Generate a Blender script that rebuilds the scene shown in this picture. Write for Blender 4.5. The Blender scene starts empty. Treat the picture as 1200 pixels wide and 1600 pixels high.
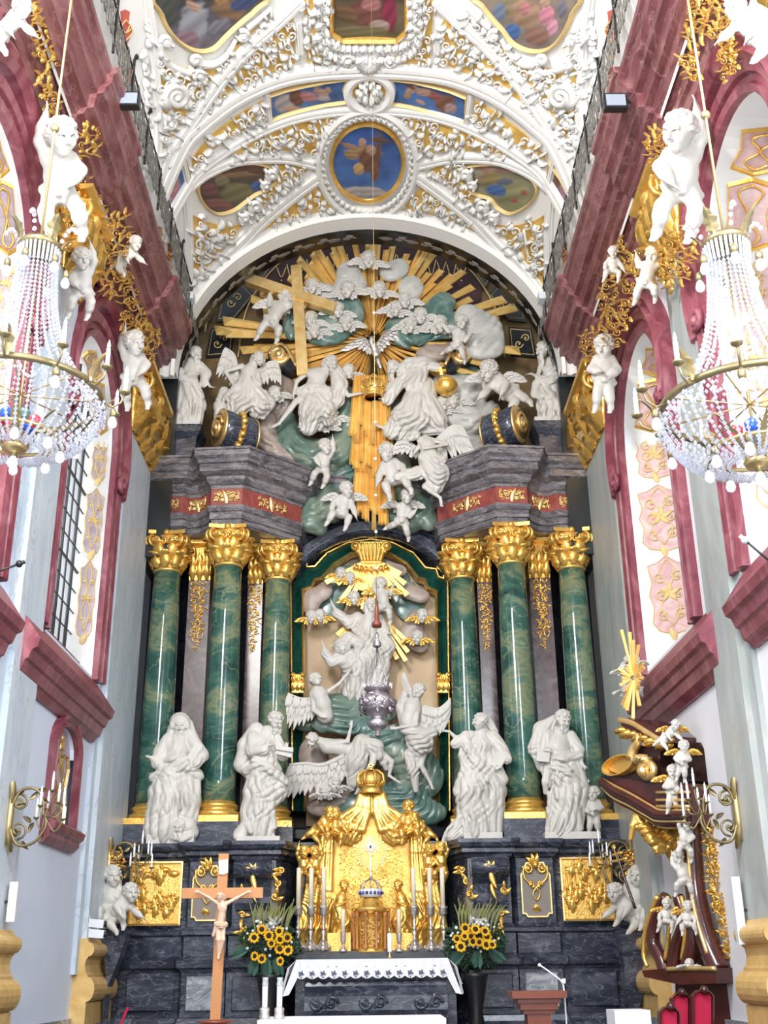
import bpy, bmesh, math, random
import numpy as np
from mathutils import Vector, Matrix
from mathutils.geometry import tessellate_polygon
PI = math.pi
sc = bpy.context.scene
COL = bpy.data.collections.new('church'); sc.collection.children.link(COL)
RNG = random.Random(7)
sin, cos = math.sin, math.cos
# ------------------------------------------------------------ camera model
CX, CY, F = 600., 800., 1740.
def nrm(v):
    v = np.asarray(v, float); return v/np.linalg.norm(v)
_yc = nrm((582-CX, 1512-CY, F)); _zc = nrm((-50., -F*F/712., F)); _zc = nrm(_zc-_zc.dot(_yc)*_yc); _xc = np.cross(_yc, _zc)
RM = np.array([_xc, _yc, _zc]); CAMP = np.array([0., 0., 1.6])
def ray(px, py): return RM @ np.array([(px-CX)/F, (py-CY)/F, 1.])
def P(px, py, Y):
    d = ray(px, py); return CAMP+d*(Y/d[1])
def PX(px, py, X):
    d = ray(px, py); return CAMP+d*(X/d[0])
def PZ(px, py, Z):
    d = ray(px, py); return CAMP+d*((Z-1.6)/d[2])
def mpp(px, py, Y):
    d = ray(px, py); return (Y/d[1])/F
cam = bpy.data.cameras.new('camera'); camo = bpy.data.objects.new('camera', cam); COL.objects.link(camo)
r_ = RM @ np.array([1, 0, 0]); u_ = RM @ np.array([0, -1, 0]); f_ = RM @ np.array([0, 0, -1.])
camo.matrix_world = Matrix(((r_[0], u_[0], f_[0], 0), (r_[1], u_[1], f_[1], 0), (r_[2], u_[2], f_[2], 1.6), (0, 0, 0, 1)))
cam.sensor_fit = 'VERTICAL'; cam.sensor_height = 32; cam.lens = F/1600*32; cam.clip_end = 200; cam.clip_start = .05
sc.camera = camo
# ------------------------------------------------------------ materials
M = {}
def _mat(name):
    m = bpy.data.materials.new(name); m.use_nodes = True; M[name] = m
    nt = m.node_tree; b = nt.nodes['Principled BSDF']; return m, nt, b
def mat(name, col, rough=.5, metal=0., var=.0, scale=3., bump=0., bscale=20., emit=0., alpha=1., trans=0., col2=None, coat=0.):
    m, nt, b = _mat(name); N = nt.nodes; L = nt.links
    b.inputs['Base Color'].default_value = (*col, 1); b.inputs['Roughness'].default_value = rough
    b.inputs['Metallic'].default_value = metal; b.inputs['Alpha'].default_value = alpha
    b.inputs['Transmission Weight'].default_value = trans; b.inputs['Coat Weight'].default_value = coat
    if emit: b.inputs['Emission Color'].default_value = (*col, 1); b.inputs['Emission Strength'].default_value = emit
    if var or bump or col2:
        g = N.new('ShaderNodeNewGeometry')
    if var or col2:
        n = N.new('ShaderNodeTexNoise'); n.inputs['Scale'].default_value = scale; n.inputs['Detail'].default_value = 6
        L.new(g.outputs['Position'], n.inputs['Vector'])
        r = N.new('ShaderNodeValToRGB'); r.color_ramp.elements[0].position = .3; r.color_ramp.elements[1].position = .7
        c2 = col2 or tuple(c*(1-var) for c in col)
        r.color_ramp.elements[0].color = (*c2, 1); r.color_ramp.elements[1].color = (*col, 1)
        L.new(n.outputs['Fac'], r.inputs['Fac']); L.new(r.outputs['Color'], b.inputs['Base Color'])
    if bump:
        n = N.new('ShaderNodeTexNoise'); n.inputs['Scale'].default_value = bscale; n.inputs['Detail'].default_value = 4
        L.new(g.outputs['Position'], n.inputs['Vector'])
        bp = N.new('ShaderNodeBump'); bp.inputs['Strength'].default_value = bump; bp.inputs['Distance'].default_value = .02
        L.new(n.outputs['Fac'], bp.inputs['Height']); L.new(bp.outputs['Normal'], b.inputs['Normal'])
    return m
def marble(name, stops, scale=1.2, rough=.25, stretch=(1, 1, 1), rot=(0, 0, 0), dist=2.5, vein=None, vs=2.5, vw=.06):
    m, nt, b = _mat(name); N = nt.nodes; L = nt.links
    g = N.new('ShaderNodeNewGeometry'); mp = N.new('ShaderNodeMapping'); mp.inputs['Scale'].default_value = stretch; mp.inputs['Rotation'].default_value = rot
    L.new(g.outputs['Position'], mp.inputs['Vector'])
    n = N.new('ShaderNodeTexNoise'); n.inputs['Scale'].default_value = scale; n.inputs['Detail'].default_value = 9; n.inputs['Roughness'].default_value = .62; n.inputs['Distortion'].default_value = dist
    L.new(mp.outputs['Vector'], n.inputs['Vector'])
    r = N.new('ShaderNodeValToRGB'); e = r.color_ramp.elements
    e[0].position, e[0].color = stops[0][0], (*stops[0][1], 1); e[1].position, e[1].color = stops[-1][0], (*stops[-1][1], 1)
    for p, c in stops[1:-1]: x = e.new(p); x.color = (*c, 1)
    L.new(n.outputs['Fac'], r.inputs['Fac']); out = r.outputs['Color']
    if vein:
        n2 = N.new('ShaderNodeTexNoise'); n2.inputs['Scale'].default_value = vs; n2.inputs['Detail'].default_value = 7; n2.inputs['Distortion'].default_value = dist*1.3
        L.new(mp.outputs['Vector'], n2.inputs['Vector'])
        s = N.new('ShaderNodeMath'); s.operation = 'SUBTRACT'; s.inputs[1].default_value = .5; L.new(n2.outputs['Fac'], s.inputs[0])
        a = N.new('ShaderNodeMath'); a.operation = 'ABSOLUTE'; L.new(s.outputs[0], a.inputs[0])
        mr = N.new('ShaderNodeMapRange'); mr.inputs['From Min'].default_value = 0; mr.inputs['From Max'].default_value = vw; mr.inputs['To Min'].default_value = .8; mr.inputs['To Max'].default_value = 0
        L.new(a.outputs[0], mr.inputs['Value'])
        mx = N.new('ShaderNodeMix'); mx.data_type = 'RGBA'; L.new(mr.outputs[0], mx.inputs[0]); L.new(out, mx.inputs[6]); mx.inputs[7].default_value = (*vein, 1)
        out = mx.outputs[2]
    L.new(out, b.inputs['Base Color']); b.inputs['Roughness'].default_value = rough
    return m
# ------------------------------------------------------------ objects
def thing(name, label, cat, loc=(0, 0, 0), group=None):
    o = bpy.data.objects.new(name, None); COL.objects.link(o); o.empty_display_size = .1
    o.location = tuple(float(c) for c in loc); o['label'] = label; o['category'] = cat
    if group: o['group'] = group
    return o
def tag(o, label, cat, group=None):
    o['label'] = label; o['category'] = cat
    if group: o['group'] = group
    return o
def wloc(o):
    l = Vector(o.location)
    while o.parent: o = o.parent; l = l+Vector(o.location)
    return l
def mesh_obj(name, V, Fc, m, parent=None, smooth=False, cols=None, label=None):
    """V in world coordinates; stored relative to parent / own base"""
    V = np.asarray(V, float).reshape(-1, 3)
    if parent is not None: org = np.array(wloc(parent))
    else:
        lo, hi = V.min(0), V.max(0); org = np.array([(lo[0]+hi[0])/2, (lo[1]+hi[1])/2, lo[2]])
    me = bpy.data.meshes.new(name); Vr = V-org
    if isinstance(Fc, np.ndarray):
        nf = len(Fc); k = Fc.shape[1]
        me.vertices.add(len(Vr)); me.vertices.foreach_set('co', Vr.ravel())
        me.loops.add(nf*k); me.loops.foreach_set('vertex_index', Fc.ravel().astype(np.int32))
        me.polygons.add(nf); me.polygons.foreach_set('loop_start', np.arange(0, nf*k, k, dtype=np.int32))
        me.update(calc_edges=True)
    else: me.from_pydata([tuple(v) for v in Vr], [], Fc); me.update()
    if smooth: me.polygons.foreach_set('use_smooth', [True]*len(me.polygons))
    if cols is not None:
        a = me.color_attributes.new('Col', 'FLOAT_COLOR', 'POINT'); a.data.foreach_set('color', np.asarray(cols, float).ravel())
    me.materials.append(M[m] if isinstance(m, str) else m)
    o = bpy.data.objects.new(name, me); COL.objects.link(o)
    if parent is not None: o.parent = parent
    else: o.location = tuple(org)
    if label: o['label'] = label
    return o
def struct(o): o['kind'] = 'structure'; return o
def stuff(o): o['kind'] = 'stuff'; return o
def kids(o): return list(o.children)
def dup(o, loc=None, rz=None, label=None, group=None, parent=None, sca=None):
    c = o.copy(); COL.objects.link(c)
    if parent is not None: c.parent = parent
    if loc is not None: c.location = tuple(float(q) for q in loc)
    if rz is not None: c.rotation_euler[2] = rz
    if sca is not None: c.scale = sca if hasattr(sca, '__len__') else (sca,)*3
    if label: c['label'] = label
    if group: c['group'] = group
    for ch in kids(o): dup(ch, parent=c)
    return c
class MB:
    def __init__(s): s.v = []; s.f = []; s.sm = []
    def add(s, V, Fs, smooth=False):
        n = len(s.v); s.v += [tuple(map(float, p)) for p in V]; s.f += [tuple(i+n for i in q) for q in Fs]; s.sm += [smooth]*len(Fs); return s
    def box(s, c, d, rz=0):
        hx, hy, hz = d[0]/2, d[1]/2, d[2]/2; cr, sr = cos(rz), sin(rz)
        V = []
        for x in (-hx, hx):
            for y in (-hy, hy):
                for z in (-hz, hz): V.append((c[0]+x*cr-y*sr, c[1]+x*sr+y*cr, c[2]+z))
        return s.add(V, [(0, 1, 3, 2), (4, 6, 7, 5), (0, 4, 5, 1), (2, 3, 7, 6), (0, 2, 6, 4), (1, 5, 7, 3)])
    def b2(s, lo, hi): return s.box([(a+b)/2 for a, b in zip(lo, hi)], [abs(b-a) for a, b in zip(lo, hi)])
    def bar(s, a, b, w, t, up=(0, -1, 0), w2=None, t2=None):
        a, b = np.asarray(a, float), np.asarray(b, float); d = nrm(b-a); n = np.asarray(up, float); n = n-n.dot(d)*d
        n = nrm(n); e = np.cross(d, n); w2 = w if w2 is None else w2; t2 = t if t2 is None else t2; V = []
        for p, ww, tt in ((a, w, t), (b, w2, t2)):
            for i, j in ((-1, -1), (1, -1), (1, 1), (-1, 1)): V.append(p+e*ww/2*i+n*tt/2*j)
        return s.add(V, [(0, 1, 2, 3), (7, 6, 5, 4), (0, 4, 5, 1), (1, 5, 6, 2), (2, 6, 7, 3), (3, 7, 4, 0)])
    def lathe(s, prof, c=(0, 0, 0), n=24, axis=None, sx=1, sy=1, flute=None):
        """prof [(r, z)]; axis optional 3x3 columns"""
        V = []; A = np.eye(3) if axis is None else np.asarray(axis)
        for r, z in prof:
            for k in range(n):
                t = 2*PI*k/n; q = r*(1+(flute[1]*cos(flute[0]*t) if flute else 0)); V.append(np.asarray(c)+A@np.array([q*cos(t)*sx, q*sin(t)*sy, z]))
        Fs = [(i*n+k, i*n+(k+1) % n, (i+1)*n+(k+1) % n, (i+1)*n+k) for i in range(len(prof)-1) for k in range(n)]
        if tuple(prof[0]) != tuple(prof[-1]): Fs += [tuple(range(n))[::-1], tuple((len(prof)-1)*n+k for k in range(n))]
        return s.add(V, Fs, True)
    def tube(s, pts, r, n=6, cap=True, flat=1., up=None):
        pts = [np.asarray(p, float) for p in pts]; m = len(pts)
        if m < 2: return s
        rr = list(r) if hasattr(r, '__len__') else [r]*m
        V = []; prev = None
        for i, p in enumerate(pts):
            d = pts[min(i+1, m-1)]-pts[max(i-1, 0)]; l = np.linalg.norm(d); d = d/l if l > 1e-9 else np.array([0, 0, 1.])
            if up is not None: nn = np.asarray(up, float)
            elif prev is None: nn = np.array([0, 0, 1.]) if abs(d[2]) < .8 else np.array([1., 0, 0])
            else: nn = prev
            nn = nn-nn.dot(d)*d; l = np.linalg.norm(nn); nn = nn/l if l > 1e-6 else nrm(np.cross(d, (.3, .5, .8))); prev = nn; e = np.cross(d, nn)
            for k in range(n):
                t = 2*PI*k/n; V.append(p+(e*cos(t)+nn*sin(t)*flat)*rr[i])
        Fs = [(i*n+k, i*n+(k+1) % n, (i+1)*n+(k+1) % n, (i+1)*n+k) for i in range(m-1) for k in range(n)]
        if cap: Fs += [tuple(range(n))[::-1], tuple((m-1)*n+k for k in range(n))]
        return s.add(V, Fs, True)
    def ell(s, c, r, n=10, m=6, A=None):
        r = r if hasattr(r, '__len__') else (r, r, r); A = np.eye(3) if A is None else A; V = [np.asarray(c)+A@np.array([0, 0, -r[2]])]
        for i in range(1, m):
            a = -PI/2+PI*i/m
            for k in range(n): t = 2*PI*k/n; V.append(np.asarray(c)+A@np.array([r[0]*cos(a)*cos(t), r[1]*cos(a)*sin(t), r[2]*sin(a)]))
        V.append(np.asarray(c)+A@np.array([0, 0, r[2]])); e = len(V)-1
        Fs = [(0, 1+(k+1) % n, 1+k) for k in range(n)]
        Fs += [(1+i*n+k, 1+i*n+(k+1) % n, 1+(i+1)*n+(k+1) % n, 1+(i+1)*n+k) for i in range(m-2) for k in range(n)]
        Fs += [(e, 1+(m-2)*n+k, 1+(m-2)*n+(k+1) % n) for k in range(n)]
        return s.add(V, Fs, True)
    def slab(s, poly, mp, h0, h1, bev=0.):
        """polygon (u,v) raised from h0 to h1 through map mp(u,v,h)"""
        n = len(poly); tris = tessellate_polygon([[Vector((p[0], p[1], 0)) for p in poly]])
        top = poly
        if bev: top = inset(poly, bev)
        V = [mp(p[0], p[1], h0) for p in poly]+[mp(p[0], p[1], h1) for p in top]
        Fs = [tuple(n+i for i in t) for t in tris]+[(i, (i+1) % n, n+(i+1) % n, n+i) for i in range(n)]
        Fs += [t[::-1] for t in tris]
        return s.add(V, Fs)
    def mould(s, path, prof, mp, closed=False, smooth=False):
        """sweep prof [(a,h)] (a to the left of travel) along 2D path on map mp"""
        path = [np.asarray(p, float) for p in path]; n = len(path); V = []; k = len(prof)
        for i, p in enumerate(path):
            if closed: a, b = path[i-1], path[(i+1) % n]
            else: a, b = path[max(i-1, 0)], path[min(i+1, n-1)]
            d1 = p-a if np.linalg.norm(p-a) > 1e-9 else b-p; d2 = b-p if np.linalg.norm(b-p) > 1e-9 else p-a
            d1 = d1/np.linalg.norm(d1); d2 = d2/np.linalg.norm(d2); n1 = np.array([-d1[1], d1[0]]); n2 = np.array([-d2[1], d2[0]])
            nn = n1+n2; l = np.linalg.norm(nn); nn = n1 if l < .2 else nn/l; q = max(.35, nn.dot(n1)); nn = nn/q
            for aa, h in prof: w = p+nn*aa; V.append(mp(w[0], w[1], h))
        rng = range(n if closed else n-1)
        Fs = [(i*k+j, i*k+j+1, ((i+1) % n)*k+j+1, ((i+1) % n)*k+j) for i in rng for j in range(k-1)]
        if not closed: Fs += [tuple(range(k))[::-1], tuple((n-1)*k+j for j in range(k))]
        return s.add(V, Fs, smooth)
    def leaf(s, mp, b, ang, L, W, h0, h1, curl=.3, lobes=0):
        """acanthus-like leaf lying on map: base b, heading ang, length L, width W (map units), heights m"""
        n = 5; V = []; dx, dy = cos(ang), sin(ang); px, py = -dy, dx
        for i in range(n+1):
            t = i/n; w = W*(sin(PI*min(1, t*.85+.12)))*(1+(.25*(-1)**i if lobes else 0)); cx = b[0]+dx*L*t+px*curl*L*t*t; cy = b[1]+dy*L*t+py*curl*L*t*t
            hh = h0+(h1-h0)*(sin(PI*t*.7)+.15)
            V += [mp(cx-px*w/2, cy-py*w/2, h0), mp(cx-px*w*.28, cy-py*w*.28, hh), mp(cx, cy, hh*.8), mp(cx+px*w*.28, cy+py*w*.28, hh), mp(cx+px*w/2, cy+py*w/2, h0)]
        return s.add(V, [(i*5+j, i*5+j+1, i*5+j+6, i*5+j+5) for i in range(n) for j in range(4)], True)
    def spiral(s, mp, c, R, turns, a0, r0, r1, h, sgn=1, n=None, k=5):
        """spiral scroll on map; starts outside at angle a0; radii in m"""
        n = n or int(12*turns)+2; pts = []; rr = []
        for i in range(n):
            t = i/(n-1); q = R*(1-.88*t); a = a0+sgn*2*PI*turns*t; pts.append(mp(c[0]+q*cos(a), c[1]+q*sin(a), h*(1+.3*t))); rr.append(r0+(r1-r0)*t)
        s.tube(pts, rr, k); return s.ell(mp(c[0], c[1], h*1.3), r1*1.9, 6, 4)
    def curve(s, mp, pts, r, h, n=5, sub=5):
        q = smooth_path(pts, sub); m = len(q); rr = [r[0]+(r[-1]-r[0])*i/(m-1) for i in range(m)] if hasattr(r, '__len__') else r
        return s.tube([mp(a[0], a[1], h) for a in q], rr, n)
    def build(s, name, m, parent=None, label=None, smooth=None):
        o = mesh_obj(name, s.v, s.f, m, parent, label=label)
        o.data.polygons.foreach_set('use_smooth', s.sm if smooth is None else [smooth]*len(s.sm)); return o
def inset(poly, d):
    n = len(poly); A = sum(poly[i][0]*poly[(i+1) % n][1]-poly[(i+1) % n][0]*poly[i][1] for i in range(n)); sg = 1 if A > 0 else -1; out = []
    for i in range(n):
        p = np.array(poly[i], float); a = np.array(poly[i-1], float); b = np.array(poly[(i+1) % n], float)
        d1 = nrm(p-a); d2 = nrm(b-p); nn = np.array([-d1[1]-d2[1], d1[0]+d2[0]]); l = np.linalg.norm(nn)
        nn = nn/l if l > .1 else np.array([-d1[1], d1[0]]); q = max(.5, nn.dot((-d1[1], d1[0]))); out.append(tuple(p+nn*sg*d/q))
    return out
def smooth_path(pts, sub=5, closed=False):
    pts = [np.asarray(p, float) for p in pts]; n = len(pts); out = []
    if n < 3 and not closed:
        return [pts[0]+(pts[-1]-pts[0])*i/sub for i in range(sub+1)]
    for i in range(n if closed else n-1):
        if closed: p0, p1, p2, p3 = pts[i-1], pts[i], pts[(i+1) % n], pts[(i+2) % n]
        else: p0, p1, p2, p3 = pts[max(i-1, 0)], pts[i], pts[i+1], pts[min(i+2, n-1)]
        for j in range(sub):
            t = j/sub; out.append(.5*((2*p1)+(-p0+p2)*t+(2*p0-5*p1+4*p2-p3)*t*t+(-p0+3*p1-3*p2+p3)*t**3))
    if not closed: out.append(pts[-1])
    return out
def inpoly(x, y, poly):
    c = False; n = len(poly)
    for i in range(n):
        x1, y1 = poly[i][:2]; x2, y2 = poly[i-1][:2]
        if (y1 > y) != (y2 > y) and x < (x2-x1)*(y-y1)/(y2-y1)+x1: c = not c
    return c
def inpoly_np(X, Y, poly):
    c = np.zeros(X.shape, bool); n = len(poly)
    for i in range(n):
        x1, y1 = poly[i][:2]; x2, y2 = poly[i-1][:2]
        if y1 == y2: continue
        c ^= ((y1 > Y) != (y2 > Y)) & (X < (x2-x1)*(Y-y1)/(y2-y1)+x1)
    return c
def circ(cx, cy, rx, ry, n=32, a0=0, a1=2*PI, end=False):
    m = n if end else n
    return [(cx+rx*cos(a0+(a1-a0)*i/(n-1 if end else n)), cy+ry*sin(a0+(a1-a0)*i/(n-1 if end else n))) for i in range(m)]
# surface maps
def MY(Y0): return lambda u, v, h=0: (u, Y0-h, v)                 # world X,z on a wall facing the nave
def MP(Y0):                                                       # measured (pixel) coordinates on plane Y0
    def f(u, v, h=0): q = P(u, v, Y0); return (q[0], Y0-h, q[2])
    return f
def MX(s, X0=4.65): return lambda u, v, h=0: (s*(X0-h), u, v)     # side walls: Y,z
def MXP(s, X0=4.65):
    def f(u, v, h=0): q = PX(u, v, s*X0); return (s*(X0-h), q[1], q[2])
    return f
VA, VB, VZ = 4.25, 4.0, 12.9                                      # vault ellipse
def MV(u, v, h=0):
    d = ray(u, v); a = (d[0]/VA)**2+(d[2]/VB)**2; zc = 1.6-VZ; b = 2*zc*d[2]/VB**2; c = zc*zc/VB**2-1
    t = (-b+math.sqrt(max(0, b*b-4*a*c)))/(2*a); q = CAMP+d*t
    nn = np.array([-q[0]/VA**2, 0, -(q[2]-VZ)/VB**2]); return tuple(q+nn/np.linalg.norm(nn)*h)
def fill(mb, mp, poly, sp, unit, seed=1, h=.05, spir=.45, big=1.):
    """dense foliage/scroll relief inside polygon; sp spacing in map units, unit metres per map unit"""
    R = random.Random(seed); xs = [p[0] for p in poly]; ys = [p[1] for p in poly]; pts = []
    for _ in range(int(30*(max(xs)-min(xs))*(max(ys)-min(ys))/sp/sp)+20):
        x, y = R.uniform(min(xs), max(xs)), R.uniform(min(ys), max(ys))
        if inpoly(x, y, poly) and all((x-a)**2+(y-b)**2 > sp*sp for a, b in pts): pts.append((x, y))
    for i, (x, y) in enumerate(pts):
        a = R.uniform(0, 2*PI)
        if R.random() < spir:
            mb.spiral(mp, (x, y), sp*.55*big, 1.3, a, sp*unit*.13, sp*unit*.06, h*.7, R.choice((-1, 1)), n=13, k=4)
            for q in range(2): mb.leaf(mp, (x+cos(a+2*q)*sp*.4, y+sin(a+2*q)*sp*.4), a+q*2+1, sp*.75*big, sp*.35, h*.1, h*1.1, R.uniform(-.5, .5))
        else:
            for q in range(3): mb.leaf(mp, (x, y), a+q*2.1+R.uniform(-.4, .4), sp*1.0*big, sp*.30, h*.1, h*1.2, R.choice((-1, 1))*R.uniform(.3, .9), 1)
            mb.ell(mp(x, y, h*.6), sp*unit*.12, 6, 4)
    return mb
mat('plaster', (.80, .79, .76), .75, var=.06, scale=1.5)
mat('plaster_wall', (.82, .82, .85), .7, var=.07, scale=1.2)
mat('stucco', (.82, .81, .77), .7)
mat('statue', (.60, .575, .53), .5, var=.14, scale=4)
mat('gold', (.95, .62, .17), .27, metal=.72, col2=(.78, .45, .09), scale=9, bump=.25, bscale=30)
mat('gold_rough', (.88, .60, .19), .42, metal=.75, bump=.5, bscale=40, col2=(.7, .42, .1), scale=6)
mat('gold_field', (.88, .60, .17), .45, metal=.45, col2=(.66, .38, .07), scale=4)
mat('gold_pale', (.93, .72, .36), .35, metal=.8, col2=(.8, .52, .18), scale=6)
mat('gold_ray', (.95, .68, .25), .42, metal=.45, col2=(.82, .50, .13), scale=5)
mat('old_silver', (.36, .32, .34), .22, metal=.9, bump=.7, bscale=50)
mat('plaster_left', (.76, .84, .98), .7, var=.06, scale=1.2)  # wall plaster with the left side's cool daylight tint put into its colour
mat('gold_paint', (.78, .58, .26), .6, metal=.2)
mat('silver', (.62, .58, .56), .3, metal=.9, bump=.6, bscale=60)
mat('brass', (.55, .42, .2), .35, metal=.85)
mat('dark_brass', (.25, .2, .1), .4, metal=.7)
marble('green', [(.30, (.010, .038, .033)), (.43, (.026, .088, .070)), (.51, (.055, .13, .095)), (.58, (.19, .21, .115)), (.64, (.07, .14, .10)), (.76, (.29, .28, .17))], .85, .13, (1, 1, 1.5), (.5, .3, 0), 1.3, (.22, .27, .16), .9, .012)
marble('green_dark', [(.3, (.006, .04, .035)), (.6, (.02, .11, .08)), (.75, (.10, .2, .12))], 1.3, .16, (1, 1, 1.4), (.4, .3, 0), 1.5)
marble('bluegray', [(.3, (.012, .016, .028)), (.5, (.032, .038, .058)), (.7, (.10, .11, .14))], 1.5, .2, (1, 1, 2.6), (.3, .8, 0), 1.2, (.17, .18, .21), 2.2, .02)
marble('bluegray_light', [(.3, (.12, .13, .15)), (.5, (.22, .24, .27)), (.7, (.42, .43, .45))], 1.6, .2, (1, 1, 2), (.2, .6, 0), 1.6, (.55, .55, .56), 2.6, .03)
marble('black_marble', [(.35, (.008, .009, .013)), (.6, (.02, .024, .034)), (.78, (.07, .08, .1))], 1.6, .18, (1, 1, 1), (.2, .6, 0), 2)
marble('entab', [(.3, (.05, .05, .06)), (.5, (.11, .10, .11)), (.7, (.25, .23, .24))], 1.4, .32, (1, 1, 3.5), (.5, .35, 0), 1.6, (.33, .3, .3), 2, .03)
marble('red_cornice', [(.3, (.10, .028, .034)), (.5, (.19, .065, .07)), (.7, (.33, .16, .16))], 1.6, .35, (1, .5, 1.5), (0, 0, 0), 1.5, (.36, .2, .2), 2, .02)
marble('red_frame', [(.3, (.13, .018, .034)), (.5, (.23, .05, .07)), (.72, (.38, .15, .17))], 3, .4, (1, 1, .6), (0, 0, 0), 1)
marble('red_frieze', [(.3, (.20, .035, .03)), (.7, (.33, .085, .07))], 2, .4)
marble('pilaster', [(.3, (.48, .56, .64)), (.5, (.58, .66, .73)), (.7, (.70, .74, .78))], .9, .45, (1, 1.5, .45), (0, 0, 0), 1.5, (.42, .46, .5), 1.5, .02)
marble('pilaster_dim', [(.3, (.28, .31, .31)), (.5, (.38, .42, .41)), (.7, (.50, .52, .50))], .9, .45, (1, 1.5, .45), (0, 0, 0), 1.5, (.42, .36, .3), 1.5, .02)  # shaded copy of the pilaster marble, right wall's dimness put into the colour
marble('yellow_stone', [(.3, (.55, .33, .10)), (.6, (.70, .47, .18)), (.8, (.8, .6, .3))], 2, .45)
marble('mauve', [(.3, (.36, .28, .33)), (.5, (.47, .38, .42)), (.7, (.6, .52, .54))], 2.2, .5)
marble('pink', [(.3, (.55, .30, .31)), (.5, (.66, .45, .44)), (.7, (.74, .60, .58))], 2.2, .5)
marble('brown_marble', [(.3, (.05, .03, .032)), (.5, (.10, .065, .065)), (.7, (.19, .14, .14))], 2, .25)
marble('cloud_green', [(.3, (.05, .10, .08)), (.5, (.13, .20, .16)), (.65, (.24, .28, .21)), (.8, (.35, .29, .24))], 1.1, .3, dist=1.5)
marble('cloud_teal', [(.3, (.04, .105, .095)), (.5, (.11, .19, .165)), (.7, (.34, .38, .33))], 1.3, .25, dist=1.5)
marble('cloud_mauve', [(.3, (.22, .15, .13)), (.5, (.34, .27, .23)), (.75, (.5, .45, .40))], 1.3, .4, dist=1.5)
marble('cloud_white', [(.3, (.38, .38, .36)), (.6, (.55, .54, .5))], 1.5, .4)
marble('backwall', [(.3, (.02, .022, .022)), (.5, (.06, .045, .03)), (.7, (.12, .085, .045))], 1.2, .6)
mat('ochre', (.20, .125, .045), .6, var=.5, scale=3)
mat('dark_arch', (.018, .022, .024), .3, var=.4)
mat('maroon', (.06, .018, .02), .7, var=.4, scale=8)
mat('taupe', (.20, .17, .15), .5)
mat('salmon', (.60, .13, .09), .6, var=.2)
mat('wood', (.48, .20, .06), .4, var=.3, scale=2)
mat('wood_red', (.17, .035, .015), .35, var=.25)
mat('mahogany', (.085, .018, .015), .2, var=.4, scale=2.5, coat=.4)
mat('mahogany_dark', (.03, .012, .012), .25, var=.3)
mat('iron', (.03, .028, .025), .5, metal=.4)
mat('iron_gray', (.22, .21, .19), .5, metal=.4)
mat('black', (.01, .01, .012), .4)
mat('white_cloth', (.80, .81, .85), .8)
mat('lace', (.72, .74, .80), .85, var=.2, scale=40)
mat('lace_hole', (.12, .14, .2), .9)
mat('candle', (.74, .66, .50), .5)
mat('candle_white', (.85, .86, .9), .4, emit=.15)
mat('bulb', (.85, .87, .92), .2, emit=.25)
mat('bulb_lit', (1, .9, .7), .2, emit=6)
mat('crystal', (.86, .88, .97), .05, trans=.72, coat=.5)
mat('glass', (.9, .95, .95), .05, trans=.7)
mat('red_glass', (.7, .04, .08), .15, coat=.5)
mat('blue_glass', (.02, .10, .55), .15, coat=.5)
mat('pane', (.75, .78, .80), .15, emit=.12, alpha=.35)
mat('lead', (.08, .08, .08), .5)
mat('red_velvet', (.42, .01, .05), .9)
mat('pale_stone', (.55, .53, .5), .6)
mat('petal', (.85, .48, .01), .6)
mat('flower_core', (.05, .022, .008), .8, bump=1, bscale=200)
mat('foliage', (.02, .07, .025), .6, var=.5, scale=20)
mat('palm', (.04, .13, .09), .5, var=.3, scale=10)
mat('grass', (.25, .27, .09), .6, var=.3, scale=10)
mat('white_flower', (.8, .82, .78), .6)
mat('skin_wood', (.60, .40, .28), .45, var=.1)
mat('loin', (.22, .11, .06), .6)
mat('paper', (.75, .7, .6), .7)
mat('plastic', (.7, .72, .76), .4)
mat('screen', (.28, .32, .38), .2)
mat('floor', (.10, .09, .085), .4, var=.4, scale=1)
mat('gem', (.1, .02, .06), .1)
m, nt, b = _mat('paint'); a = nt.nodes.new('ShaderNodeAttribute'); a.attribute_name = 'Col'; nt.links.new(a.outputs['Color'], b.inputs['Base Color']); b.inputs['Roughness'].default_value = .55
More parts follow.
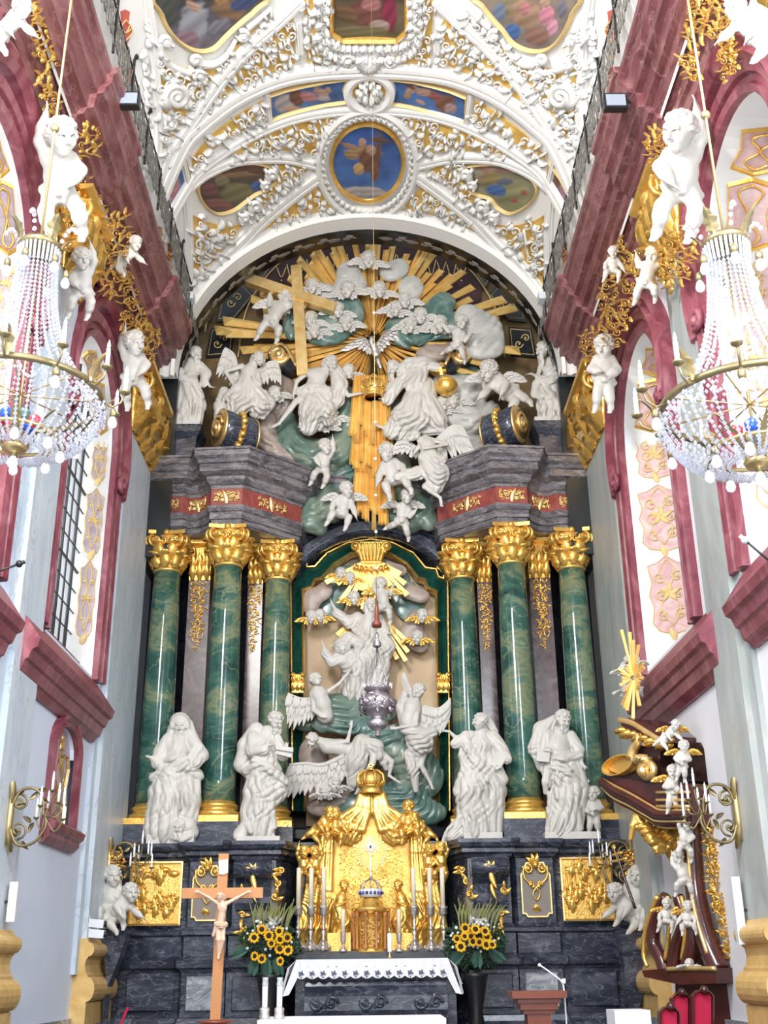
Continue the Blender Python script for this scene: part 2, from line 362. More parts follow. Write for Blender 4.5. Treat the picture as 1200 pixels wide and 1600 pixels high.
# ============================================================ SETTING
W = 4.5
mb = MB(); mb.b2((-7, 2, -.3), (7, 24, 0)); struct(mb.build('floor', 'floor'))
mb = MB(); mb.b2((-4.6, 17.4, 0), (4.6, 23, .35)); mb.b2((-3, 18.0, .35), (3, 23, .55)); struct(mb.build('floor', 'bluegray'))
def arch_path(y0, y1, zb, zs, za, n=24):
    c = (y0+y1)/2; r = (y1-y0)/2; p = [(y0, zb)]+[(c-r*cos(PI*i/n), zs+(za-zs)*sin(PI*i/n)) for i in range(n+1)]+[(y1, zb)]; return p
BAYS = [16.25, 10.95]
def wall(s):
    opens = [(c-1.42, c+1.42, 6.0, 9.9, 11.25, 2 if s < 0 else 2) for c in BAYS]
    if s < 0: opens.append((15.86, 17.06, 3.5, 4.55, 4.92, 1))
    ys = sorted(set([2., 23.4]+[o[i] for o in opens for i in (0, 1)]+[o[0]+(o[1]-o[0])*k/24 for o in opens for k in range(25)]))
    mb = MB(); T = .18
    for a, b in zip(ys[:-1], ys[1:]):
        m = (a+b)/2; segs = [(0., 17.)]
        for o in opens:
            if o[0] < m < o[1]:
                c = (o[0]+o[1])/2; r = (o[1]-o[0])/2
                def zt(y): return o[3]+(o[4]-o[3])*math.sqrt(max(0, 1-((y-c)/r)**2))
                ns = []
                for z0, z1 in segs:
                    za, zb2 = zt(a), zt(b)
                    if (z0 if not hasattr(z0, '__len__') else z0[0]) < o[2] < (z1 if not hasattr(z1, '__len__') else z1[0]): ns += [(z0, o[2]), ((za, zb2), z1)]
                    else: ns.append((z0, z1))
                segs = ns
        for z0, z1 in segs:
            z0 = z0 if hasattr(z0, '__len__') else (z0, z0); z1 = z1 if hasattr(z1, '__len__') else (z1, z1)
            X0, X1 = s*W, s*(W+T)
            V = [(X0, a, z0[0]), (X0, b, z0[1]), (X0, b, z1[1]), (X0, a, z1[0]), (X1, a, z0[0]), (X1, b, z0[1]), (X1, b, z1[1]), (X1, a, z1[0])]
            mb.add(V, [(0, 1, 2, 3), (7, 6, 5, 4), (0, 4, 5, 1), (3, 2, 6, 7)])
    return struct(mb.build('wall_left' if s < 0 else 'wall_right', 'plaster_left' if s < 0 else 'plaster_wall'))
wall(-1); wall(1)
# end wall behind the altar, and end wall of the vault above the arch
mb = MB(); mb.b2((-4.7, 22.9, 0), (4.7, 23.1, 18)); struct(mb.build('wall_back', 'backwall'))
mb = MB(); n = 40; V = []
for i in range(n+1):
    t = PI*i/n
    for a, b in ((3.95, 3.72), (4.6, 4.5)):
        for y in (20.0, 20.3): V.append((-a*cos(t)*(1 if b < 4 else 1), y, VZ+b*sin(t)))
mb.add(V, [q for i in range(n) for q in ((i*4, i*4+4, i*4+6, i*4+2), (i*4+1, i*4+3, i*4+7, i*4+5), (i*4, i*4+1, i*4+5, i*4+4))])
o = struct(mb.build('wall_arch', 'stucco'))
mb = MB(); ep = lambda a, b: [(-a*cos(PI*i/60), VZ+b*sin(PI*i/60)) for i in range(61)]
mb.mould([(-3.95, 12.75)]+ep(3.95, 3.72)+[(3.95, 12.75)], [(0, 0), (0, .12), (.07, .16), (.10, .08), (.18, .06), (.24, .14), (.29, .14), (.33, .05), (.34, 0)], MY(20.0), smooth=False); struct(mb.build('trim_1', 'stucco'))
# dark painted arch soffit with pale scrolls, opening into the taller apse behind
mb = MB(); V = []
for i in range(61):
    t = PI*i/60
    for q, y in ((0, 20.28), (.02, 20.85), (-.9, 20.9)): V.append((-(3.96-q)*cos(t), y, VZ+(3.74-q)*sin(t)))
mb.add(V, [(i*3+j, i*3+j+1, i*3+j+4, i*3+j+3) for i in range(60) for j in range(2)], True)
for s in (-1, 1): mb.b2((s*3.93, 20.28, 9), (s*4.5, 22.2, 12.9))
struct(mb.build('trim_2', 'dark_arch'))
def soff(u, v, h=0):   # u angle, v depth
    return (-(3.93-h)*cos(u), v, VZ+(3.7-h)*sin(u))
mb = MB()
for i in range(40):
    u = .12+i*(PI-.24)/39
    if abs(u-PI/2) < .06: continue
    mb.spiral(lambda a, b, h=0: soff(u+(a-u), b, h), (u, 20.56), .05, 1.1, i % 2*PI, .014, .01, .02, 1 if i % 2 else -1, n=12, k=4)
    mb.leaf(soff, (u, 20.45+.2*(i % 2)), 1.2+(i % 2)*3, .10, .05, .005, .03)
o = mb.build('trim_3', 'taupe'); struct(o)
# painted decoration on the apse wall: ochre border, dark panels, maroon centre field
BW = MP(22.15)
mb = MB(); mb.b2((-4.5, 22.2, 8), (4.5, 22.4, 19)); struct(mb.build('wall_apse', 'ochre'))
mb = MB(); mb.slab([(452, 332), (700, 332), (740, 372), (752, 440), (752, 520), (410, 520), (412, 440), (430, 372)], BW, 0, .04); struct(mb.build('wall_paint', 'maroon'))
mb = MB(); mc = MB(); mr_ = lambda s, p: [(1160-x, y) for x, y in p] if s else p
for s in (0, 1):
    for q in ([(330, 515), (366, 512), (362, 556), (322, 560)], [(349, 452), (378, 440), (398, 462), (366, 502), (338, 505)], [(384, 420), (404, 400), (424, 420), (402, 452)]):
        q = mr_(s, q); mb.slab(q, BW, 0, .05); c = np.mean(q, 0); q2 = [(c[0]+(x-c[0])*.84, c[1]+(y-c[1])*.84) for x, y in q]; mc.mould(q2, [(-.6, .05), (0, .07), (.6, .05)], BW, True)
        mc.spiral(BW, (c[0]-5, c[1]+4), 7, 1.3, 0, .016, .01, .06, 1, n=12); mc.spiral(BW, (c[0]+6, c[1]-5), 7, 1.3, PI, .016, .01, .06, 1, n=12)
    for q in ([(372, 388), (424, 352), (440, 366), (436, 402), (418, 408)], [(318, 470), (338, 428), (348, 440), (330, 500), (312, 520)]): mb.slab(mr_(s, q), BW, 0, .04)
    mc.curve(BW, mr_(s, [(320, 520), (340, 450), (385, 395), (440, 358)]), .02, .05, 4, 6); mc.curve(BW, mr_(s, [(372, 560), (384, 490), (412, 440), (440, 410)]), .02, .05, 4, 6)
struct(mb.build('wall_paint', 'dark_arch'))
for k in range(19):
    x = 440+k*15.6; zz = 392+.0011*(x-580)**2
    mc.spiral(BW, (x, zz-13), 6.5, 1.2, k*PI, .016, .01, .05, 1 if k % 2 else -1, n=12); mc.curve(BW, [(x-7, zz+6), (x, zz+22+8*(k % 2)), (x+7, zz+6)], .013, .05, 4, 3); mc.ell(BW(x, zz+27+8*(k % 2), .06), .025, 5, 3)
for dz in (0, 24): mc.curve(BW, [(430, 397-dz+14), (500, 385-dz+6), (580, 381-dz), (660, 385-dz+6), (735, 397-dz+14)], .018, .055, 4, 6)
struct(mc.build('wall_ornament', 'gold_paint'))
# ---------------------------------------------------------------- vault
mb = MB(); nu, nv = 60, 26; V = []
for j in range(nv+1):
    y = 7+13.1*j/nv
    for i in range(nu+1): t = PI*i/nu; V.append((-VA*cos(t), y, VZ+VB*sin(t)))
mb.add(V, [(j*(nu+1)+i, j*(nu+1)+i+1, (j+1)*(nu+1)+i+1, (j+1)*(nu+1)+i) for j in range(nv) for i in range(nu)], True)
V = [(x*1.04, y, VZ+(z-VZ)*1.04+.0) for x, y, z in V]; mb.add(V, [(j*(nu+1)+i, (j+1)*(nu+1)+i, (j+1)*(nu+1)+i+1, j*(nu+1)+i+1) for j in range(nv) for i in range(nu)], True)
struct(mb.build('ceiling', 'stucco'))
MIR = lambda pts: [(1152-x, y) for x, y in pts][::-1]
ribprof = lambda w, h: [(-w/2, -.01), (-w/2, h*.5), (-w*.36, h*.6), (-w*.34, h), (-w*.12, h*1.05), (0, h*.85), (w*.12, h*1.05), (w*.34, h), (w*.36, h*.6), (w/2, h*.5), (w/2, -.01)]
def rib(i, pts, w, h): mb = MB(); mb.mould(smooth_path(pts, 5), ribprof(w, h), MV); return struct(mb.build('trim_%d' % i, 'stucco'))
rA = [(240, 335), (252, 262), (267, 230), (300, 180), (340, 123), (387, 70), (433, 30), (470, -5)]
rB = [(237, 350), (243, 310), (280, 227), (310, 193), (367, 150), (433, 121), (500, 109), (576, 105)]
rC = [(250, 375), (262, 340), (290, 290), (310, 263), (360, 227), (417, 197), (467, 180), (520, 171), (576, 168)]
rD = [(502, 256), (470, 249), (438, 244), (382, 246), (348, 255), (314, 272), (290, 292)]
rE = [(505, 268), (485, 282), (455, 304), (410, 341), (376, 376), (339, 411), (305, 457), (290, 490)]
rF = [(289, 300), (293, 350), (293, 420), (291, 470)]
rG = [(226, -8), (236, 60), (241, 140), (243, 220), (241, 320)]
k = 10
for pts, w, h in ((rA, 19, .14), (rB, 22, .16), (rC, 14, .12), (rD, 15, .12), (rE, 19, .13), (rF, 13, .08), (rG, 13, .10)):
    rib(k, pts, w, h); rib(k+1, MIR(pts), w, h); k += 2
for s in (0, 1):
    mb = MB(); q = [(415, 143), (421, 192)]; q = MIR(q) if s else q; mb.mould(q, ribprof(9, .1), MV)
    q = [(280, 240), (291, 285)]; q = MIR(q) if s else q; mb.mould(q, ribprof(8, .1), MV)
    q = [(465, 30), (468, 80)]; q = MIR(q) if s else q; mb.mould(q, ribprof(13, .1), MV); struct(mb.build('trim_%d' % k, 'stucco')); k += 1
# leafy edge strip beside the lunettes
for s in (0, 1):
    mb = MB()
    for i in range(34):
        x, y = 228-i*.1+3*sin(i*1.3), 4+i*9.0; q = (1152-x, y) if s else (x, y); mb.leaf(MV, q, PI/2+RNG.uniform(-.8, .8), 15, 9, .02, .09, RNG.uniform(-.4, .4))
    tag(mb.build('stucco_leaf_border', 'stucco'), 'white stucco leaf border running up the %s edge of the vault' % ('right' if s else 'left'), 'ornament', 'stucco leaf borders')
# gold grounds with dense stucco relief
G = dict(
 upper=([(262, 235), (290, 192), (320, 150), (352, 110), (400, 66), (446, 30), (458, 26), (460, 97), (440, 106), (370, 133), (318, 174), (285, 208)], 'between the diagonal rib and the transverse arch'),
 band=([(300, 245), (330, 210), (375, 176), (410, 156), (412, 186), (358, 213), (318, 243), (300, 262)], 'in the transverse arch below the blue angel panel'),
 spandrel=([(345, 246), (400, 214), (470, 189), (524, 179), (506, 203), (498, 240), (438, 233), (385, 236)], 'beside the round cross fresco, above the curved rib'),
 lower=([(400, 366), (450, 320), (492, 289), (510, 310), (535, 326), (480, 332), (430, 348)], 'between the diagonal rib and the altar arch'),
 inner=([(428, 256), (470, 260), (480, 266), (448, 288), (420, 312), (400, 332), (402, 316), (424, 294), (434, 276)], 'along the small side fresco'),
 corner=([(300, 335), (318, 345), (345, 352), (378, 352), (350, 385), (318, 425), (300, 446)], 'in the low corner panel under the side fresco'),
 outer=([(238, 30), (248, 76), (272, 105), (320, 108), (370, 78), (400, 42), (425, 20), (378, 62), (332, 116), (290, 175), (262, 220), (248, 262)], 'under the large upper fresco'),
 crown=([(474, -4), (512, -4), (512, 62), (535, 72), (576, 75), (576, 97), (520, 98), (480, 97)], 'beside the square fresco at the top'))
sps = dict(upper=14.5, band=13, spandrel=14, lower=12, inner=12, corner=15, outer=16, crown=13); hs = dict(outer=.13)
for nm, (poly, txt) in G.items():
    for s in (0, 1):
        if nm == 'crown' and s: poly2 = MIR(poly)
        else: poly2 = MIR(poly) if s else poly
        side = 'right' if s else 'left'
        t = thing('stucco_relief', 'white stucco foliage %s, %s' % (txt, side), 'ornament', MV(*np.mean(poly2, 0), .0), 'stucco foliage fields of the vault')
        g = MB(); g.slab(poly2, MV, .0, .025); g.build('gold_ground', 'gold_field', t)
        f = MB(); fill(f, MV, inset(poly2, 3) if nm not in ('inner',) else poly2, sps[nm], 1/85, seed=len(nm)*7+s, h=hs.get(nm, .13), spir=.55 if nm != 'outer' else .7)
        if nm == 'corner':
            for a, b in (((308, 360), (312, 432)), ((330, 356), (322, 405))): f.curve(MV, MIR([a, b]) if s else [a, b], .03, .06)
        f.build('foliage', 'stucco', t)
# big C-scrolls framing the upper frescoes, wave scrolls
for s in (0, 1):
    t = thing('stucco_scroll', 'large white stucco volutes curling below the %s upper fresco' % ('right' if s else 'left'), 'ornament', MV(*((880, 150) if s else (272, 150))), 'large stucco volutes')
    mm = (lambda u, v, h=0: MV(1152-u, v, h)) if s else MV
    for c, R, tr, a, sg, r in (((268, 146), 21, 2., 2.2, 1, .085), ((258, 190), 10, 1.6, 0, -1, .05), ((252, 60), 9, 1.4, 3, 1, .045), ((299, 89), 9, 1.6, 1, -1, .05), ((376, 50), 9, 1.6, 4, 1, .05), ((250, 212), 7, 1.4, 0, 1, .04), ((306, 112), 9, 1.5, 2.5, 1, .05)):
        mb = MB(); mb.spiral(mm, c, R, tr, a, r, r*.5, .1, sg, n=26, k=6)
        for q in range(3 if R > 9 else 1): mb.leaf(mm, (c[0]+R*cos(q*2.1), c[1]+R*sin(q*2.1)), q*2.1+1.4, R*.9, R*.5, .03, .16)
        mb.build('volute', 'stucco', t)
    mb = MB()
    for pts, r in (([(243, 62), (246, 80), (256, 96), (280, 108), (306, 113)], (.08, .05)), ([(306, 96), (330, 97), (352, 82), (366, 58)], (.09, .04)), ([(285, 150), (300, 130), (316, 120), (312, 108)], (.07, .03)), ([(384, 40), (402, 26), (422, 8)], (.06, .04))):
        mb.curve(mm, pts, r, .06, 7, 6)
    mb.build('scroll_band', 'stucco', t)
    for c, R in (((396, 318), 10), ((378, 336), 7), ((422, 268), 9), ((412, 284), 6)):
        mb = MB(); mb.spiral(mm, c, R, 1.5, 2., .06, .03, .1, 1, n=20, k=6)
        for q in range(4): mb.leaf(mm, (c[0]+R*cos(q*1.6), c[1]+R*sin(q*1.6)), q*1.6+1.2, R*1.1, R*.6, .03, .17)
        mb.build('volute', 'stucco', t)
# ---------------------------------------------------------------- frescoes
def fresco(name, label, poly, frame, blobs, base, seed=0, fw=5, fm='gold_paint', res=2., mp=MV, hh=.03):
    R = np.random.RandomState(seed); poly = [tuple(p) for p in smooth_path(poly, 4, True)] if frame != 'flat' else poly
    xs = [p[0] for p in poly]; ys = [p[1] for p in poly]; c = (sum(xs)/len(xs), sum(ys)/len(ys))
    t = thing(name, label, 'painting', mp(*c, 0))
    gx = np.arange(min(xs), max(xs)+res, res); gy = np.arange(min(ys), max(ys)+res, res); X, Y = np.meshgrid(gx, gy)
    cols = np.zeros(X.shape+(4,)); cols[..., 3] = 1; u = (Y-min(ys))/(max(ys)-min(ys))
    cols[..., :3] = np.array(base[0])*(1-u[..., None])+np.array(base[1])*u[..., None]
    def noise(sc):
        n = np.zeros(X.shape)
        for k in range(5): a = R.uniform(0, 2*PI); f = R.uniform(.5, 1.6)/sc; n += np.sin(X*f*cos(a)+Y*f*sin(a)+R.uniform(0, 6)+1.5*np.sin(Y*f*.7+k))
        return n/5
    n1, n2 = noise(9), noise(4)
    cols[..., :3] *= (1+.45*n1[..., None]+.2*n2[..., None])
    for (bx, by, rx, ry, an, col) in blobs:
        dx, dy = X-bx, Y-by; p = (dx*cos(an)+dy*sin(an))/rx; q = (-dx*sin(an)+dy*cos(an))/ry
        m = np.clip((1.12+.18*n2-np.sqrt(p*p+q*q))*4, 0, 1)[..., None]
        shade = (1+.35*np.sin(p*4+q*6+bx)*.6-.25*q)[..., None]
        cols[..., :3] = cols[..., :3]*(1-m)+np.array(col)*shade*m
    cols[..., :3] = np.clip(cols[..., :3], .004, .9)
    ny, nx = X.shape; idx = np.arange(nx*ny).reshape(ny, nx); Xc = (X[:-1, :-1]+X[1:, 1:])/2; Yc = (Y[:-1, :-1]+Y[1:, 1:])/2
    m = inpoly_np(Xc, Yc, poly); Fq = np.stack([idx[:-1, :-1][m], idx[:-1, 1:][m], idx[1:, 1:][m], idx[1:, :-1][m]], 1)
    V = np.array([mp(a, b, hh) for a, b in zip(X.ravel(), Y.ravel())])
    mesh_obj('painted_panel', V, Fq, 'paint', t, cols=cols.reshape(-1, 4))
    mb = MB(); ccw = sum(poly[i-1][0]*poly[i][1]-poly[i][0]*poly[i-1][1] for i in range(len(poly))) > 0; path = poly if ccw else poly[::-1]
    mb.mould(path, [(-fw*.5, 0), (-fw*.45, .07), (-fw*.1, .10), (fw*.2, .06), (fw*.3, 0)], mp, True); mb.build('frame', fm, t)
    return t
SK = (.42, .26, .19); BR = (.16, .07, .045); DK = (.03, .025, .025); BL = (.05, .12, .30); PK = (.42, .18, .18); CL = (.36, .33, .32); OC = (.30, .20, .09)
fresco('ceiling_fresco', 'round ceiling painting of an angel carrying a cross in a blue sky, gold rim', circ(574, 252, 55, 59, 28), 'r',
       [(560, 300, 28, 10, 0, CL), (585, 300, 24, 9, .2, CL), (570, 236, 26, 10, .1, OC), (548, 240, 12, 7, .4, OC), (574, 246, 13, 20, .1, BR), (580, 232, 8, 8, 0, SK), (566, 221, 6, 7, 0, SK), (591, 238, 4, 40, .05, (.14, .07, .04)), (592, 217, 17, 3.5, .12, (.14, .07, .04)), (586, 268, 6, 14, .1, BR), (560, 262, 8, 9, 0, (.5, .3, .12)), (545, 226, 15, 4, .3, (.35, .2, .12))], ((.03, .09, .30), (.07, .16, .38)), 3, 9, 'gold')
mb = MB()
for i in range(90): a = 2*PI*i/90; mb.leaf(MV, (574+67*cos(a), 252+72*sin(a)), a+1.2*(-1)**i, 10, 6, .06, .14, .3)
t = thing('stucco_wreath', 'large white stucco wreath around the round cross painting', 'ornament', MV(574, 330)); mb.build('leaves', 'stucco', t)
mb = MB(); mb.mould(circ(574, 252, 77, 83, 60), [(-7, 0), (-6, .12), (-1, .16), (4, .12), (5, 0)], MV, True); mb.build('ring', 'stucco', t)
t = thing('stucco_rosette', 'small round stucco rosette between the two blue angel panels', 'ornament', MV(577, 160))
mb = MB(); mb.mould(circ(577, 140, 34, 27, 40), [(-8, 0), (-7, .13), (0, .16), (6, .12), (8, 0)], MV, True); mb.build('ring', 'stucco', t)
mb = MB(); mb.slab(circ(577, 140, 28, 22, 24), MV, 0, .02); mb.build('gold_ground', 'gold_field', t)
mb = MB()
for q, (R_, n_) in enumerate(((20, 10), (12, 7), (5, 4))):
    for i in range(n_): a = 2*PI*i/n_+q*.4; mb.leaf(MV, (577+R_*.55*cos(a), 140+R_*.45*sin(a)), a, 11, 8, .05, .15+q*.04, .2)
mb.build('petals', 'stucco', t)
BP = [(421, 147), (445, 139), (470, 133), (505, 126), (541, 121), (535, 139), (541, 156), (505, 161), (470, 169), (445, 176), (423, 184)]
fresco('ceiling_fresco', 'blue painted panel of a seated cherub in the arch, left of the rosette', BP, 'flat', [(445, 160, 17, 14, 0, CL), (463, 152, 12, 12, .3, BR), (482, 149, 14, 8, .2, PK), (500, 142, 12, 6, .3, SK), (512, 139, 5, 5, 0, SK), (498, 130, 10, 4, -.6, CL), (455, 168, 14, 4, 0, SK), (505, 152, 10, 4, 0, CL)], ((.05, .12, .30), (.06, .14, .30)), 1, 4)
fresco('ceiling_fresco', 'blue painted panel of a reclining cherub in the arch, right of the rosette', [(609, 121), (645, 125), (680, 133), (705, 140), (729, 150), (727, 188), (700, 180), (675, 172), (640, 163), (608, 158), (614, 140)], 'flat', [(697, 160, 16, 14, 0, BR), (705, 168, 10, 8, 0, (.32, .22, .2)), (680, 148, 14, 7, .3, (.25, .09, .08)), (662, 142, 12, 6, .1, SK), (644, 138, 10, 6, -.3, SK), (637, 148, 6, 4, 0, OC), (640, 132, 12, 3, .6, BR), (658, 158, 8, 3, .5, SK)], ((.05, .12, .30), (.05, .13, .30)), 2, 4)
fresco('ceiling_fresco', 'narrow blue painted panel of a figure low on the left of the arch', [(286, 247), (294, 281), (280, 302), (268, 323), (258, 345), (249, 371), (245, 352), (246, 330), (255, 300), (268, 272)], 'flat', [(266, 300, 8, 20, .5, PK), (258, 322, 7, 16, .4, (.3, .24, .3)), (272, 281, 6, 7, 0, SK)], ((.06, .13, .28), (.10, .14, .28)), 5, 4)
fresco('ceiling_fresco', 'narrow blue painted panel of a figure low on the right of the arch', [(863, 254), (880, 278), (893, 305), (908, 347), (904, 362), (899, 371), (888, 350), (878, 331), (868, 312), (857, 290)], 'flat', [(875, 286, 6, 9, 0, SK), (884, 312, 8, 20, -.4, (.25, .12, .16)), (893, 335, 6, 14, -.3, PK), (870, 280, 7, 12, -.4, BR)], ((.02, .09, .25), (.03, .12, .28)), 6, 4)
fresco('ceiling_fresco', 'kidney shaped painting of kneeling figures beneath a wooden beam, left side', [(307, 290), (318, 274), (345, 260), (393, 253), (421, 261), (431, 276), (416, 292), (397, 301), (382, 312), (362, 326), (336, 331), (316, 315)], 's',
       [(325, 295, 14, 12, .3, (.15, .06, .06)), (340, 318, 22, 8, .2, (.18, .07, .07)), (370, 300, 26, 16, 0, (.16, .14, .07)), (375, 271, 50, 4, -.08, (.26, .15, .08)), (395, 262, 24, 7, .2, (.14, .07, .05)), (345, 282, 12, 8, 0, (.2, .18, .1)), (410, 284, 10, 6, .3, (.3, .14, .09)), (400, 290, 10, 8, 0, BL), (420, 275, 9, 4, .8, SK)], ((.10, .07, .05), (.06, .05, .05)), 7, 5)
fresco('ceiling_fresco', 'kidney shaped painting of a cross over a hillside crowd, right side', [(728, 262), (745, 256), (785, 255), (815, 264), (839, 285), (838, 304), (824, 320), (800, 331), (780, 322), (768, 308), (745, 300), (722, 282)], 's',
       [(760, 276, 26, 14, .2, (.26, .2, .09)), (800, 300, 30, 20, .2, (.24, .24, .12)), (775, 296, 16, 9, .1, BL), (760, 258, 3, 18, 0, (.4, .2, .17)), (780, 265, 40, 2, .1, (.4, .2, .17)), (805, 312, 6, 4, 0, (.3, .08, .06)), (820, 300, 5, 4, 0, (.3, .08, .06)), (790, 283, 14, 5, 0, (.1, .12, .16)), (745, 270, 10, 6, 0, (.3, .26, .2))], ((.22, .2, .14), (.22, .22, .12)), 8, 5)
fresco('ceiling_fresco', 'large dark painting of figures in smoke, upper left of the vault', [(246, -12), (251, 20), (262, 44), (280, 64), (305, 76), (330, 73), (352, 52), (376, 30), (397, 12), (408, -12)], 's',
       [(300, 40, 22, 40, .2, (.24, .25, .28)), (262, 20, 12, 22, 0, (.05, .06, .05)), (355, 12, 26, 18, .3, (.2, .12, .07)), (300, 8, 14, 6, .6, SK), (380, 2, 24, 10, -.4, (.05, .08, .18)), (340, 40, 20, 10, -.5, (.16, .16, .2)), (290, 60, 20, 14, 0, (.2, .13, .16)), (345, 0, 10, 8, 0, (.35, .2, .1))], ((.06, .06, .06), (.12, .11, .14)), 9, 8)
fresco('ceiling_fresco', 'large painting of a crowd with a woman in pink, upper right', [(748, -12), (756, 6), (770, 24), (788, 44), (806, 66), (835, 77), (862, 72), (882, 50), (895, 20), (900, -12)], 's',
       [(800, 10, 22, 16, .3, (.25, .2, .12)), (780, 20, 10, 20, .3, (.14, .18, .26)), (825, 20, 26, 22, .1, (.32, .2, .13)), (856, 22, 12, 16, .2, (.5, .2, .26)), (853, 2, 8, 8, 0, SK), (865, 42, 8, 14, .2, (.5, .24, .3)), (840, 55, 20, 14, 0, (.22, .12, .09)), (822, 12, 8, 10, .3, PK), (880, 12, 8, 14, 0, (.16, .14, .18)), (802, 48, 12, 12, 0, BL)], ((.24, .2, .15), (.15, .12, .12)), 10, 8)
fresco('ceiling_fresco', 'gold framed painting of robed figures at the very top of the vault', [(519, -12), (634, -12), (634, 46), (619, 60), (535, 60), (519, 48)], 'flat',
       [(570, 20, 26, 20, .1, (.16, .06, .05)), (608, 20, 12, 34, .05, (.22, .03, .06)), (592, 38, 16, 9, .1, (.34, .26, .22)), (540, 20, 20, 12, .5, (.14, .08, .04)), (560, 48, 50, 9, 0, (.14, .12, .06)), (580, 5, 16, 10, 0, PK)], ((.12, .09, .06), (.11, .09, .05)), 11, 10, 'gold')
t = thing('stucco_garland', 'white stucco leaf frame around the top painting, shell below it', 'ornament', MV(576, 70)); mb = MB()
pth = [(505, -10), (505, 56), (528, 76), (576, 78), (626, 76), (648, 56), (648, -10)]; q = smooth_path(pth, 8)
for i, p_ in enumerate(q): mb.leaf(MV, p_, (1.2 if i % 2 else -1.2)+math.atan2(q[min(i+1, len(q)-1)][1]-q[max(i-1, 0)][1], q[min(i+1, len(q)-1)][0]-q[max(i-1, 0)][0]), 14, 10, .03, .17, .3)
mb.build('leaves', 'stucco', t); mb = MB(); mb.mould(pth, [(-6, 0), (-5, .08), (5, .08), (6, 0)], MV); mb.build('band', 'stucco', t)
mb = MB()
for i in range(9): a = PI*(i+.5)/9; mb.leaf(MV, (576, 84), a, 22, 9, .08, .2, 0)
for s in (-1, 1): mb.spiral(MV, (576+s*34, 88), 10, 1.5, 0, .06, .03, .1, s); mb.curve(MV, [(576+s*30, 96), (576+s*50, 90), (576+s*62, 78)], (.07, .03), .08, 6)
mb.build('shell', 'stucco', t)
# painted motifs on the lunettes
def motif(c, sc_, s):
    m1, m2 = MB(), MB(); X = lambda p: (((1152-(c[0]+p[0]*sc_)) if s else c[0]+p[0]*sc_), c[1]+p[1]*sc_)
    m1.slab([X(p) for p in [(-8, -30), (0, -34), (8, -30), (6, -12), (11, -4), (9, 14), (4, 24), (0, 30), (-4, 24), (-9, 14), (-11, -4), (-6, -12)]], MV, 0, .012)
    for sg in (-1, 1):
        m2.curve(MV, [X((0, -16)), X((sg*9, -4)), X((sg*10, 8)), X((0, 20)), X((-sg*2, 30))], .012, .02, 4); m2.curve(MV, [X((0, 34)), X((sg*5, 42)), X((0, 54))], .012, .02, 4); m2.curve(MV, [X((sg*12, -4)), X((0, 6)), X((-sg*8, -10))], .01, .02, 4)
    t = thing('painted_ornament', 'salmon painted vase ornament on the lunette, %s' % lab, 'ornament', MV(*X((0, 0))), 'painted lunette ornaments')
    m1.build('salmon_field', 'salmon', t); m2.build('gold_line', 'gold_paint', t)
for c, s_, s, lab in (((195, 45), .9, 0, 'top left'), ((202, 125), .6, 0, 'left, below the top one'), ((265, 395), .5, 0, 'left, beside the low corner of the vault'), ((195, 45), .9, 1, 'top right'), ((195, 125), .6, 1, 'right, below the top one'), ((270, 395), .5, 1, 'right, beside the low corner of the vault')): motif(c, s_, s)
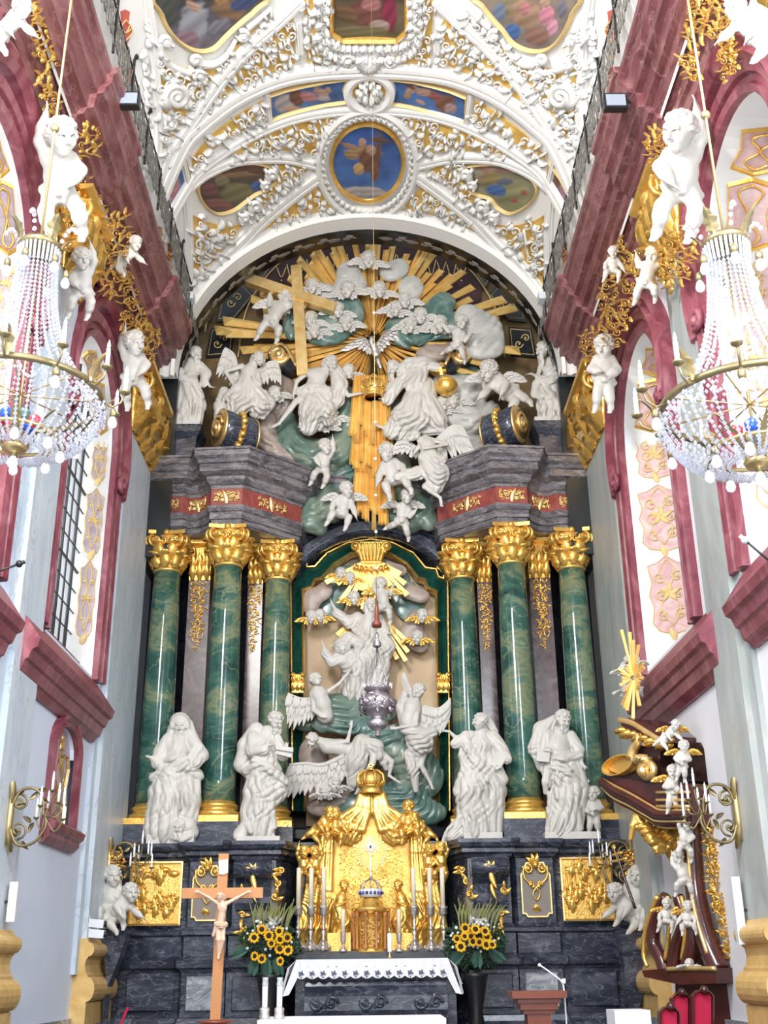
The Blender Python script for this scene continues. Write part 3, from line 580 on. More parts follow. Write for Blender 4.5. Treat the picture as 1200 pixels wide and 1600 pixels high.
# ============================================================ SIDE WALLS
def window(s, yc, num):
    mpf = MX(s, W); sn = 'left' if s < 0 else 'right'
    def ap(o=0.): return arch_path(yc-1.42-o, yc+1.42+o, 5.95, 9.9, 11.25+o)[::1]
    path = ap(); dp = .36 if s < 0 else .95
    mb = MB(); prof = [(0, 0), (0, .10), (.09, .13), (.11, .07), (.2, .07), (.22, .13), (.34, .16), (.4, .13), (.42, 0)]
    prof = [(-a, h) for a, h in prof] if False else prof
    mb.mould(path, prof, mpf, smooth=False)
    # broken, scrolled outer arch
    op = [(yc-1.75, 9.3), (yc-1.9, 9.9), (yc-1.75, 10.6), (yc-1.25, 11.3), (yc-.6, 11.85), (yc, 12.0), (yc+.6, 11.85), (yc+1.25, 11.3), (yc+1.75, 10.6), (yc+1.9, 9.9), (yc+1.75, 9.3)]
    mb.mould(smooth_path(op, 4), [(-.17, 0), (-.15, .16), (-.05, .24), (.02, .16), (.1, .22), (.16, .2), (.18, 0)], mpf)
    for q in (-1, 1):
        mb.spiral(mpf, (yc+q*1.62, 9.42), .17, 1.6, 0 if q > 0 else PI, .06, .04, .16, q, n=18, k=6); mb.spiral(mpf, (yc+q*.95, 11.9), .17, 1.6, PI/2, .06, .04, .2, -q, n=18, k=6)
    struct(mb.build('window_%d' % num, 'red_frame'))
    # splayed reveal
    mb = MB(); cc = (yc, 8.6); V = []; inn = [(cc[0]+(y-cc[0])*.86, cc[1]+(z-cc[1])*.95) for y, z in path]
    for (y, z), (y2, z2) in zip(path, inn): V += [(s*W, y, z), (s*(W+dp), y2, z2)]
    n = len(path); mb.add(V, [(2*i, 2*i+2, 2*i+3, 2*i+1) for i in range(n-1)]+[(0, 1, 2*n-1, 2*n-2)], False); struct(mb.build('window_%d' % num, 'plaster'))
    # leaded glass
    t = thing('leaded_window', 'tall arched window with dark leaded panes in the %s wall, %s' % (sn, 'bay next to the altar' if yc > 14 else 'bay nearer the camera'), 'window', (s*(W+dp), yc, 6)); struct(t)
    g = MB(); g.slab(inn, MX(s, W+dp), -.02, 0); gp = g.build('pane', 'pane', t)
    l = MB(); mp2 = MX(s, W+dp)
    ys = [p[0] for p in inn]; y0, y1 = min(ys), max(ys)
    for i in range(1, 7):
        y = y0+(y1-y0)*i/7; zt = 9.8+1.25*math.sqrt(max(0, 1-((y-yc)/((y1-y0)/2))**2)); l.tube([mp2(y, 6.1, .02), mp2(y, zt, .02)], .018 if i % 2 else .03, 4)
    for i in range(14):
        z = 6.3+i*.35; hw = (y1-y0)/2*(1 if z < 9.8 else math.sqrt(max(0.02, 1-((z-9.8)/1.27)**2))); l.tube([mp2(yc-hw, z, .02), mp2(yc+hw, z, .02)], .03 if i % 4 == 0 else .016, 4)
    l.build('lead_grid', 'lead', gp)
    mb = MB(); mb.mould([(yc-1.25, 6.12), (yc+1.25, 6.12)], [(-.05, 0), (-.05, .12), (.06, .2), (.12, .1), (.12, 0)], mp2); mb.build('inner_sill', 'red_frame', t)
    # painted panels with gilt strapwork on the far reveal (faces the nave) 
    def mrev(u, v, h=0):   # u 0..1 across depth, v height
        a = np.array([s*W, yc+1.42]); b = np.array([s*(W+dp), yc+1.42*.86]); p = a+(b-a)*u; nn = np.array([b[1]-a[1], -(b[0]-a[0])]); nn = nn/np.linalg.norm(nn); nn = nn if nn[1] < 0 else -nn
        p = p+nn*h; return (p[0], p[1], v)
    width = math.hypot(dp, 1.42*.14); k = width
    pm = 'mauve' if s < 0 else 'pink'
    t2 = thing('reveal_ornament', '%s painted panels with gilt strapwork on the %s window reveal, %s' % ('mauve' if s < 0 else 'pink', sn, 'bay next to the altar' if yc > 14 else 'nearer bay'), 'ornament', mrev(.5, 6.2))
    f, g = MB(), MB(); mk = lambda u, v, h=0: mrev(.5+u/k, v, h); hw = .36*k
    shapes = [(6.55, 8.0, .9), (8.0, 9.3, 1.0), (9.35, 10.3, .85)] if True else []
    for z0, z1, q in shapes:
        zc = (z0+z1)/2; hh = (z1-z0)/2*.94; w = hw*q
        o = [(-w, zc-hh*.7), (-w*.7, zc-hh*.9), (0, zc-hh), (w*.7, zc-hh*.9), (w, zc-hh*.7), (w*.86, zc-hh*.3), (w*1.05, zc), (w*.86, zc+hh*.3), (w, zc+hh*.75), (w*.5, zc+hh*.82), (0, zc+hh), (-w*.5, zc+hh*.82), (-w, zc+hh*.75), (-w*.86, zc+hh*.3), (-w*1.05, zc), (-w*.86, zc-hh*.3)]
        f.slab(o, mk, 0, .01); g.mould(o, [(-.012, 0), (0, .03), (.012, 0)], mk, True)
        for a in (-1, 1):
            for dz in (-.5, 0, .45):
                g.spiral(mk, (a*w*.45, zc+hh*dz), w*.32, 1.2, a, .014, .01, .02, a, n=13, k=4)
            g.curve(mk, [(0, zc-hh*.8), (a*w*.5, zc-hh*.3), (0, zc+hh*.1), (a*w*.4, zc+hh*.6), (0, zc+hh*.9)], .012, .02, 4, 4)
        for a in range(5): g.leaf(mk, (0, zc+hh*.05), a*1.26, w*.5, w*.28, .01, .05)
        g.leaf(mk, (0, z0-.05), PI/2, .2, .12, .01, .05); 
    f.build('painted_field', pm, t2); g.build('gilt_line', 'gold_paint' , t2)
    # soffit of the reveal arch
    def msof(u, v, h=0):
        a = PI*v; p = np.array([s*W, yc-1.42*cos(a), 9.9+1.35*sin(a)]); q = np.array([s*(W+dp), yc-1.42*.86*cos(a), 9.83+1.28*sin(a)]); r = p+(q-p)*u; c = np.array([r[0], yc, 9.6]); d = c-r; d[0] = 0; return tuple(r+d/np.linalg.norm(d)*h)
    f, g = MB(), MB(); ms = lambda u, v, h=0: msof(.5+u, v, h)
    for v0, v1 in ((.5, .66), (.68, .9)):
        o = [(-.3, v0+.02), (0, v0), (.3, v0+.02), (.24, (v0+v1)/2), (.3, v1-.02), (0, v1), (-.3, v1-.02), (-.24, (v0+v1)/2)]
        f.slab(o, ms, 0, .01); g.mould(o, [(-.01, 0), (0, .03), (.01, 0)], ms, True)
        for a in (-1, 1): g.curve(ms, [(0, v0+.015), (a*.16, v0+.04), (0, (v0+v1)/2), (a*.16, v1-.04), (0, v1-.015)], .016, .03, 5, 4)
    f.build('painted_field', pm, t2); g.build('gilt_leaves', 'gold', t2)
n = 1
for s in (-1, 1):
    for yc in BAYS: window(s, yc, n); n += 1
# sills (heavy red ledges under each window)
k = 40
for s in (-1, 1):
    for yc, (a, b) in zip(BAYS, ((13.55, 17.9), (8.4, 12.9 if s < 0 else 12.5))):
        prof = [(4.98, .0), (4.98, .06), (5.05, .12), (5.07, .16), (5.2, .2), (5.22, .24), (5.33, .28), (5.36, .34), (5.47, .37), (5.52, .33), (5.56, .30), (5.9, .06), (5.9, 0)]
        V = []; 
        for y, dh in ((a, 0), (b, 0)):
            for z, h in prof: V.append((s*(W-h), y, z))
        m = len(prof); mb = MB(); mb.add(V, [(j, j+1, j+1+m, j+m) for j in range(m-1)]+[tuple(range(m)), tuple(range(m, 2*m))[::-1]]); struct(mb.build('trim_%d' % k, 'red_frame')); k += 1
# pilasters: shaft, stone base, plinth, gilt capital
def pil_capital(s, y0, y1, z0, z1, t):
    X0 = W-.15; mpf = MX(s, X0); yc = (y0+y1)/2; hw = (y1-y0)/2; H = z1-z0; c = MB()
    c.b2((s*W, y0, z0), (s*(X0-.02), y1, z1)); t = c.build('capital', 'gold_rough', t)
    l = MB()
    for row, (zz, L, nn) in enumerate(((z0, .42, 5), (z0+.3*H, .46, 5), (z0+.05, .8, 3))):
        for i in range(nn): 
            y = y0+hw*2*(i+.5)/nn
            l.leaf(mpf, (y, zz), PI/2, L*H, hw*2/nn*1.15, .02, .20+.06*row, 0, 1); l.leaf(mpf, (y, zz+L*H*.8), PI/2, .12*H, hw*2/nn*.8, .16, .32, 0)
        for i in range(2):      # near side, faces the camera
            ms = lambda u, v, h=0: (s*(X0+.0-u), y0-h, v); l.leaf(ms, (-.08+.12*i, zz), PI/2, L*H, .14, .02, .16+.05*row, 0, 1)
    l.build('acanthus', 'gold', t)
    v = MB()
    for q in (-1, 1):
        ce = (yc+q*hw*.92, z1-.26*H)
        v.spiral(MX(s, X0-.22), ce, .2*H, 1.8, PI/2, .05, .04, .05, q, n=26, k=6); v.curve(MX(s, X0-.16), [(yc+q*hw*.1, z1-.35*H), (yc+q*hw*.4, z1-.1*H), (yc+q*hw*.8, z1-.07*H)], (.04, .07), .04, 6)
    v.spiral(lambda a, b, h=0: (s*(X0-a), y0-.05-h, b), (.2, z1-.28*H), .21*H, 1.9, PI/2, .05, .04, .05, 1, n=26, k=6)
    v.ell((s*(X0-.25), yc, z1-.12*H), (.12, .16, .14), 8, 6)
    v.build('volutes', 'gold', t)
    a = MB(); P_ = [(0, 0), (0, .28), (.04, .36), (.09, .38), (.09, .0)]
    a.mould([(y0-.12, z1-.02), (y1+.12, z1-.02)], [(x, h) for x, h in P_], MX(s, X0)); a.b2((s*W, y0-.1, z1), (s*(X0-.3), y1+.1, z1+.08)); a.build('abacus', 'gold', t)
    d = MB()
    for i in range(9):
        y = y0+hw*2*(i+.5)/9; d.curve(MX(s, X0-.02), [(y, z0+.1), (y+.03, z0-.12), (y, z0-.22-.12*sin(i*2.))], (.05, .01), .06, 5, 3)
    pass
def pilaster(s, y0, y1, where, m='pilaster', zc=10.75):
    sn = 'left' if s < 0 else 'right'
    t = thing('pilaster', 'tall pale veined pilaster with gilt capital on the %s wall, %s' % (sn, where), 'pilaster', (s*(W-.1), (y0+y1)/2, 0)); struct(t)
    b = MB(); b.b2((s*W, y0, 1.55), (s*(W-.15), y1, zc)); b.b2((s*W, y0-.22, 1.55), (s*(W-.07), y0, 12.2)); b.b2((s*W, y1, 1.55), (s*(W-.07), y1+.15, 12.2)); b.build('shaft', m, t)
    pr = [(1.15, .0), (1.15, .20), (1.28, .22), (1.36, .31), (1.48, .33), (1.56, .28), (1.62, .24), (1.78, .22), (1.84, .27), (1.94, .29), (2.02, .24), (2.06, .18), (2.06, 0)]
    pr = [(z, h) for z, h in pr]; tor = lambda z0, z1, h0, r: [(z0+(z1-z0)*(1-cos(PI*k/8))/2, h0+r*sin(PI*k/8)) for k in range(9)]
    pr = [(1.14, 0), (1.14, .22)]+tor(1.17, 1.52, .22, .12)+[(1.55, .22), (1.58, .19), (1.68, .165), (1.76, .18), (1.79, .21)]+tor(1.80, 2.0, .20, .09)+[(2.03, .18), (2.06, .17), (2.06, 0)]; m_ = len(pr); V = []
    for y, e in ((y0-.05, 0), (y1+.05, 0)):
        for z, h in pr: V.append((s*(W-h), y, z))
    b = MB(); b.add(V, [(j, j+1, j+1+m_, j+m_) for j in range(m_-1)]+[tuple(range(m_)), tuple(range(m_, 2*m_))[::-1]])
    for z, h in pr[1:-1]: pass
    b.b2((s*W, y0-.09, .85), (s*(W-.24), y1+.06, 1.16)); b.build('stone_base', 'yellow_stone', t, smooth=None)
    b = MB(); b.b2((s*W, y0-.1, 0), (s*(W-.26), y1+.1, .86)); b.build('plinth', 'bluegray_light', t)
    pil_capital(s, y0, y1, zc, zc+1.25, t)
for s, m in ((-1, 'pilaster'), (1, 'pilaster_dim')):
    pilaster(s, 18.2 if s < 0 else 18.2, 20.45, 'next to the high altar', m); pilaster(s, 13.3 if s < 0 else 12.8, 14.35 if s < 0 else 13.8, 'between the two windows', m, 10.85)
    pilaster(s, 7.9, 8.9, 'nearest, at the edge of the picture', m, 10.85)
# low marble dado
for s in (-1, 1): mb = MB(); mb.b2((s*W, 3, 0), (s*(W-.05), 18.1, .95)); struct(mb.build('baseboard_%s' % ('left' if s < 0 else 'right'), 'bluegray_light'))
# great cornice with breaks
k = 50
for s in (-1, 1):
    prof = [(12.05, 0), (12.05, .10), (12.2, .12), (12.22, .17), (12.4, .19), (12.42, .25), (12.5, .27), (12.52, .14), (12.9, .14), (12.92, .2), (13.0, .24), (13.02, .32), (13.12, .36), (13.14, .46), (13.38, .48), (13.40, .58), (13.5, .60), (13.6, .68), (13.75, .70), (13.78, .75), (13.88, .76), (13.88, 0)]
    segs = []
    for a, b, e in ((4, 7.7, 0), (7.7, 9.1, .1), (9.1, 12.7, 0), (12.7, 14.5, .1), (14.5, 18.0, 0), (18.0, 19.95, .1)): segs += [(a, e), (b, e)]
    V = []; m_ = len(prof)
    for y, e in segs:
        for z, h in prof: V.append((s*(W-h-(e if h else 0)), y, z))
    mb = MB(); mb.add(V, [(i*m_+j, i*m_+j+1, (i+1)*m_+j+1, (i+1)*m_+j) for i in range(len(segs)-1) for j in range(m_-1)]+[tuple((len(segs)-1)*m_+j for j in range(m_))])
    struct(mb.build('trim_%d' % k, 'red_cornice')); k += 1
    # frieze ornament
    mb = MB(); R = random.Random(3)
    for i in range(30):
        y = 8+i*.4; mb.spiral(MX(s, W-.14), (y, 12.7), .12, 1.2, R.uniform(0, 6), .02, .012, .02, R.choice((-1, 1)), n=12, k=4); mb.leaf(MX(s, W-.14), (y+.2, 12.62), R.uniform(0, 6), .2, .1, .01, .06)
    tag(mb.build('frieze_ornament', 'gold_pale'), 'gilt scroll frieze under the %s cornice' % ('left' if s < 0 else 'right'), 'ornament')
    # iron gallery railing
    t = thing('gallery_railing', 'dark wrought iron railing with scrollwork along the %s cornice' % ('left' if s < 0 else 'right'), 'railing', (s*3.66, 14, 13.88))
    X = 3.66
    r = MB(); r.bar((s*X, 6, 14.9), (s*X, 19.8, 14.9), .05, .04); r.bar((s*X, 6, 14.0), (s*X, 19.8, 14.0), .03, .03); r.bar((s*X, 6, 14.58), (s*X, 19.8, 14.74), .025, .025); r.build('rails', 'iron', t)
    for i in range(12):
        y = 6.4+i*1.2; p = MB(); p.bar((s*X, y, 13.86), (s*X, y, 14.92), .035, .035); p.lathe([(.03, 0), (.06, .03), (.06, .06), (.02, .12), (.0, .14)], (s*X, y, 14.92), 8); p.build('post', 'iron', t)
        q = MB(); mpx = MX(s, X)
        for j in range(3):
            yy = y+.2+j*.4; q.spiral(mpx, (yy-.05, 14.5), .13, 1.3, PI/2, .016, .012, 0, 1, n=14, k=4); q.spiral(mpx, (yy+.05, 14.2), .13, 1.3, -PI/2, .016, .012, 0, -1, n=14, k=4)
            q.curve(mpx, [(yy-.18, 14.0), (yy+.02, 14.3), (yy+.18, 14.74)], .014, 0, 4, 4); q.curve(mpx, [(yy+.18, 14.0), (yy-.02, 14.3), (yy-.18, 14.74)], .014, 0, 4, 4); q.bar((s*X, yy-.2, 14.0), (s*X, yy-.2, 14.74), .016, .016)
        q.build('scroll_panel', 'iron_gray', t)
# little arched niche on the left wall
mpf = MX(-1, W); t = thing('wall_niche', 'small arched red marble niche with gilt strapwork on the left wall', 'niche', (-W, 16.46, 3.3))
path = arch_path(15.86, 17.06, 3.5, 4.55, 4.92, 16)
mb = MB(); mb.mould(path, [(0, 0), (0, .08), (.05, .11), (.08, .06), (.13, .10), (.17, .1), (.18, 0)], mpf); mb.build('frame', 'red_frame', t)
mb = MB(); V = [(-(W-h), y, z) for y in (15.62, 17.3) for z, h in ((3.22, 0), (3.22, .06), (3.3, .14), (3.36, .14), (3.4, .2), (3.48, .22), (3.54, .14), (3.54, 0))]; mb.add(V, [(j, j+1, j+9, j+8) for j in range(7)]+[tuple(range(8)), tuple(range(8, 16))[::-1]]); mb.build('sill', 'red_frame', t)
mb = MB(); mb.slab(path, MX(-1, W+.06), -.01, 0); mb.build('back_panel', 'mauve', t)
mb = MB(); m_ = MX(-1, W+.05); y = 16.46
mb.mould([(15.98, 3.6), (16.3, 3.55), (16.46, 3.62), (16.62, 3.55), (16.94, 3.6), (16.94, 3.85), (16.86, 4.1), (16.94, 4.4), (16.86, 4.55), (16.06, 4.55), (15.98, 4.4), (16.06, 4.1), (15.98, 3.85)], [(-.012, 0), (0, .04), (.012, 0)], m_, True)
for a in (-1, 1):
    mb.curve(m_, [(y, 3.62), (y+a*.25, 3.8), (y, 4.0), (y-a*.2, 4.2), (y, 4.4), (y+a*.2, 4.55)], .014, .03, 5, 5); mb.curve(m_, [(y+a*.3, 3.7), (y, 3.95), (y+a*.28, 4.15), (y, 4.5)], .014, .03, 5, 5); mb.spiral(m_, (y+a*.28, 3.78), .1, 1.3, 0, .014, .012, .03, a, n=14, k=4)
for a in range(5): mb.leaf(m_, (y, 4.7), a*1.26, .12, .08, .01, .04)
mb.build('gilt_strapwork', 'gold_pale', t)
# ============================================================ HIGH ALTAR ARCHITECTURE
def pathmap(path):
    """u along plan path, v height, h outwards (towards nave)"""
    P_ = [np.asarray(p, float) for p in path]; L = [0]
    for a, b in zip(P_[:-1], P_[1:]): L.append(L[-1]+np.linalg.norm(b-a))
    def f(u, v, h=0):
        u = max(0, min(L[-1]-1e-6, u)); i = max(k for k in range(len(L)) if L[k] <= u); i = min(i, len(P_)-2)
        t = (u-L[i])/(L[i+1]-L[i]); p = P_[i]+(P_[i+1]-P_[i])*t; d = nrm(P_[i+1]-P_[i]); nn = np.array([d[1], -d[0]]); 
        if path[-1][0] < path[0][0]: nn = -nn
        p = p+nn*h; return (p[0], p[1], v)
    f.L = L; return f
def capital(t, c, z0, z1, r):
    H = z1-z0
    mb = MB(); mb.lathe([(r*1.02, z0-.06), (r*1.12, z0-.03), (r*1.02, z0), (r*1.0, z0+.1), (r*1.05, z0+H*.5), (r*1.35, z0+H*.85), (r*1.2, z0+H*.9)], (c[0], c[1], 0), 20); t = mb.build('capital', 'gold_rough', t)
    def cyl(u, v, h=0): a = u/r; return (c[0]+(r+h)*sin(a), c[1]-(r+h)*cos(a), v)
    l = MB()
    for row, (zz, L, n_) in enumerate(((z0, .36, 9), (z0+.22*H, .42, 8))):
        for i in range(n_):
            u = (2*PI*(i+.5*row)/n_)*r; w = 2*PI*r/n_*1.1
            l.leaf(cyl, (u, zz), PI/2, L*H, w, .02, .12+.05*row, 0, 1); l.leaf(cyl, (u, zz+L*H*.82), PI/2, .13*H, w*.8, .1, .20+.05*row, 0)
    l.build('acanthus', 'gold', t)
    v = MB()
    for k in range(4):
        a = PI/4+k*PI/2; d = np.array([sin(a), -cos(a), 0]); e = np.array([cos(a), sin(a), 0]); o = np.array([c[0], c[1], 0])
        for off in (-.035, .035): v.spiral(lambda u, w_, h=0: tuple(o+d*u+e*(off+(h if off > 0 else -h))+np.array([0, 0, w_])), (r*1.55, z0+H*.70), .17*H, 1.7, PI/2, .035, .03, .02, -1, n=20, k=5)
        b = k*PI/2; d2 = np.array([sin(b), -cos(b), 0]); e2 = np.array([cos(b), sin(b), 0])
        for q in (-1, 1):
            v.spiral(lambda u, w_, h=0: tuple(o+d2*(r*1.18+h)+e2*u+np.array([0, 0, w_])), (q*r*.3, z0+H*.68), .1*H, 1.4, PI/2, .025, .018, .03, q, n=14, k=4)
            v.tube([o+d2*r*1.1+e2*q*r*.25+np.array([0, 0, z0+H*.5]), o+d2*r*1.25+e2*q*r*.6+np.array([0, 0, z0+H*.78]), o+(d2+e2*q)*nrm((1, 1))[0]*r*1.55*1.0+np.array([0, 0, z0+H*.86])], [.025, .035, .04], 5)
        v.ell(o+d2*(r*1.32)+np.array([0, 0, z0+H*.92]), (.07, .07, .07), 7, 5)
    v.build('volutes', 'gold', t)
    ab = MB(); pl = []
    for k in range(4):
        a0 = -PI/4+k*PI/2; A = np.array([sin(a0), -cos(a0)])*r*1.95; B = np.array([sin(a0+PI/2), -cos(a0+PI/2)])*r*1.95
        for i in range(6): tt = i/6; p = A+(B-A)*tt; mid = (A+B)/2; p = p-nrm(mid)*sin(PI*tt)*r*.22; pl.append((c[0]+p[0], c[1]+p[1]))
    ab.slab(pl, lambda u, v, h=0: (u, v, h), z0+H*.9, z1, 0); ab.build('abacus', 'gold', t)
COLS = [(3.95, 20.6, .29), (2.73, 20.3, .295), (1.84, 21.15, .28)]
nmc = {0: 'outermost, beside the wall', 1: 'the middle and foremost one', 2: 'innermost, beside the niche'}
for s in (-1, 1):
    for i, (x, y, r) in enumerate(COLS):
        t = thing('altar_column', 'green marble altar column with gilt capital, %s, %s side' % (nmc[i], 'left' if s < 0 else 'right'), 'column', (s*x, y, 3.68), 'green marble columns of the high altar')
        c = (s*x, y, 0)
        b = MB(); b.b2((s*x-r*1.5, y-r*1.5, 3.5), (s*x+r*1.5, y+r*1.5, 3.97)); b.b2((s*x-r*1.6, y-r*1.6, 3.56), (s*x+r*1.6, y+r*1.6, 3.66)); b.build('pedestal_block', 'bluegray', t)
        b = MB(); b.b2((s*x-r*1.42, y-r*1.42, 3.97), (s*x+r*1.42, y+r*1.42, 4.08)); b.lathe([(r*1.38, 4.08), (r*1.42, 4.12), (r*1.38, 4.17), (r*1.2, 4.18), (r*1.15, 4.22), (r*1.25, 4.25), (r*1.25, 4.29), (r*1.08, 4.31), (r*1.05, 4.35)], c, 28); b.build('base', 'gold', t)
        b = MB(); b.lathe([(r*1.03, 4.33), (r*1.03, 4.7), (r*1.0, 6.2), (r*.93, 7.8), (r*.88, 8.8)], c, 32); b.build('shaft', 'green', t)
        capital(t, (s*x, y), 8.8, 9.55, r*.88)
    for x, y, w in ((3.38, 21.0, .42), (2.3, 21.25, .3)):
        t = thing('altar_pilaster', 'brown marble pilaster with gilt capital behind the green columns, %s side, %s' % ('left' if s < 0 else 'right', 'outer' if x > 3 else 'inner'), 'pilaster', (s*x, y+.2, 3.68))
        b = MB(); b.b2((s*x-w/2, y, 3.68), (s*x+w/2, y+.5, 8.75)); b.build('shaft', 'brown_marble', t)
        b = MB(); b.b2((s*x-w/2-.05, y-.05, 3.98), (s*x+w/2+.05, y+.5, 4.3)); b.build('base', 'gold_rough', t)
        b = MB(); b.b2((s*x-w/2, y-.02, 8.75), (s*x+w/2, y+.5, 9.5)); mpp_ = MY(y)
        for row in range(2):
            for i in range(3): b.leaf(mpp_, (s*x-w/2+w*(i+.5)/3, 8.75+.2*row), PI/2, .34, w*.38, .02, .16, 0, 1)
        for q in (-1, 1): b.spiral(MY(y-.1), (s*x+q*w*.5, 9.3), .13, 1.5, PI/2, .035, .03, .03, q, n=18)
        b.b2((s*x-w/2-.1, y-.2, 9.47), (s*x+w/2+.1, y+.5, 9.55)); b.build('capital', 'gold', t)
        b = MB()
        fill(b, MY(y), [(s*x-w*.32, 8.7), (s*x+w*.32, 8.7), (s*x+w*.2, 7.6), (s*x, 7.3), (s*x-w*.2, 7.6)], .085, 1., i_ := int(x*10), .035, .6)
        b.build('gilt_pendant', 'gold', t)
# entablature
EP = [(-4.5, 20.95), (-4.36, 20.95), (-4.34, 20.55), (-3.72, 20.5), (-3.6, 20.62), (-3.35, 20.55), (-3.12, 20.3), (-3.08, 20.15), (-2.5, 20.1), (-2.36, 20.25), (-2.1, 20.45), (-1.62, 20.92), (-1.42, 21.1), (-1.35, 21.9)]
arch_pr = [(0, 9.55), (.0, 9.7), (-.04, 9.7), (-.04, 9.84), (-.07, 9.86), (-.10, 9.92), (-.11, 9.96), (0, 9.97)]
cor_pr = [(0, 10.34), (-.04, 10.34), (-.05, 10.4), (-.09, 10.42), (-.14, 10.5), (-.15, 10.56), (-.2, 10.58), (-.3, 10.62), (-.3, 10.76), (-.34, 10.78), (-.36, 10.84), (-.42, 10.9), (-.43, 11.0), (-.46, 11.0), (-.46, 11.05), (.3, 11.05)]
for s in (-1, 1):
    t = thing('entablature', 'curved grey marble entablature with red gilded frieze above the %s columns' % ('left' if s < 0 else 'right'), 'entablature', (s*3, 21, 9.55))
    mp = (lambda u, v, h=0: (u, v, h)) if s < 0 else (lambda u, v, h=0: (-u, v, h))
    mb = MB(); mb.mould(EP, arch_pr, mp); mb.slab(EP+[(-4.5, 21.9)], lambda u, v, h=0: (s*-u, v, h), 9.56, 9.6); mb.build('architrave', 'entab', t)
    mb = MB(); mb.mould(EP, [(0, 9.95), (-.03, 9.96), (-.03, 10.35), (0, 10.36)], mp); mb.build('frieze', 'red_frieze', t)
    CPT = EP[:-1]+[(-1.3, 21.4), (-.85, 21.5), (-.8, 21.9)]; mb = MB(); mb.mould(CPT, cor_pr, mp); mb.slab(EP+[(-4.5, 21.9)], lambda u, v, h=0: (s*-u, v, h), 11.0, 11.045); mb.build('cornice', 'entab', t)
    ep = EP if s < 0 else [(-x, y) for x, y in EP]; pm = pathmap(ep); L = pm.L
    def orn(mb, u, w):
        for q in (-1, 1):
            mb.spiral(lambda a, b, h=0: pm(a, b, .03+h), (u+q*w*.22, 10.18), .075, 1.3, q, .016, .012, .02, q, n=14, k=4); mb.spiral(lambda a, b, h=0: pm(a, b, .03+h), (u+q*w*.42, 10.13), .05, 1.2, q*2, .014, .01, .02, -q, n=12, k=4)
            for k_ in range(5): mb.spiral(lambda a, b, h=0: pm(a, b, .03+h), (u+q*w*(.06+.1*k_), 10.17+.07*(-1)**k_), .045, 1.2, k_*1.9, .011, .008, .01, q*(-1)**k_, n=11, k=4)
            for k_ in range(3): mb.leaf(lambda a, b, h=0: pm(a, b, .03+h), (u+q*w*(.1+.14*k_), 10.14+.05*(k_ % 2)), (0 if q > 0 else PI)+.6*(-1)**k_, .10, .035, .01, .04)
        mb.leaf(lambda a, b, h=0: pm(a, b, .03+h), (u, 10.02), PI/2, .28, .12, .01, .06)
    for k_, (u, w) in enumerate(((L[2]+.3, .5), ((L[3]+L[6])/2, .5), ((L[7]+L[8])/2, .5), ((L[9]+L[11])/2+.02, .72))):
        mb = MB(); orn(mb, u, w); mb.build('gilt_scroll', 'gold_pale', t)
# dark wall behind the columns and panels
mb = MB()
for s in (-1, 1): mb.b2((s*1.55, 21.75, 0), (s*4.5, 22.15, 11.1))
struct(mb.build('wall_altar', 'black_marble'))
# ---- niche
NB = MP(22.0)
t = thing('niche', 'arched altar niche with green marble frame, gilt edges and glowing beige painted ground', 'niche', P(583, 1310, 22.0))
out = [(459, 1270), (456, 912), (470, 905), (476, 894), (493, 893), (512, 872), (545, 856), (580, 851), (612, 856), (645, 872), (664, 895), (680, 897), (684, 909), (698, 914), (701, 1270)]
inn = [(478, 1270), (475, 930), (488, 925), (494, 914), (503, 912), (523, 890), (550, 873), (580, 867), (608, 873), (635, 889), (652, 911), (662, 914), (667, 926), (680, 932), (684, 1270)]
mb = MB(); n = len(out); V = []
for (a, b), (c_, d) in zip(out, inn):
    for u, h in ((0, 0), (0, .22), (.25, .3), (.5, .14), (.75, .26), (1, .16), (1, -.1)): V.append(NB(a+(c_-a)*u, b+(d-b)*u, h))
mb.add(V, [(i*7+j, i*7+j+1, i*7+j+8, i*7+j+7) for i in range(n-1) for j in range(6)]); mb.build('green_frame', 'green_dark', t)
mb = MB(); mb.mould(out, [(-1, .2), (-.9, .34), (.9, .34), (1, .2)], NB); mb.mould(inn, [(-2.5, .1), (-2.2, .34), (0, .38), (1.2, .3), (1.5, .1)], NB); mb.build('gilt_edges', 'gold', t)
ctr = inn+[(684, 1290), (478, 1290)]
mat('niche_ground', (.62, .47, .30), .6, col2=(.42, .29, .17), scale=.9)
mb = MB(); mb.slab(ctr, NB, -.12, -.08); mb.build('painted_ground', 'niche_ground', t)
mb = MB(); arc = [(452, 905), (470, 882), (500, 858), (540, 840), (580, 834), (622, 840), (660, 858), (690, 882), (706, 905)]
mb.mould(smooth_path(arc, 4), [(-16, 0), (-15, .5), (-11, .55), (-9, .4), (-2, .36), (0, .45), (5, .42), (8, .55), (14, .6), (16, .5), (16, 0)], NB); mb.build('arch_moulding', 'bluegray', t)
for s in (-1, 1):   # gilt small capitals on the frame sides
    cx = 466 if s < 0 else 692; b = MB(); b.slab([(cx-10, 1058), (cx+10, 1058), (cx+9, 1086), (cx-9, 1086)], MP(21.75), 0, .22)
    for r_0 in range(2):
        for i in range(3): b.leaf(MP(21.75), (cx-7+7*i, 1086-12*r_0), -PI/2, 16, 8, .2, .32, 0, 1)
    for i in (-1, 1): b.spiral(MP(21.7), (cx+i*8, 1060), 5, 1.5, PI/2, .03, .025, .22, i, n=14)
    b.build('gilt_capital', 'gold', t)
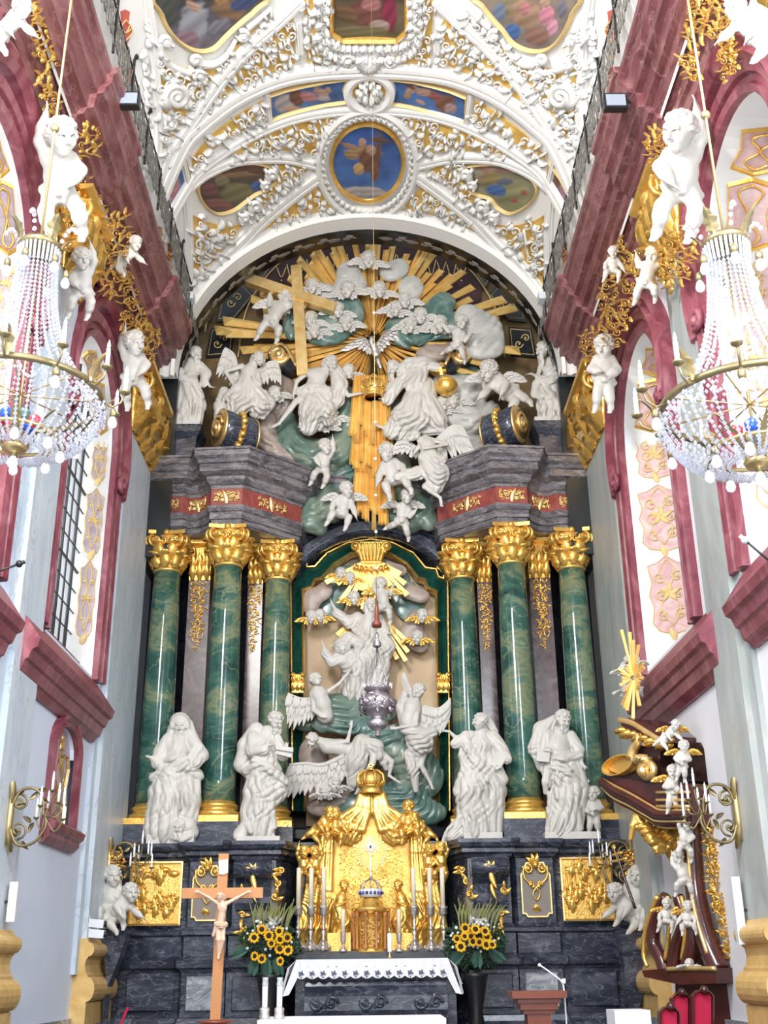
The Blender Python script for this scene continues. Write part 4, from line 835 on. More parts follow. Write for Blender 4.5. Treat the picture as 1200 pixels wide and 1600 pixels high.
# gilt crown capital above the niche with rays
t = thing('keystone_ornament', 'gilt scrolled ornament with rays of light at the top of the niche', 'ornament', P(580, 880, 21.6)); K = MP(21.65)
b = MB(); b.slab([(556, 852), (604, 852), (600, 872), (594, 884), (566, 884), (560, 872)], K, 0, .2)
for i in range(7): b.curve(K, [(560+i*6.6, 854), (562+i*6, 868), (566+i*4.6, 882)], .035, .22, 5, 4)
for i in (-1, 1): b.spiral(K, (580+i*24, 860), 8, 1.8, PI/2, .045, .04, .2, i, n=20)
for i in range(7): b.leaf(K, (580+(i-3)*6, 888), PI/2+(3-i)*.35, 12, 8, .1, .3, 0)
b.build('keystone', 'gold', t)
b = MB()
for i in range(15):
    a = PI/2+(i-7)*.155; L_ = 52+14*(i % 3); q = (580+cos(a)*8, 876+sin(a)*4); e = (580+cos(a)*L_, 876+sin(a)*L_); b.bar(K(*q, .1), K(*e, .12), .04, .03, w2=.11)
b.build('rays', 'gold_ray', t)
# ---- pedestal of the altar, left and right
PP = [(-4.5, 20.3), (-4.35, 20.0), (-4.1, 19.82), (-3.1, 19.72), (-3.04, 19.55), (-2.42, 19.55), (-2.36, 19.7), (-2.3, 19.45), (-1.6, 19.45), (-1.45, 19.9), (-1.3, 20.9)]
ppr = [(-.3, .3), (-.3, .62), (-.24, .66), (-.2, .74), (-.12, .8), (-.1, .88), (-.06, .9), (-.06, 1.55), (-.1, 1.6), (-.16, 1.63), (-.18, 1.74), (-.1, 1.77), (-.05, 1.8), (-.05, 2.1), (-.1, 2.13), (-.1, 2.18), (-.03, 2.22), (0, 2.26), (0, 3.28), (-.04, 3.3), (-.06, 3.34), (-.12, 3.37), (-.12, 3.43), (-.18, 3.46), (-.22, 3.52), (-.22, 3.58), (.2, 3.58)]
mat_low = 'bluegray'
for s in (-1, 1):
    sn = 'left' if s < 0 else 'right'; X = lambda x: x*(-s)
    mp = (lambda u, v, h=0: (u, v, h)) if s < 0 else (lambda u, v, h=0: (-u, v, h))
    t = thing('altar_pedestal', 'tall dark blue marble pedestal carrying the columns and statues, %s of the altar' % sn, 'pedestal', (s*3, 20.5, .3))
    mb = MB(); mb.mould(PP, ppr, mp); mb.slab(PP+[(-1.3, 21.8), (-4.5, 21.8)], lambda u, v, h=0: (s*-u, v, h), 3.5, 3.575); mb.build('body', 'bluegray', t)
    for x0, x1, y in ((-3.0, -2.46, 19.55), (-4.0, -3.2, 19.78), (-2.25, -1.65, 19.45)):
        mb = MB(); mb.slab([(s*-x0, .98), (s*-x1, .98), (s*-x1, 1.5), (s*-x0, 1.5)], MY(y-.08), 0, .05, .02); mb.build('marble_panel', 'bluegray_light' if x0 == -3.0 else 'bluegray', t)
    # cartouche panel on the pier
    K = MY(19.53); xc_ = s*2.73; sh = [(-.24, 2.4), (-.19, 2.4), (-.16, 2.35), (.16, 2.35), (.19, 2.4), (.24, 2.4), (.24, 3.0), (.2, 3.08), (.14, 3.2), (-.14, 3.2), (-.2, 3.08), (-.24, 3.0)]
    c = thing('altar_cartouche', 'taupe marble panel with gilt border and cartouche on the %s altar pier' % sn, 'ornament', (xc_, 19.55, 2.35))
    mb = MB(); mb.slab([(xc_+a, z) for a, z in sh], K, 0, .03); mb.build('panel', 'taupe', c)
    mb = MB(); mb.mould([(xc_+a, z) for a, z in sh], [(-.018, .02), (-.01, .05), (.01, .05), (.018, .02)], K, True); mb.build('border', 'gold_pale', c)
    mb = MB()
    for q in (-1, 1):
        mb.spiral(K, (xc_+q*.12, 3.1), .08, 1.5, PI/2, .02, .018, .06, q, n=18); mb.spiral(K, (xc_+q*.08, 2.86), .06, 1.3, -PI/2, .018, .014, .06, -q, n=14); mb.curve(K, [(xc_+q*.2, 3.15), (xc_+q*.18, 2.95), (xc_, 2.8), (xc_-q*.06, 2.7), (xc_, 2.6)], (.022, .012), .06, 5, 4)
    for a in (-.5, 0, .5): mb.leaf(K, (xc_, 3.14), PI/2+a, .2, .09, .03, .12)
    mb.leaf(K, (xc_, 2.42), PI/2, .12, .16, .02, .1); mb.ell((xc_, 19.4, 3.16), .05, 8, 6); mb.build('cartouche', 'gold', c)
    # scrolled console under the inner statue
    c = thing('altar_console', 'dark marble scroll console with gilt leaf under the inner %s evangelist' % sn, 'console', (s*1.95, 19.4, 2.6))
    mb = MB(); pr = [(0, 3.3), (.22, 3.28), (.3, 3.18), (.3, 3.05), (.2, 2.95), (.12, 2.85), (.1, 2.7), (.14, 2.6), (.1, 2.5), (0, 2.48)]; V = []
    for x in (1.66, 2.24):
        for h, z in pr: V.append((s*x, 19.45-h, z))
    mb.add(V, [(i, i+1, i+11, i+10) for i in range(9)]+[tuple(range(10)), tuple(range(10, 20))[::-1]]); mb.lathe([(.15, -.31), (.15, .31)], (s*1.95, 19.2, 3.12), 16, axis=[[0, 0, 1], [1, 0, 0], [0, 1, 0]]); mb.build('scroll', 'bluegray', c)
    mb = MB(); K2 = MY(19.13)
    for a in (-.6, 0, .6): mb.leaf(K2, (s*1.95, 3.05), PI/2+a, .16, .08, .02, .08)
    mb.leaf(K2, (s*1.95, 3.05), -PI/2, .28, .1, .02, .07); mb.leaf(K2, (s*1.95, 2.85), -PI/2, .25, .07, .0, .05); mb.build('gilt_leaf', 'gold', c)
    # inner return: taupe oval field with gilt rocaille
    c = thing('gilt_rocaille', 'gilt rocaille ornament on dark marble between the pier and the %s bouquet' % sn, 'ornament', (s*1.7, 19.4, 1.9)); K3 = MY(19.42)
    mb = MB(); mb.slab([(s*1.75+.2*cos(a*PI/8), 2.62+.42*sin(a*PI/8)) for a in range(16)], K3, 0, .02); mb.build('oval_field', 'taupe', c)
    mb = MB()
    for zz, xx in ((3.1, 1.5), (2.9, 1.56), (2.7, 1.6), (2.42, 2.12), (2.2, 2.1), (2.0, 2.05), (2.75, 2.16)):
        mb.spiral(MY(19.36), (s*xx, zz), .06, 1.3, zz*9, .02, .012, .03, s, n=12); mb.leaf(MY(19.36), (s*xx, zz-.06), zz*7, .16, .08, .01, .08); mb.leaf(MY(19.36), (s*xx, zz+.02), zz*5, .14, .07, .01, .08)
    mb.build('scrolls', 'gold', c)
    # gilt figurative relief
    c = thing('gilt_relief', ('gilded relief panel of kneeling figures beneath clouds, far left of the altar' if s < 0 else 'gilded relief panel of a crowd before columns, far right of the altar'), 'relief', (s*3.6, 19.75, 2.28))
    x0, x1 = 3.18, 4.06; K = MY(19.72); mb = MB(); mb.slab([(s*x0, 2.28), (s*x1, 2.28), (s*x1, 3.3), (s*x0, 3.3)], K, 0, .03); mb.build('ground', 'gold_rough', c)
    mb = MB(); q = [(s*x0, 2.28), (s*x1, 2.28), (s*x1, 3.3), (s*x0, 3.3)]; q = q if s > 0 else q[::-1]; mb.mould(q, [(0, 0), (0, .07), (.03, .08), (.045, .03)], K, True); mb.build('frame', 'gold_pale', c)
    mb = MB(); R = random.Random(5+s)
    fill(mb, K, [(s*(x0+.06), 2.34), (s*(x1-.06), 2.34), (s*(x1-.06), 3.24), (s*(x0+.06), 3.24)], .09, 1., 8, .03, .25)
    for i in range(17):
        x = s*(x0+.1+.68*R.random()); z = 2.42+.34*R.random() if i < 13 else 2.95+.15*R.random(); hh = .16+.12*R.random(); lean = R.uniform(-.3, .3)
        mb.leaf(K, (x, z-.08), PI/2+lean, hh, .13, .03, .10, .1, 1); mb.ell(K(x+cos(PI/2+lean)*hh*1.05, z-.08+sin(PI/2+lean)*hh*1.08, .07), .033, 7, 5)
        for q in (-1, 1): mb.curve(K, [(x, z+hh*.5), (x+q*.06, z+hh*.4), (x+q*.1, z+hh*.55)], .015, .08, 4, 3)
    for i in range(5): mb.ell(K(s*(x0+.15+.15*i), 3.1+.06*sin(i*2), .03), (.1, .05, .06), 8, 5)
    if s > 0:
        for i in range(3): mb.tube([K(s*(x0+.1+.07*i), 2.6, .05), K(s*(x0+.1+.07*i), 3.05, .05)], .018, 6)
        mb.b2((s*(x0+.05), 19.66, 3.05), (s*(x0+.33), 19.7, 3.12))
    else:
        for i in range(9): mb.bar(K(s*(x0+.05), 2.3+.05*i, .032), K(s*(x0+.3), 2.3+.02*i, .032), .008, .01); mb.bar(K(s*(x0+.04+.03*i), 2.3, .032), K(s*(x0+.02+.02*i), 2.65, .032), .008, .01)
    mb.build('figures', 'gold', c)
# dark inner wall behind the tabernacle
mb = MB(); mb.b2((-1.6, 21.3, 0), (1.6, 21.5, 3.9)); mb.mould([(-1.6, 3.9), (1.6, 3.9)], [(-.15, 0), (-.1, .2), (.05, .25), (.1, .1), (.1, 0)], MY(21.3)); struct(mb.build('wall_niche_base', 'black_marble'))
# volutes and saint pedestals on top of the entablature
def drum(s, c, r, L, ax, where):
    t = thing('scroll_volute', 'dark marble volute with gilt spiral and foliage strip %s' % where, 'volute', (c[0], c[1], c[2]-r)); ax = nrm(ax); up = np.array([0, 0, 1.]); e = np.cross(up, ax); A = np.stack([e, up, ax], 1)
    mb = MB(); mb.lathe([(r*.75, -L/2-.03), (r*.98, -L/2), (r, -L/4), (r*.93, 0), (r, L/4), (r*.98, L/2), (r*.75, L/2+.03)], c, 28, A); mb.build('drum', 'bluegray', t)
    mb = MB()
    for q in (-1, 1):
        mb.lathe([(r*.98, q*(L/2-.02)), (r*1.02, q*(L/2)), (r*.88, q*(L/2+.03))], c, 28, A) if q > 0 else mb.lathe([(r*.88, q*(L/2+.03)), (r*1.02, q*L/2), (r*.98, q*(L/2-.02))], c, 28, A)
        mb.spiral(lambda u, v, h=0: tuple(np.asarray(c)+A@np.array([u, v, q*(L/2+.04+h)])), (0, 0), r*.62, 2, 0, .035, .05, .02, q, n=30, k=6)
    mb.build('gilt_spiral', 'gold_pale', t)
    mb = MB()
    for i in range(9):
        a = -1.2+i*.3; p = np.asarray(c)+A@np.array([0, 0, 0]); d = np.array([0, -cos(a), sin(a)]); d = d-d.dot(ax)*ax; d = nrm(d); q = np.asarray(c)+d*r*1.02
        mb.ell(q, (.06+.02*(i % 2), .06, .07), 7, 5); tn = np.cross(ax, d)
        mb.tube([q, q+tn*.1+ax*.06*(-1)**i], [.03, .01], 5); mb.tube([q, q+tn*.06-ax*.07*(-1)**i], [.03, .01], 5)
    mb.build('gilt_foliage', 'gold', t)
drum(-1, P(368, 678, 20.55), .42, .72, (-.85, -.5, .1), 'left, under the seated angel'); drum(1, P(787, 672, 20.55), .42, .72, (.85, -.5, .1), 'right, under the crouching putto')
def spiralblock(c, r, sg, where):
    t = thing('scroll_bracket', 'black scroll bracket with broad gilt spiral %s' % where, 'volute', P(c[0], c[1]+r, 21.3)); K = MP(21.3)
    b = MB(); b.slab(circ(c[0], c[1], r, r*.95, 24), K, -.3, .1); b.slab([(c[0]-sg*r*.3, c[1]-r*.95), (c[0]+sg*r*.6, c[1]-r*.75), (c[0]+sg*r*1.7, c[1]+r*1.2), (c[0]+sg*r*1.2, c[1]+r*1.6), (c[0], c[1]+r*.9)], K, -.3, .08); b.build('bracket', 'black_marble', t)
    b = MB(); b.spiral(K, c, r*.85, 1.7, 0 if sg > 0 else PI, .07, .06, .1, sg, n=26, k=6); b.curve(K, [(c[0]-sg*r*.85, c[1]), (c[0]-sg*r*.2, c[1]-r*.9), (c[0]+sg*r*.7, c[1]-r*.6), (c[0]+sg*r*1.6, c[1]+r*1.1)], .04, .12, 6); b.build('gilt_spiral', 'gold_pale', t)
spiralblock((436, 558), 17, 1, 'left, between angel and Father figure' if 0 else 'left, behind the seated angel'); spiralblock((722, 556), 17, -1, 'right, behind the golden orb')
for s, cx, ty, by in ((-1, 287, 668, 735), (1, 862, 662, 735)):
    Y = 20.75; t = thing('statue_pedestal', 'dark flared marble pedestal with pale slab under the %s saint' % ('upper left' if s < 0 else 'upper right'), 'pedestal', P(cx, by, Y)); c = P(cx, by, Y); h = P(cx, ty, Y)[2]-11.0; b = MB()
    V = []; pr = [(.30, 0), (.33, .1), (.22, .2), (.26, .62), (.34, .76), (.37, .86), (.37, .9)]
    for r_, z in pr:
        for a, bb in ((-1, -1), (1, -1), (1, 1), (-1, 1)): V.append((c[0]+a*r_, Y+bb*r_, 11.0+z*h))
    b.add(V, [(i*4+j, i*4+(j+1) % 4, (i+1)*4+(j+1) % 4, (i+1)*4+j) for i in range(6) for j in range(4)]+[(24, 25, 26, 27)]); b.build('block', 'bluegray', t)
    b = MB(); b.b2((c[0]-.33, Y-.33, 11.0+.9*h), (c[0]+.33, Y+.33, 11.0+h)); b.build('slab', 'statue', t)
mb = MB()
for s in (-1, 1): mb.b2((s*4.5, 20.31, 11.0), (s*3.98, 22.0, 12.8))
struct(mb.build('wall_recess', 'black_marble'))
# ============================================================ SCULPTING (signed distance field -> one continuous surface)
def v3(*a): return np.array(a, float)
class Fig:
    """measured coordinates: x right, y down (picture units), d towards the nave; Y = distance of the figure's middle plane"""
    def __init__(s, Y, vox=1.): s.Y = Y; s.vox = vox; s.ops = []; s.cur = 2.2
    def c(s, pts, k=None, sub=False, n=0., fold=None): s.ops.append(('c', [v3(*p) for p in pts], s.cur if k is None else k, sub, n, fold)); return s
    def e(s, c, r, ang=0., k=None, sub=False, B=None, n=0.):
        if B is None: B = np.array([[cos(ang), sin(ang), 0], [-sin(ang), cos(ang), 0], [0, 0, 1.]])
        s.ops.append(('e', v3(*c), v3(*r), s.cur if k is None else k, sub, B, n)); return s
    def crease(s, x, y, R, ang, wl, amp=1.2, bend=.05): s.ops.append(('w', x, y, R, ang, wl, amp, bend)); return s
    def build(s, name, m, parent=None, label=None, smooth_it=0):
        lo = np.array([1e9]*3); hi = -lo
        for o in s.ops:
            if o[0] == 'c' and not o[3]:
                for p in o[1]: lo = np.minimum(lo, p[:3]-p[3]*1.1); hi = np.maximum(hi, p[:3]+p[3]*1.1)
            if o[0] == 'e' and not o[4]: r = max(o[2]); lo = np.minimum(lo, o[1]-r); hi = np.maximum(hi, o[1]+r)
        vx = s.vox; lo = lo-3*vx-1; hi = hi+3*vx+1; N = np.ceil((hi-lo)/vx).astype(int)+1
        Fd = np.full(N, 9., np.float32); ax = [lo[i]+vx*np.arange(N[i]) for i in range(3)]
        def region(a, b):
            i0 = np.maximum(0, np.floor((a-lo)/vx).astype(int)); i1 = np.minimum(N, np.ceil((b-lo)/vx).astype(int)+1)
            sl = tuple(slice(p, q) for p, q in zip(i0, i1)); return sl, [ax[i][sl[i]].astype(np.float32) for i in range(3)]
        def comb(sl, d, k, sub):
            A = Fd[sl]
            if A.size == 0: return
            if sub: h = np.maximum(k-np.abs(A+d), 0)/k; Fd[sl] = np.maximum(A, -d)+h*h*k/4
            else: h = np.maximum(k-np.abs(A-d), 0)/k; Fd[sl] = np.minimum(A, d)-h*h*k/4
        for o in s.ops:
            if o[0] == 'c':
                _, pts, k, sub, nz, fold = o
                for a, b in (zip(pts[:-1], pts[1:]) if len(pts) > 1 else [(pts[0], pts[0]+v3(.01, 0, 0, 0))]):
                    mg = max(a[3], b[3])*1.15+k+3; sl, (X, Yy, Z) = region(np.minimum(a[:3], b[:3])-mg, np.maximum(a[:3], b[:3])+mg)
                    X = X[:, None, None]; Yy = Yy[None, :, None]; Z = Z[None, None, :]; d = b[:3]-a[:3]; L2 = max(d.dot(d), 1e-6)
                    t = np.clip(((X-a[0])*d[0]+(Yy-a[1])*d[1]+(Z-a[2])*d[2])/L2, 0, 1)
                    vx_, vy_, vz_ = X-a[0]-t*d[0], Yy-a[1]-t*d[1], Z-a[2]-t*d[2]; r = a[3]+(b[3]-a[3])*t; q = np.sqrt(vx_*vx_+vy_*vy_+vz_*vz_)
                    if fold:
                        n_, am, tw, ph = fold; u = d/math.sqrt(L2); e1 = np.cross(u, (0, 0, 1.)); l = np.linalg.norm(e1); e1 = e1/l if l > .1 else v3(1, 0, 0); e2 = np.cross(u, e1)
                        phi = np.arctan2(vx_*e1[0]+vy_*e1[1]+vz_*e1[2], vx_*e2[0]+vy_*e2[1]+vz_*e2[2])
                        w = np.abs(np.cos(phi*n_/2+tw*t*3+ph+.5*np.sin(phi*2+t*4+ph)))**.7-.55; r = r*(1+am*w*(.4+.6*t))
                    if nz: q = q+nz*np.sin(X*1.1+ph_(a))*np.sin(Yy*1.2)*np.sin(Z*1.1+1)
                    comb(sl, (q-r).astype(np.float32), k, sub)
            elif o[0] == 'e':
                _, c, r, k, sub, B, nz = o; mg = max(r)+k+2; sl, (X, Yy, Z) = region(c-mg, c+mg)
                X = X[:, None, None]-c[0]; Yy = Yy[None, :, None]-c[1]; Z = Z[None, None, :]-c[2]
                p = [(X*B[i][0]+Yy*B[i][1]+Z*B[i][2])/r[i] for i in range(3)]; q = np.sqrt(p[0]**2+p[1]**2+p[2]**2)
                d = (q-1)*min(r)
                if nz: d = d+nz*np.sin(X*.9+c[0])*np.sin(Yy*1.0+c[1])*np.sin(Z*.9)
                comb(sl, d.astype(np.float32), k, sub)
            else:
                _, cx, cy, R, an, wl, am, bend = o; sl, (X, Yy, Z) = region(v3(cx-R*1.7, cy-R*1.7, -999), v3(cx+R*1.7, cy+R*1.7, 999))
                X = X[:, None, None]-cx; Yy = Yy[None, :, None]-cy; mk_ = np.exp(-(X*X+Yy*Yy)/(R*R)*1.3)*(np.clip(Z[None, None, :]*.08+.9, 0, 1))
                u = X*cos(an)+Yy*sin(an); v = -X*sin(an)+Yy*cos(an)
                wv = np.abs(np.sin(PI/(wl*1.25)*(u+bend*v*v*.3+2.4*np.sin(v*.10+cx)+1.2*np.sin(v*.23+u*.1))))**.8; md = .62+.38*np.sin(v*.13+u*.09+cx*1.7)
                Fd[sl] += (2.7*am*mk_*md*(.5-wv)).astype(np.float32)
        V, Q = nets(Fd)
        if len(V) == 0: return None
        V = V*vx+lo; D = np.stack([(V[:, 0]-CX)/F, (V[:, 1]-CY)/F, np.ones(len(V))], 0); Wd = (RM@D).T
        c0 = (lo+hi)/2; mp_ = mpp(c0[0], c0[1], s.Y); Yv = s.Y-V[:, 2]*mp_; Wp = CAMP+Wd*(Yv/Wd[:, 1])[:, None]
        return mesh_obj(name, Wp, Q, m, parent, smooth=True, label=label)
def ph_(a): return float(a[0])*.37
def nets(Fd):
    nx, ny, nz = Fd.shape; S = Fd < 0; cn = np.zeros((nx-1, ny-1, nz-1), np.int8)
    for i in (0, 1):
        for j in (0, 1):
            for k in (0, 1): cn += S[i:nx-1+i, j:ny-1+j, k:nz-1+k]
    act = (cn > 0) & (cn < 8); idx = np.full(act.shape, -1, np.int64); I = np.argwhere(act); idx[act] = np.arange(len(I))
    if len(I) == 0: return np.zeros((0, 3)), None
    f = [[[Fd[I[:, 0]+i, I[:, 1]+j, I[:, 2]+k] for k in (0, 1)] for j in (0, 1)] for i in (0, 1)]
    acc = np.zeros((len(I), 3)); cnt = np.zeros(len(I))
    cs = [(i, j, k) for i in (0, 1) for j in (0, 1) for k in (0, 1)]
    for a in cs:
        for ax in range(3):
            if a[ax] == 0:
                b = list(a); b[ax] = 1; fa, fb = f[a[0]][a[1]][a[2]], f[b[0]][b[1]][b[2]]; m = (fa < 0) != (fb < 0)
                t = np.where(m, fa/np.where(m, fa-fb, 1), 0); p = np.tile(np.array(a, float), (len(I), 1)); p[:, ax] = t; acc[m] += p[m]; cnt[m] += 1
    V = I+acc/cnt[:, None]; Qs = []
    for ax in range(3):
        o = [a for a in range(3) if a != ax]; sA = [slice(None)]*3; sB = [slice(None)]*3; sA[ax] = slice(0, -1); sB[ax] = slice(1, None)
        a, b = S[tuple(sA)], S[tuple(sB)]; e = np.argwhere(a != b)
        e = e[(e[:, o[0]] > 0) & (e[:, o[1]] > 0) & (e[:, o[0]] < Fd.shape[o[0]]-1) & (e[:, o[1]] < Fd.shape[o[1]]-1)]
        if len(e) == 0: continue
        def ci(d0, d1): q = e.copy(); q[:, o[0]] += d0; q[:, o[1]] += d1; return idx[q[:, 0], q[:, 1], q[:, 2]]
        q = np.stack([ci(-1, -1), ci(0, -1), ci(0, 0), ci(-1, 0)], 1); sgn = a[e[:, 0], e[:, 1], e[:, 2]]; 
        fl = sgn if ax != 1 else ~sgn; q[~fl] = q[~fl][:, ::-1]; Qs.append(q)
    Q = np.concatenate(Qs); Q = Q[(Q >= 0).all(1)]
    return V, Q[:, ::-1].copy()
def basis(yaw, pitch, roll):
    cy_, sy_ = cos(yaw), sin(yaw); cp, sp_ = cos(pitch), sin(pitch); cr, sr = cos(roll), sin(roll)
    fr = v3(sy_*cp, sp_, cy_*cp); rt = v3(cy_, 0, -sy_); up = np.cross(rt, fr)*-1
    if up[1] > 0: up = -up
    rt, up = rt*cr+up*sr, up*cr-rt*sr; return rt, up, fr
def head(f, x, y, d, r, yaw=0, pitch=.15, roll=0, hair='curly', beard=0, seed=1):
    """r ~ half the head's height; yaw>0 looks right, pitch>0 looks down"""
    r = r*1.1; rt, up, fr = basis(yaw, pitch, roll); B = np.stack([rt, up, fr]); c = v3(x, y, d); q = lambda a, b, e_: c+(rt*a+up*b+fr*e_)*r
    E = lambda p, s, k=.25, sub=False, n=0.: f.e(q(*p), [max(t*r, .5) for t in s], k=k*r, sub=sub, B=B, n=n)
    Cc = lambda pts, k=.2, sub=False: f.c([tuple(q(*p[:3]))+(max(p[3]*r, .45),) for p in pts], k=k*r, sub=sub)
    E((0, .18, -.1), (.76, .85, .88)); E((0, -.42, .22), (.52, .56, .56), .4); E((0, -.82, .5), (.24, .2, .22), .3)
    for s_ in (-1, 1): E((s_*.32, .03, 1.0), (.25, .17, .34), .12, True); E((s_*.31, -.01, .70), (.13, .09, .12), .06); E((s_*.36, -.32, .55), (.25, .22, .25), .3)
    Cc([(-.42, .24, .74, .11), (-.2, .27, .86, .11), (0, .2, .88, .1), (.2, .27, .86, .11), (.42, .24, .74, .11)], .12); Cc([(0, .14, .84, .10), (0, -.2, 1.1, .17)], .12)
    Cc([(-.16, -.52, .88, .07), (.16, -.52, .86, .07)], .08, True); Cc([(-.12, -.62, .8, .07), (.12, -.62, .8, .07)], .08)
    R = random.Random(seed)
    if hair in ('curly', 'long', 'short'):
        NH = 44
        for i in range(NH):
            a = i*2.39996+seed; b = 1-1.45*(i+.5)/NH; z = sin(a)
            w = v3(cos(a)*math.sqrt(max(0, 1-b*b)), b, z*math.sqrt(max(0, 1-b*b)))
            if w[2] > .35 and w[1] < .55: continue
            E((w[0]*.76, w[1]*.78+.2, w[2]*.8-.12), (.22+.06*(i % 2), .21, .22+.05*(i % 3)), .05)
    if hair == 'long':
        for s_ in (-1, 1):
            for j in range(3): Cc([(s_*(.6+.1*j), .2, -.1-.3*j, .3), (s_*(.85+.1*j), -.6, -.2-.3*j, .28), (s_*(.75-.1*j), -1.4, -.1-.3*j, .2)], .1)
    if hair == 'hood':
        for j in range(9):
            a = -PI*.1+PI*1.2*j/8; Cc([(cos(a)*.95, sin(a)*.95+.1, .25, .22), (cos(a)*.9, sin(a)*.9+.1, -.5, .35), (0, .1, -.9, .5)], .3)
        for s_ in (-1, 1): Cc([(s_*.98, .1, .2, .22), (s_*1.15, -.9, .05, .3), (s_*1.3, -1.8, .0, .35)], .3)
    if beard:
        for i in range(int(10+8*beard)):
            a = R.uniform(-1, 1); l = R.random()*beard; Cc([(a*.42, -.55, .58, .16), (a*.45+R.uniform(-.1, .1), -.8-l*.55, .72+R.uniform(-.08, .1), .14), (a*.3+R.uniform(-.15, .15), -.9-l, .7+R.uniform(-.15, .15), .08)], .03)
def hand(f, w, dr, s, side=(0, 0, 1), curl=.5, spread=.25):
    """palm and five fingers from wrist w along dr; side = palm's sideways axis"""
    w = v3(*w[:3]); dr = nrm(dr); sd = v3(*side); sd = nrm(sd-sd.dot(dr)*dr); nn = np.cross(dr, sd); f.e(w+dr*s*.5, (s*.55, s*.42, s*.22), B=np.stack([dr, sd, nn]), k=s*.25)
    for i, L in enumerate((.62, .75, .72, .55)):
        o = (i-1.5)/1.5; b = w+dr*s*.85+sd*s*.32*o; d1 = nrm(dr+sd*spread*o); m = b+d1*s*L*.55; e = m+nrm(d1+nn*curl)*s*L*.5; rr = max(.62, s*.1); f.c([tuple(b)+(rr*1.15,), tuple(m)+(rr,), tuple(e)+(rr*.8,)], k=.25)
    b = w+dr*s*.3-sd*s*.4; d1 = nrm(dr*.7-sd*.7); rr = max(.7, s*.12); f.c([tuple(b)+(rr*1.2,), tuple(b+d1*s*.4)+(rr,), tuple(b+d1*s*.4+nrm(d1+dr+nn*.3)*s*.3)+(rr*.85,)], k=.3)
def limb(f, pts, r, k=None, fold=None):
    n = len(pts); rr = r if hasattr(r, '__len__') else [r]*n; f.c([tuple(p[:3])+(q,) for p, q in zip(pts, rr)], k=k, fold=fold)
def arm(f, sh, el, wr, s, hd=None, sleeve=False, side=(0, 0, 1), curl=.5):
    limb(f, [sh, el, wr], [s*.52, s*.42, s*.26], k=s*.3); e2 = tuple(np.array(sh[:3])*.5+np.array(el[:3])*.5); limb(f, [sh, e2], [s*.5, s*.46], k=s*.3)
    if sleeve: limb(f, [sh, el], [s*.75, s*.8], k=s*.4, fold=(7, .14, 1.2, el[0])); limb(f, [el, tuple(np.array(el[:3])*.5+np.array(wr[:3])*.5)], [s*.75, s*.62], k=s*.3, fold=(7, .15, 1, 2.))
    hand(f, wr, hd if hd is not None else np.array(wr[:3])-np.array(el[:3]), s*.75, side, curl)
def leg(f, hip, kn, an, toe, s):
    limb(f, [hip, kn], [s*.85, s*.58], k=s*.3); m = np.array(kn[:3])*.65+np.array(an[:3])*.35; limb(f, [kn, tuple(m), an], [s*.55, s*.55, s*.3], k=s*.2)
    an_ = np.array(an[:3]); to = np.array(toe[:3]); limb(f, [an, tuple(an_*.5+to*.5), toe], [s*.32, s*.3, s*.24], k=s*.2)
    u = nrm(to-an_); sd = np.cross(u, (0, 1, 0)); sd = nrm(sd) if np.linalg.norm(sd) > .1 else v3(1, 0, 0)
    for i in range(5): b = to+sd*s*.3*(i-2)/2-u*s*.05; f.c([tuple(b)+(max(.6, s*.13),), tuple(b+u*s*(.26-.03*i))+(max(.55, s*.1),)], k=.3)
def child(f, J, s, wings=False, seed=1, cloth=True, yaw=0, pitch=.1, roll=0):
    """chubby nude putto. J: head, chest, hip, (elbow, hand) x2, (knee, foot) x2; s = head half height"""
    hd, ch, hp = [v3(*p) for p in J[:3]]; f.cur = s*.4; nk = hd*.45+ch*.55
    f.c([tuple(nk)+(s*.5,), tuple(ch)+(s*.78,), tuple((ch+hp)/2+v3(0, 0, s*.2))+(s*.85,), tuple(hp)+(s*.8,)])
    ax = hp-ch; ax = nrm(ax); sd = nrm(v3(-ax[1], ax[0], 0)); sd = sd if sd[0] < 0 else -sd
    for q, (el, wr) in zip((1, -1), (J[3], J[4])):
        sh = ch+sd*q*s*.75-ax*s*.25; f.c([tuple(sh)+(s*.42,), tuple(v3(*el))+(s*.34,), tuple((v3(*el)+v3(*wr))/2)+(s*.34,), tuple(v3(*wr))+(s*.2,)]); hand(f, wr, v3(*wr)-v3(*el), s*.5)
    for q, (kn, ft) in zip((1, -1), (J[5], J[6])):
        h = hp+sd*q*s*.45+ax*s*.3; kn, ft = v3(*kn), v3(*ft); f.c([tuple(h)+(s*.6,), tuple(kn)+(s*.42,)]); m = kn*.6+ft*.4; f.c([tuple(kn)+(s*.4,), tuple(m)+(s*.4,), tuple(ft)+(s*.24,)])
        u = nrm(ft-kn); p = nrm(v3(-u[1]*.4, u[0]*.3, 1)); p = nrm(u*.45+p*.6+v3(-.5*q*0, .2, 0)); e = ft+p*s*.5; f.c([tuple(ft)+(s*.24,), tuple(e)+(s*.19,)])
        for i in range(4): b = e+v3((i-1.5)*s*.1, 0, 0); f.c([tuple(b)+(max(.5, s*.09),), tuple(b+p*s*.12)+(max(.5, s*.08),)], k=.3)
    if cloth: f.c([tuple(hp+sd*s*.9)+(s*.35,), tuple(hp+v3(0, s*.1, s*.75))+(s*.35,), tuple(hp-sd*s*.95+ax*s*.5)+(s*.3,)], k=s*.15, fold=(5, .2, 2, 0))
    head(f, *hd, s, yaw, pitch, roll, 'curly', 0, seed)
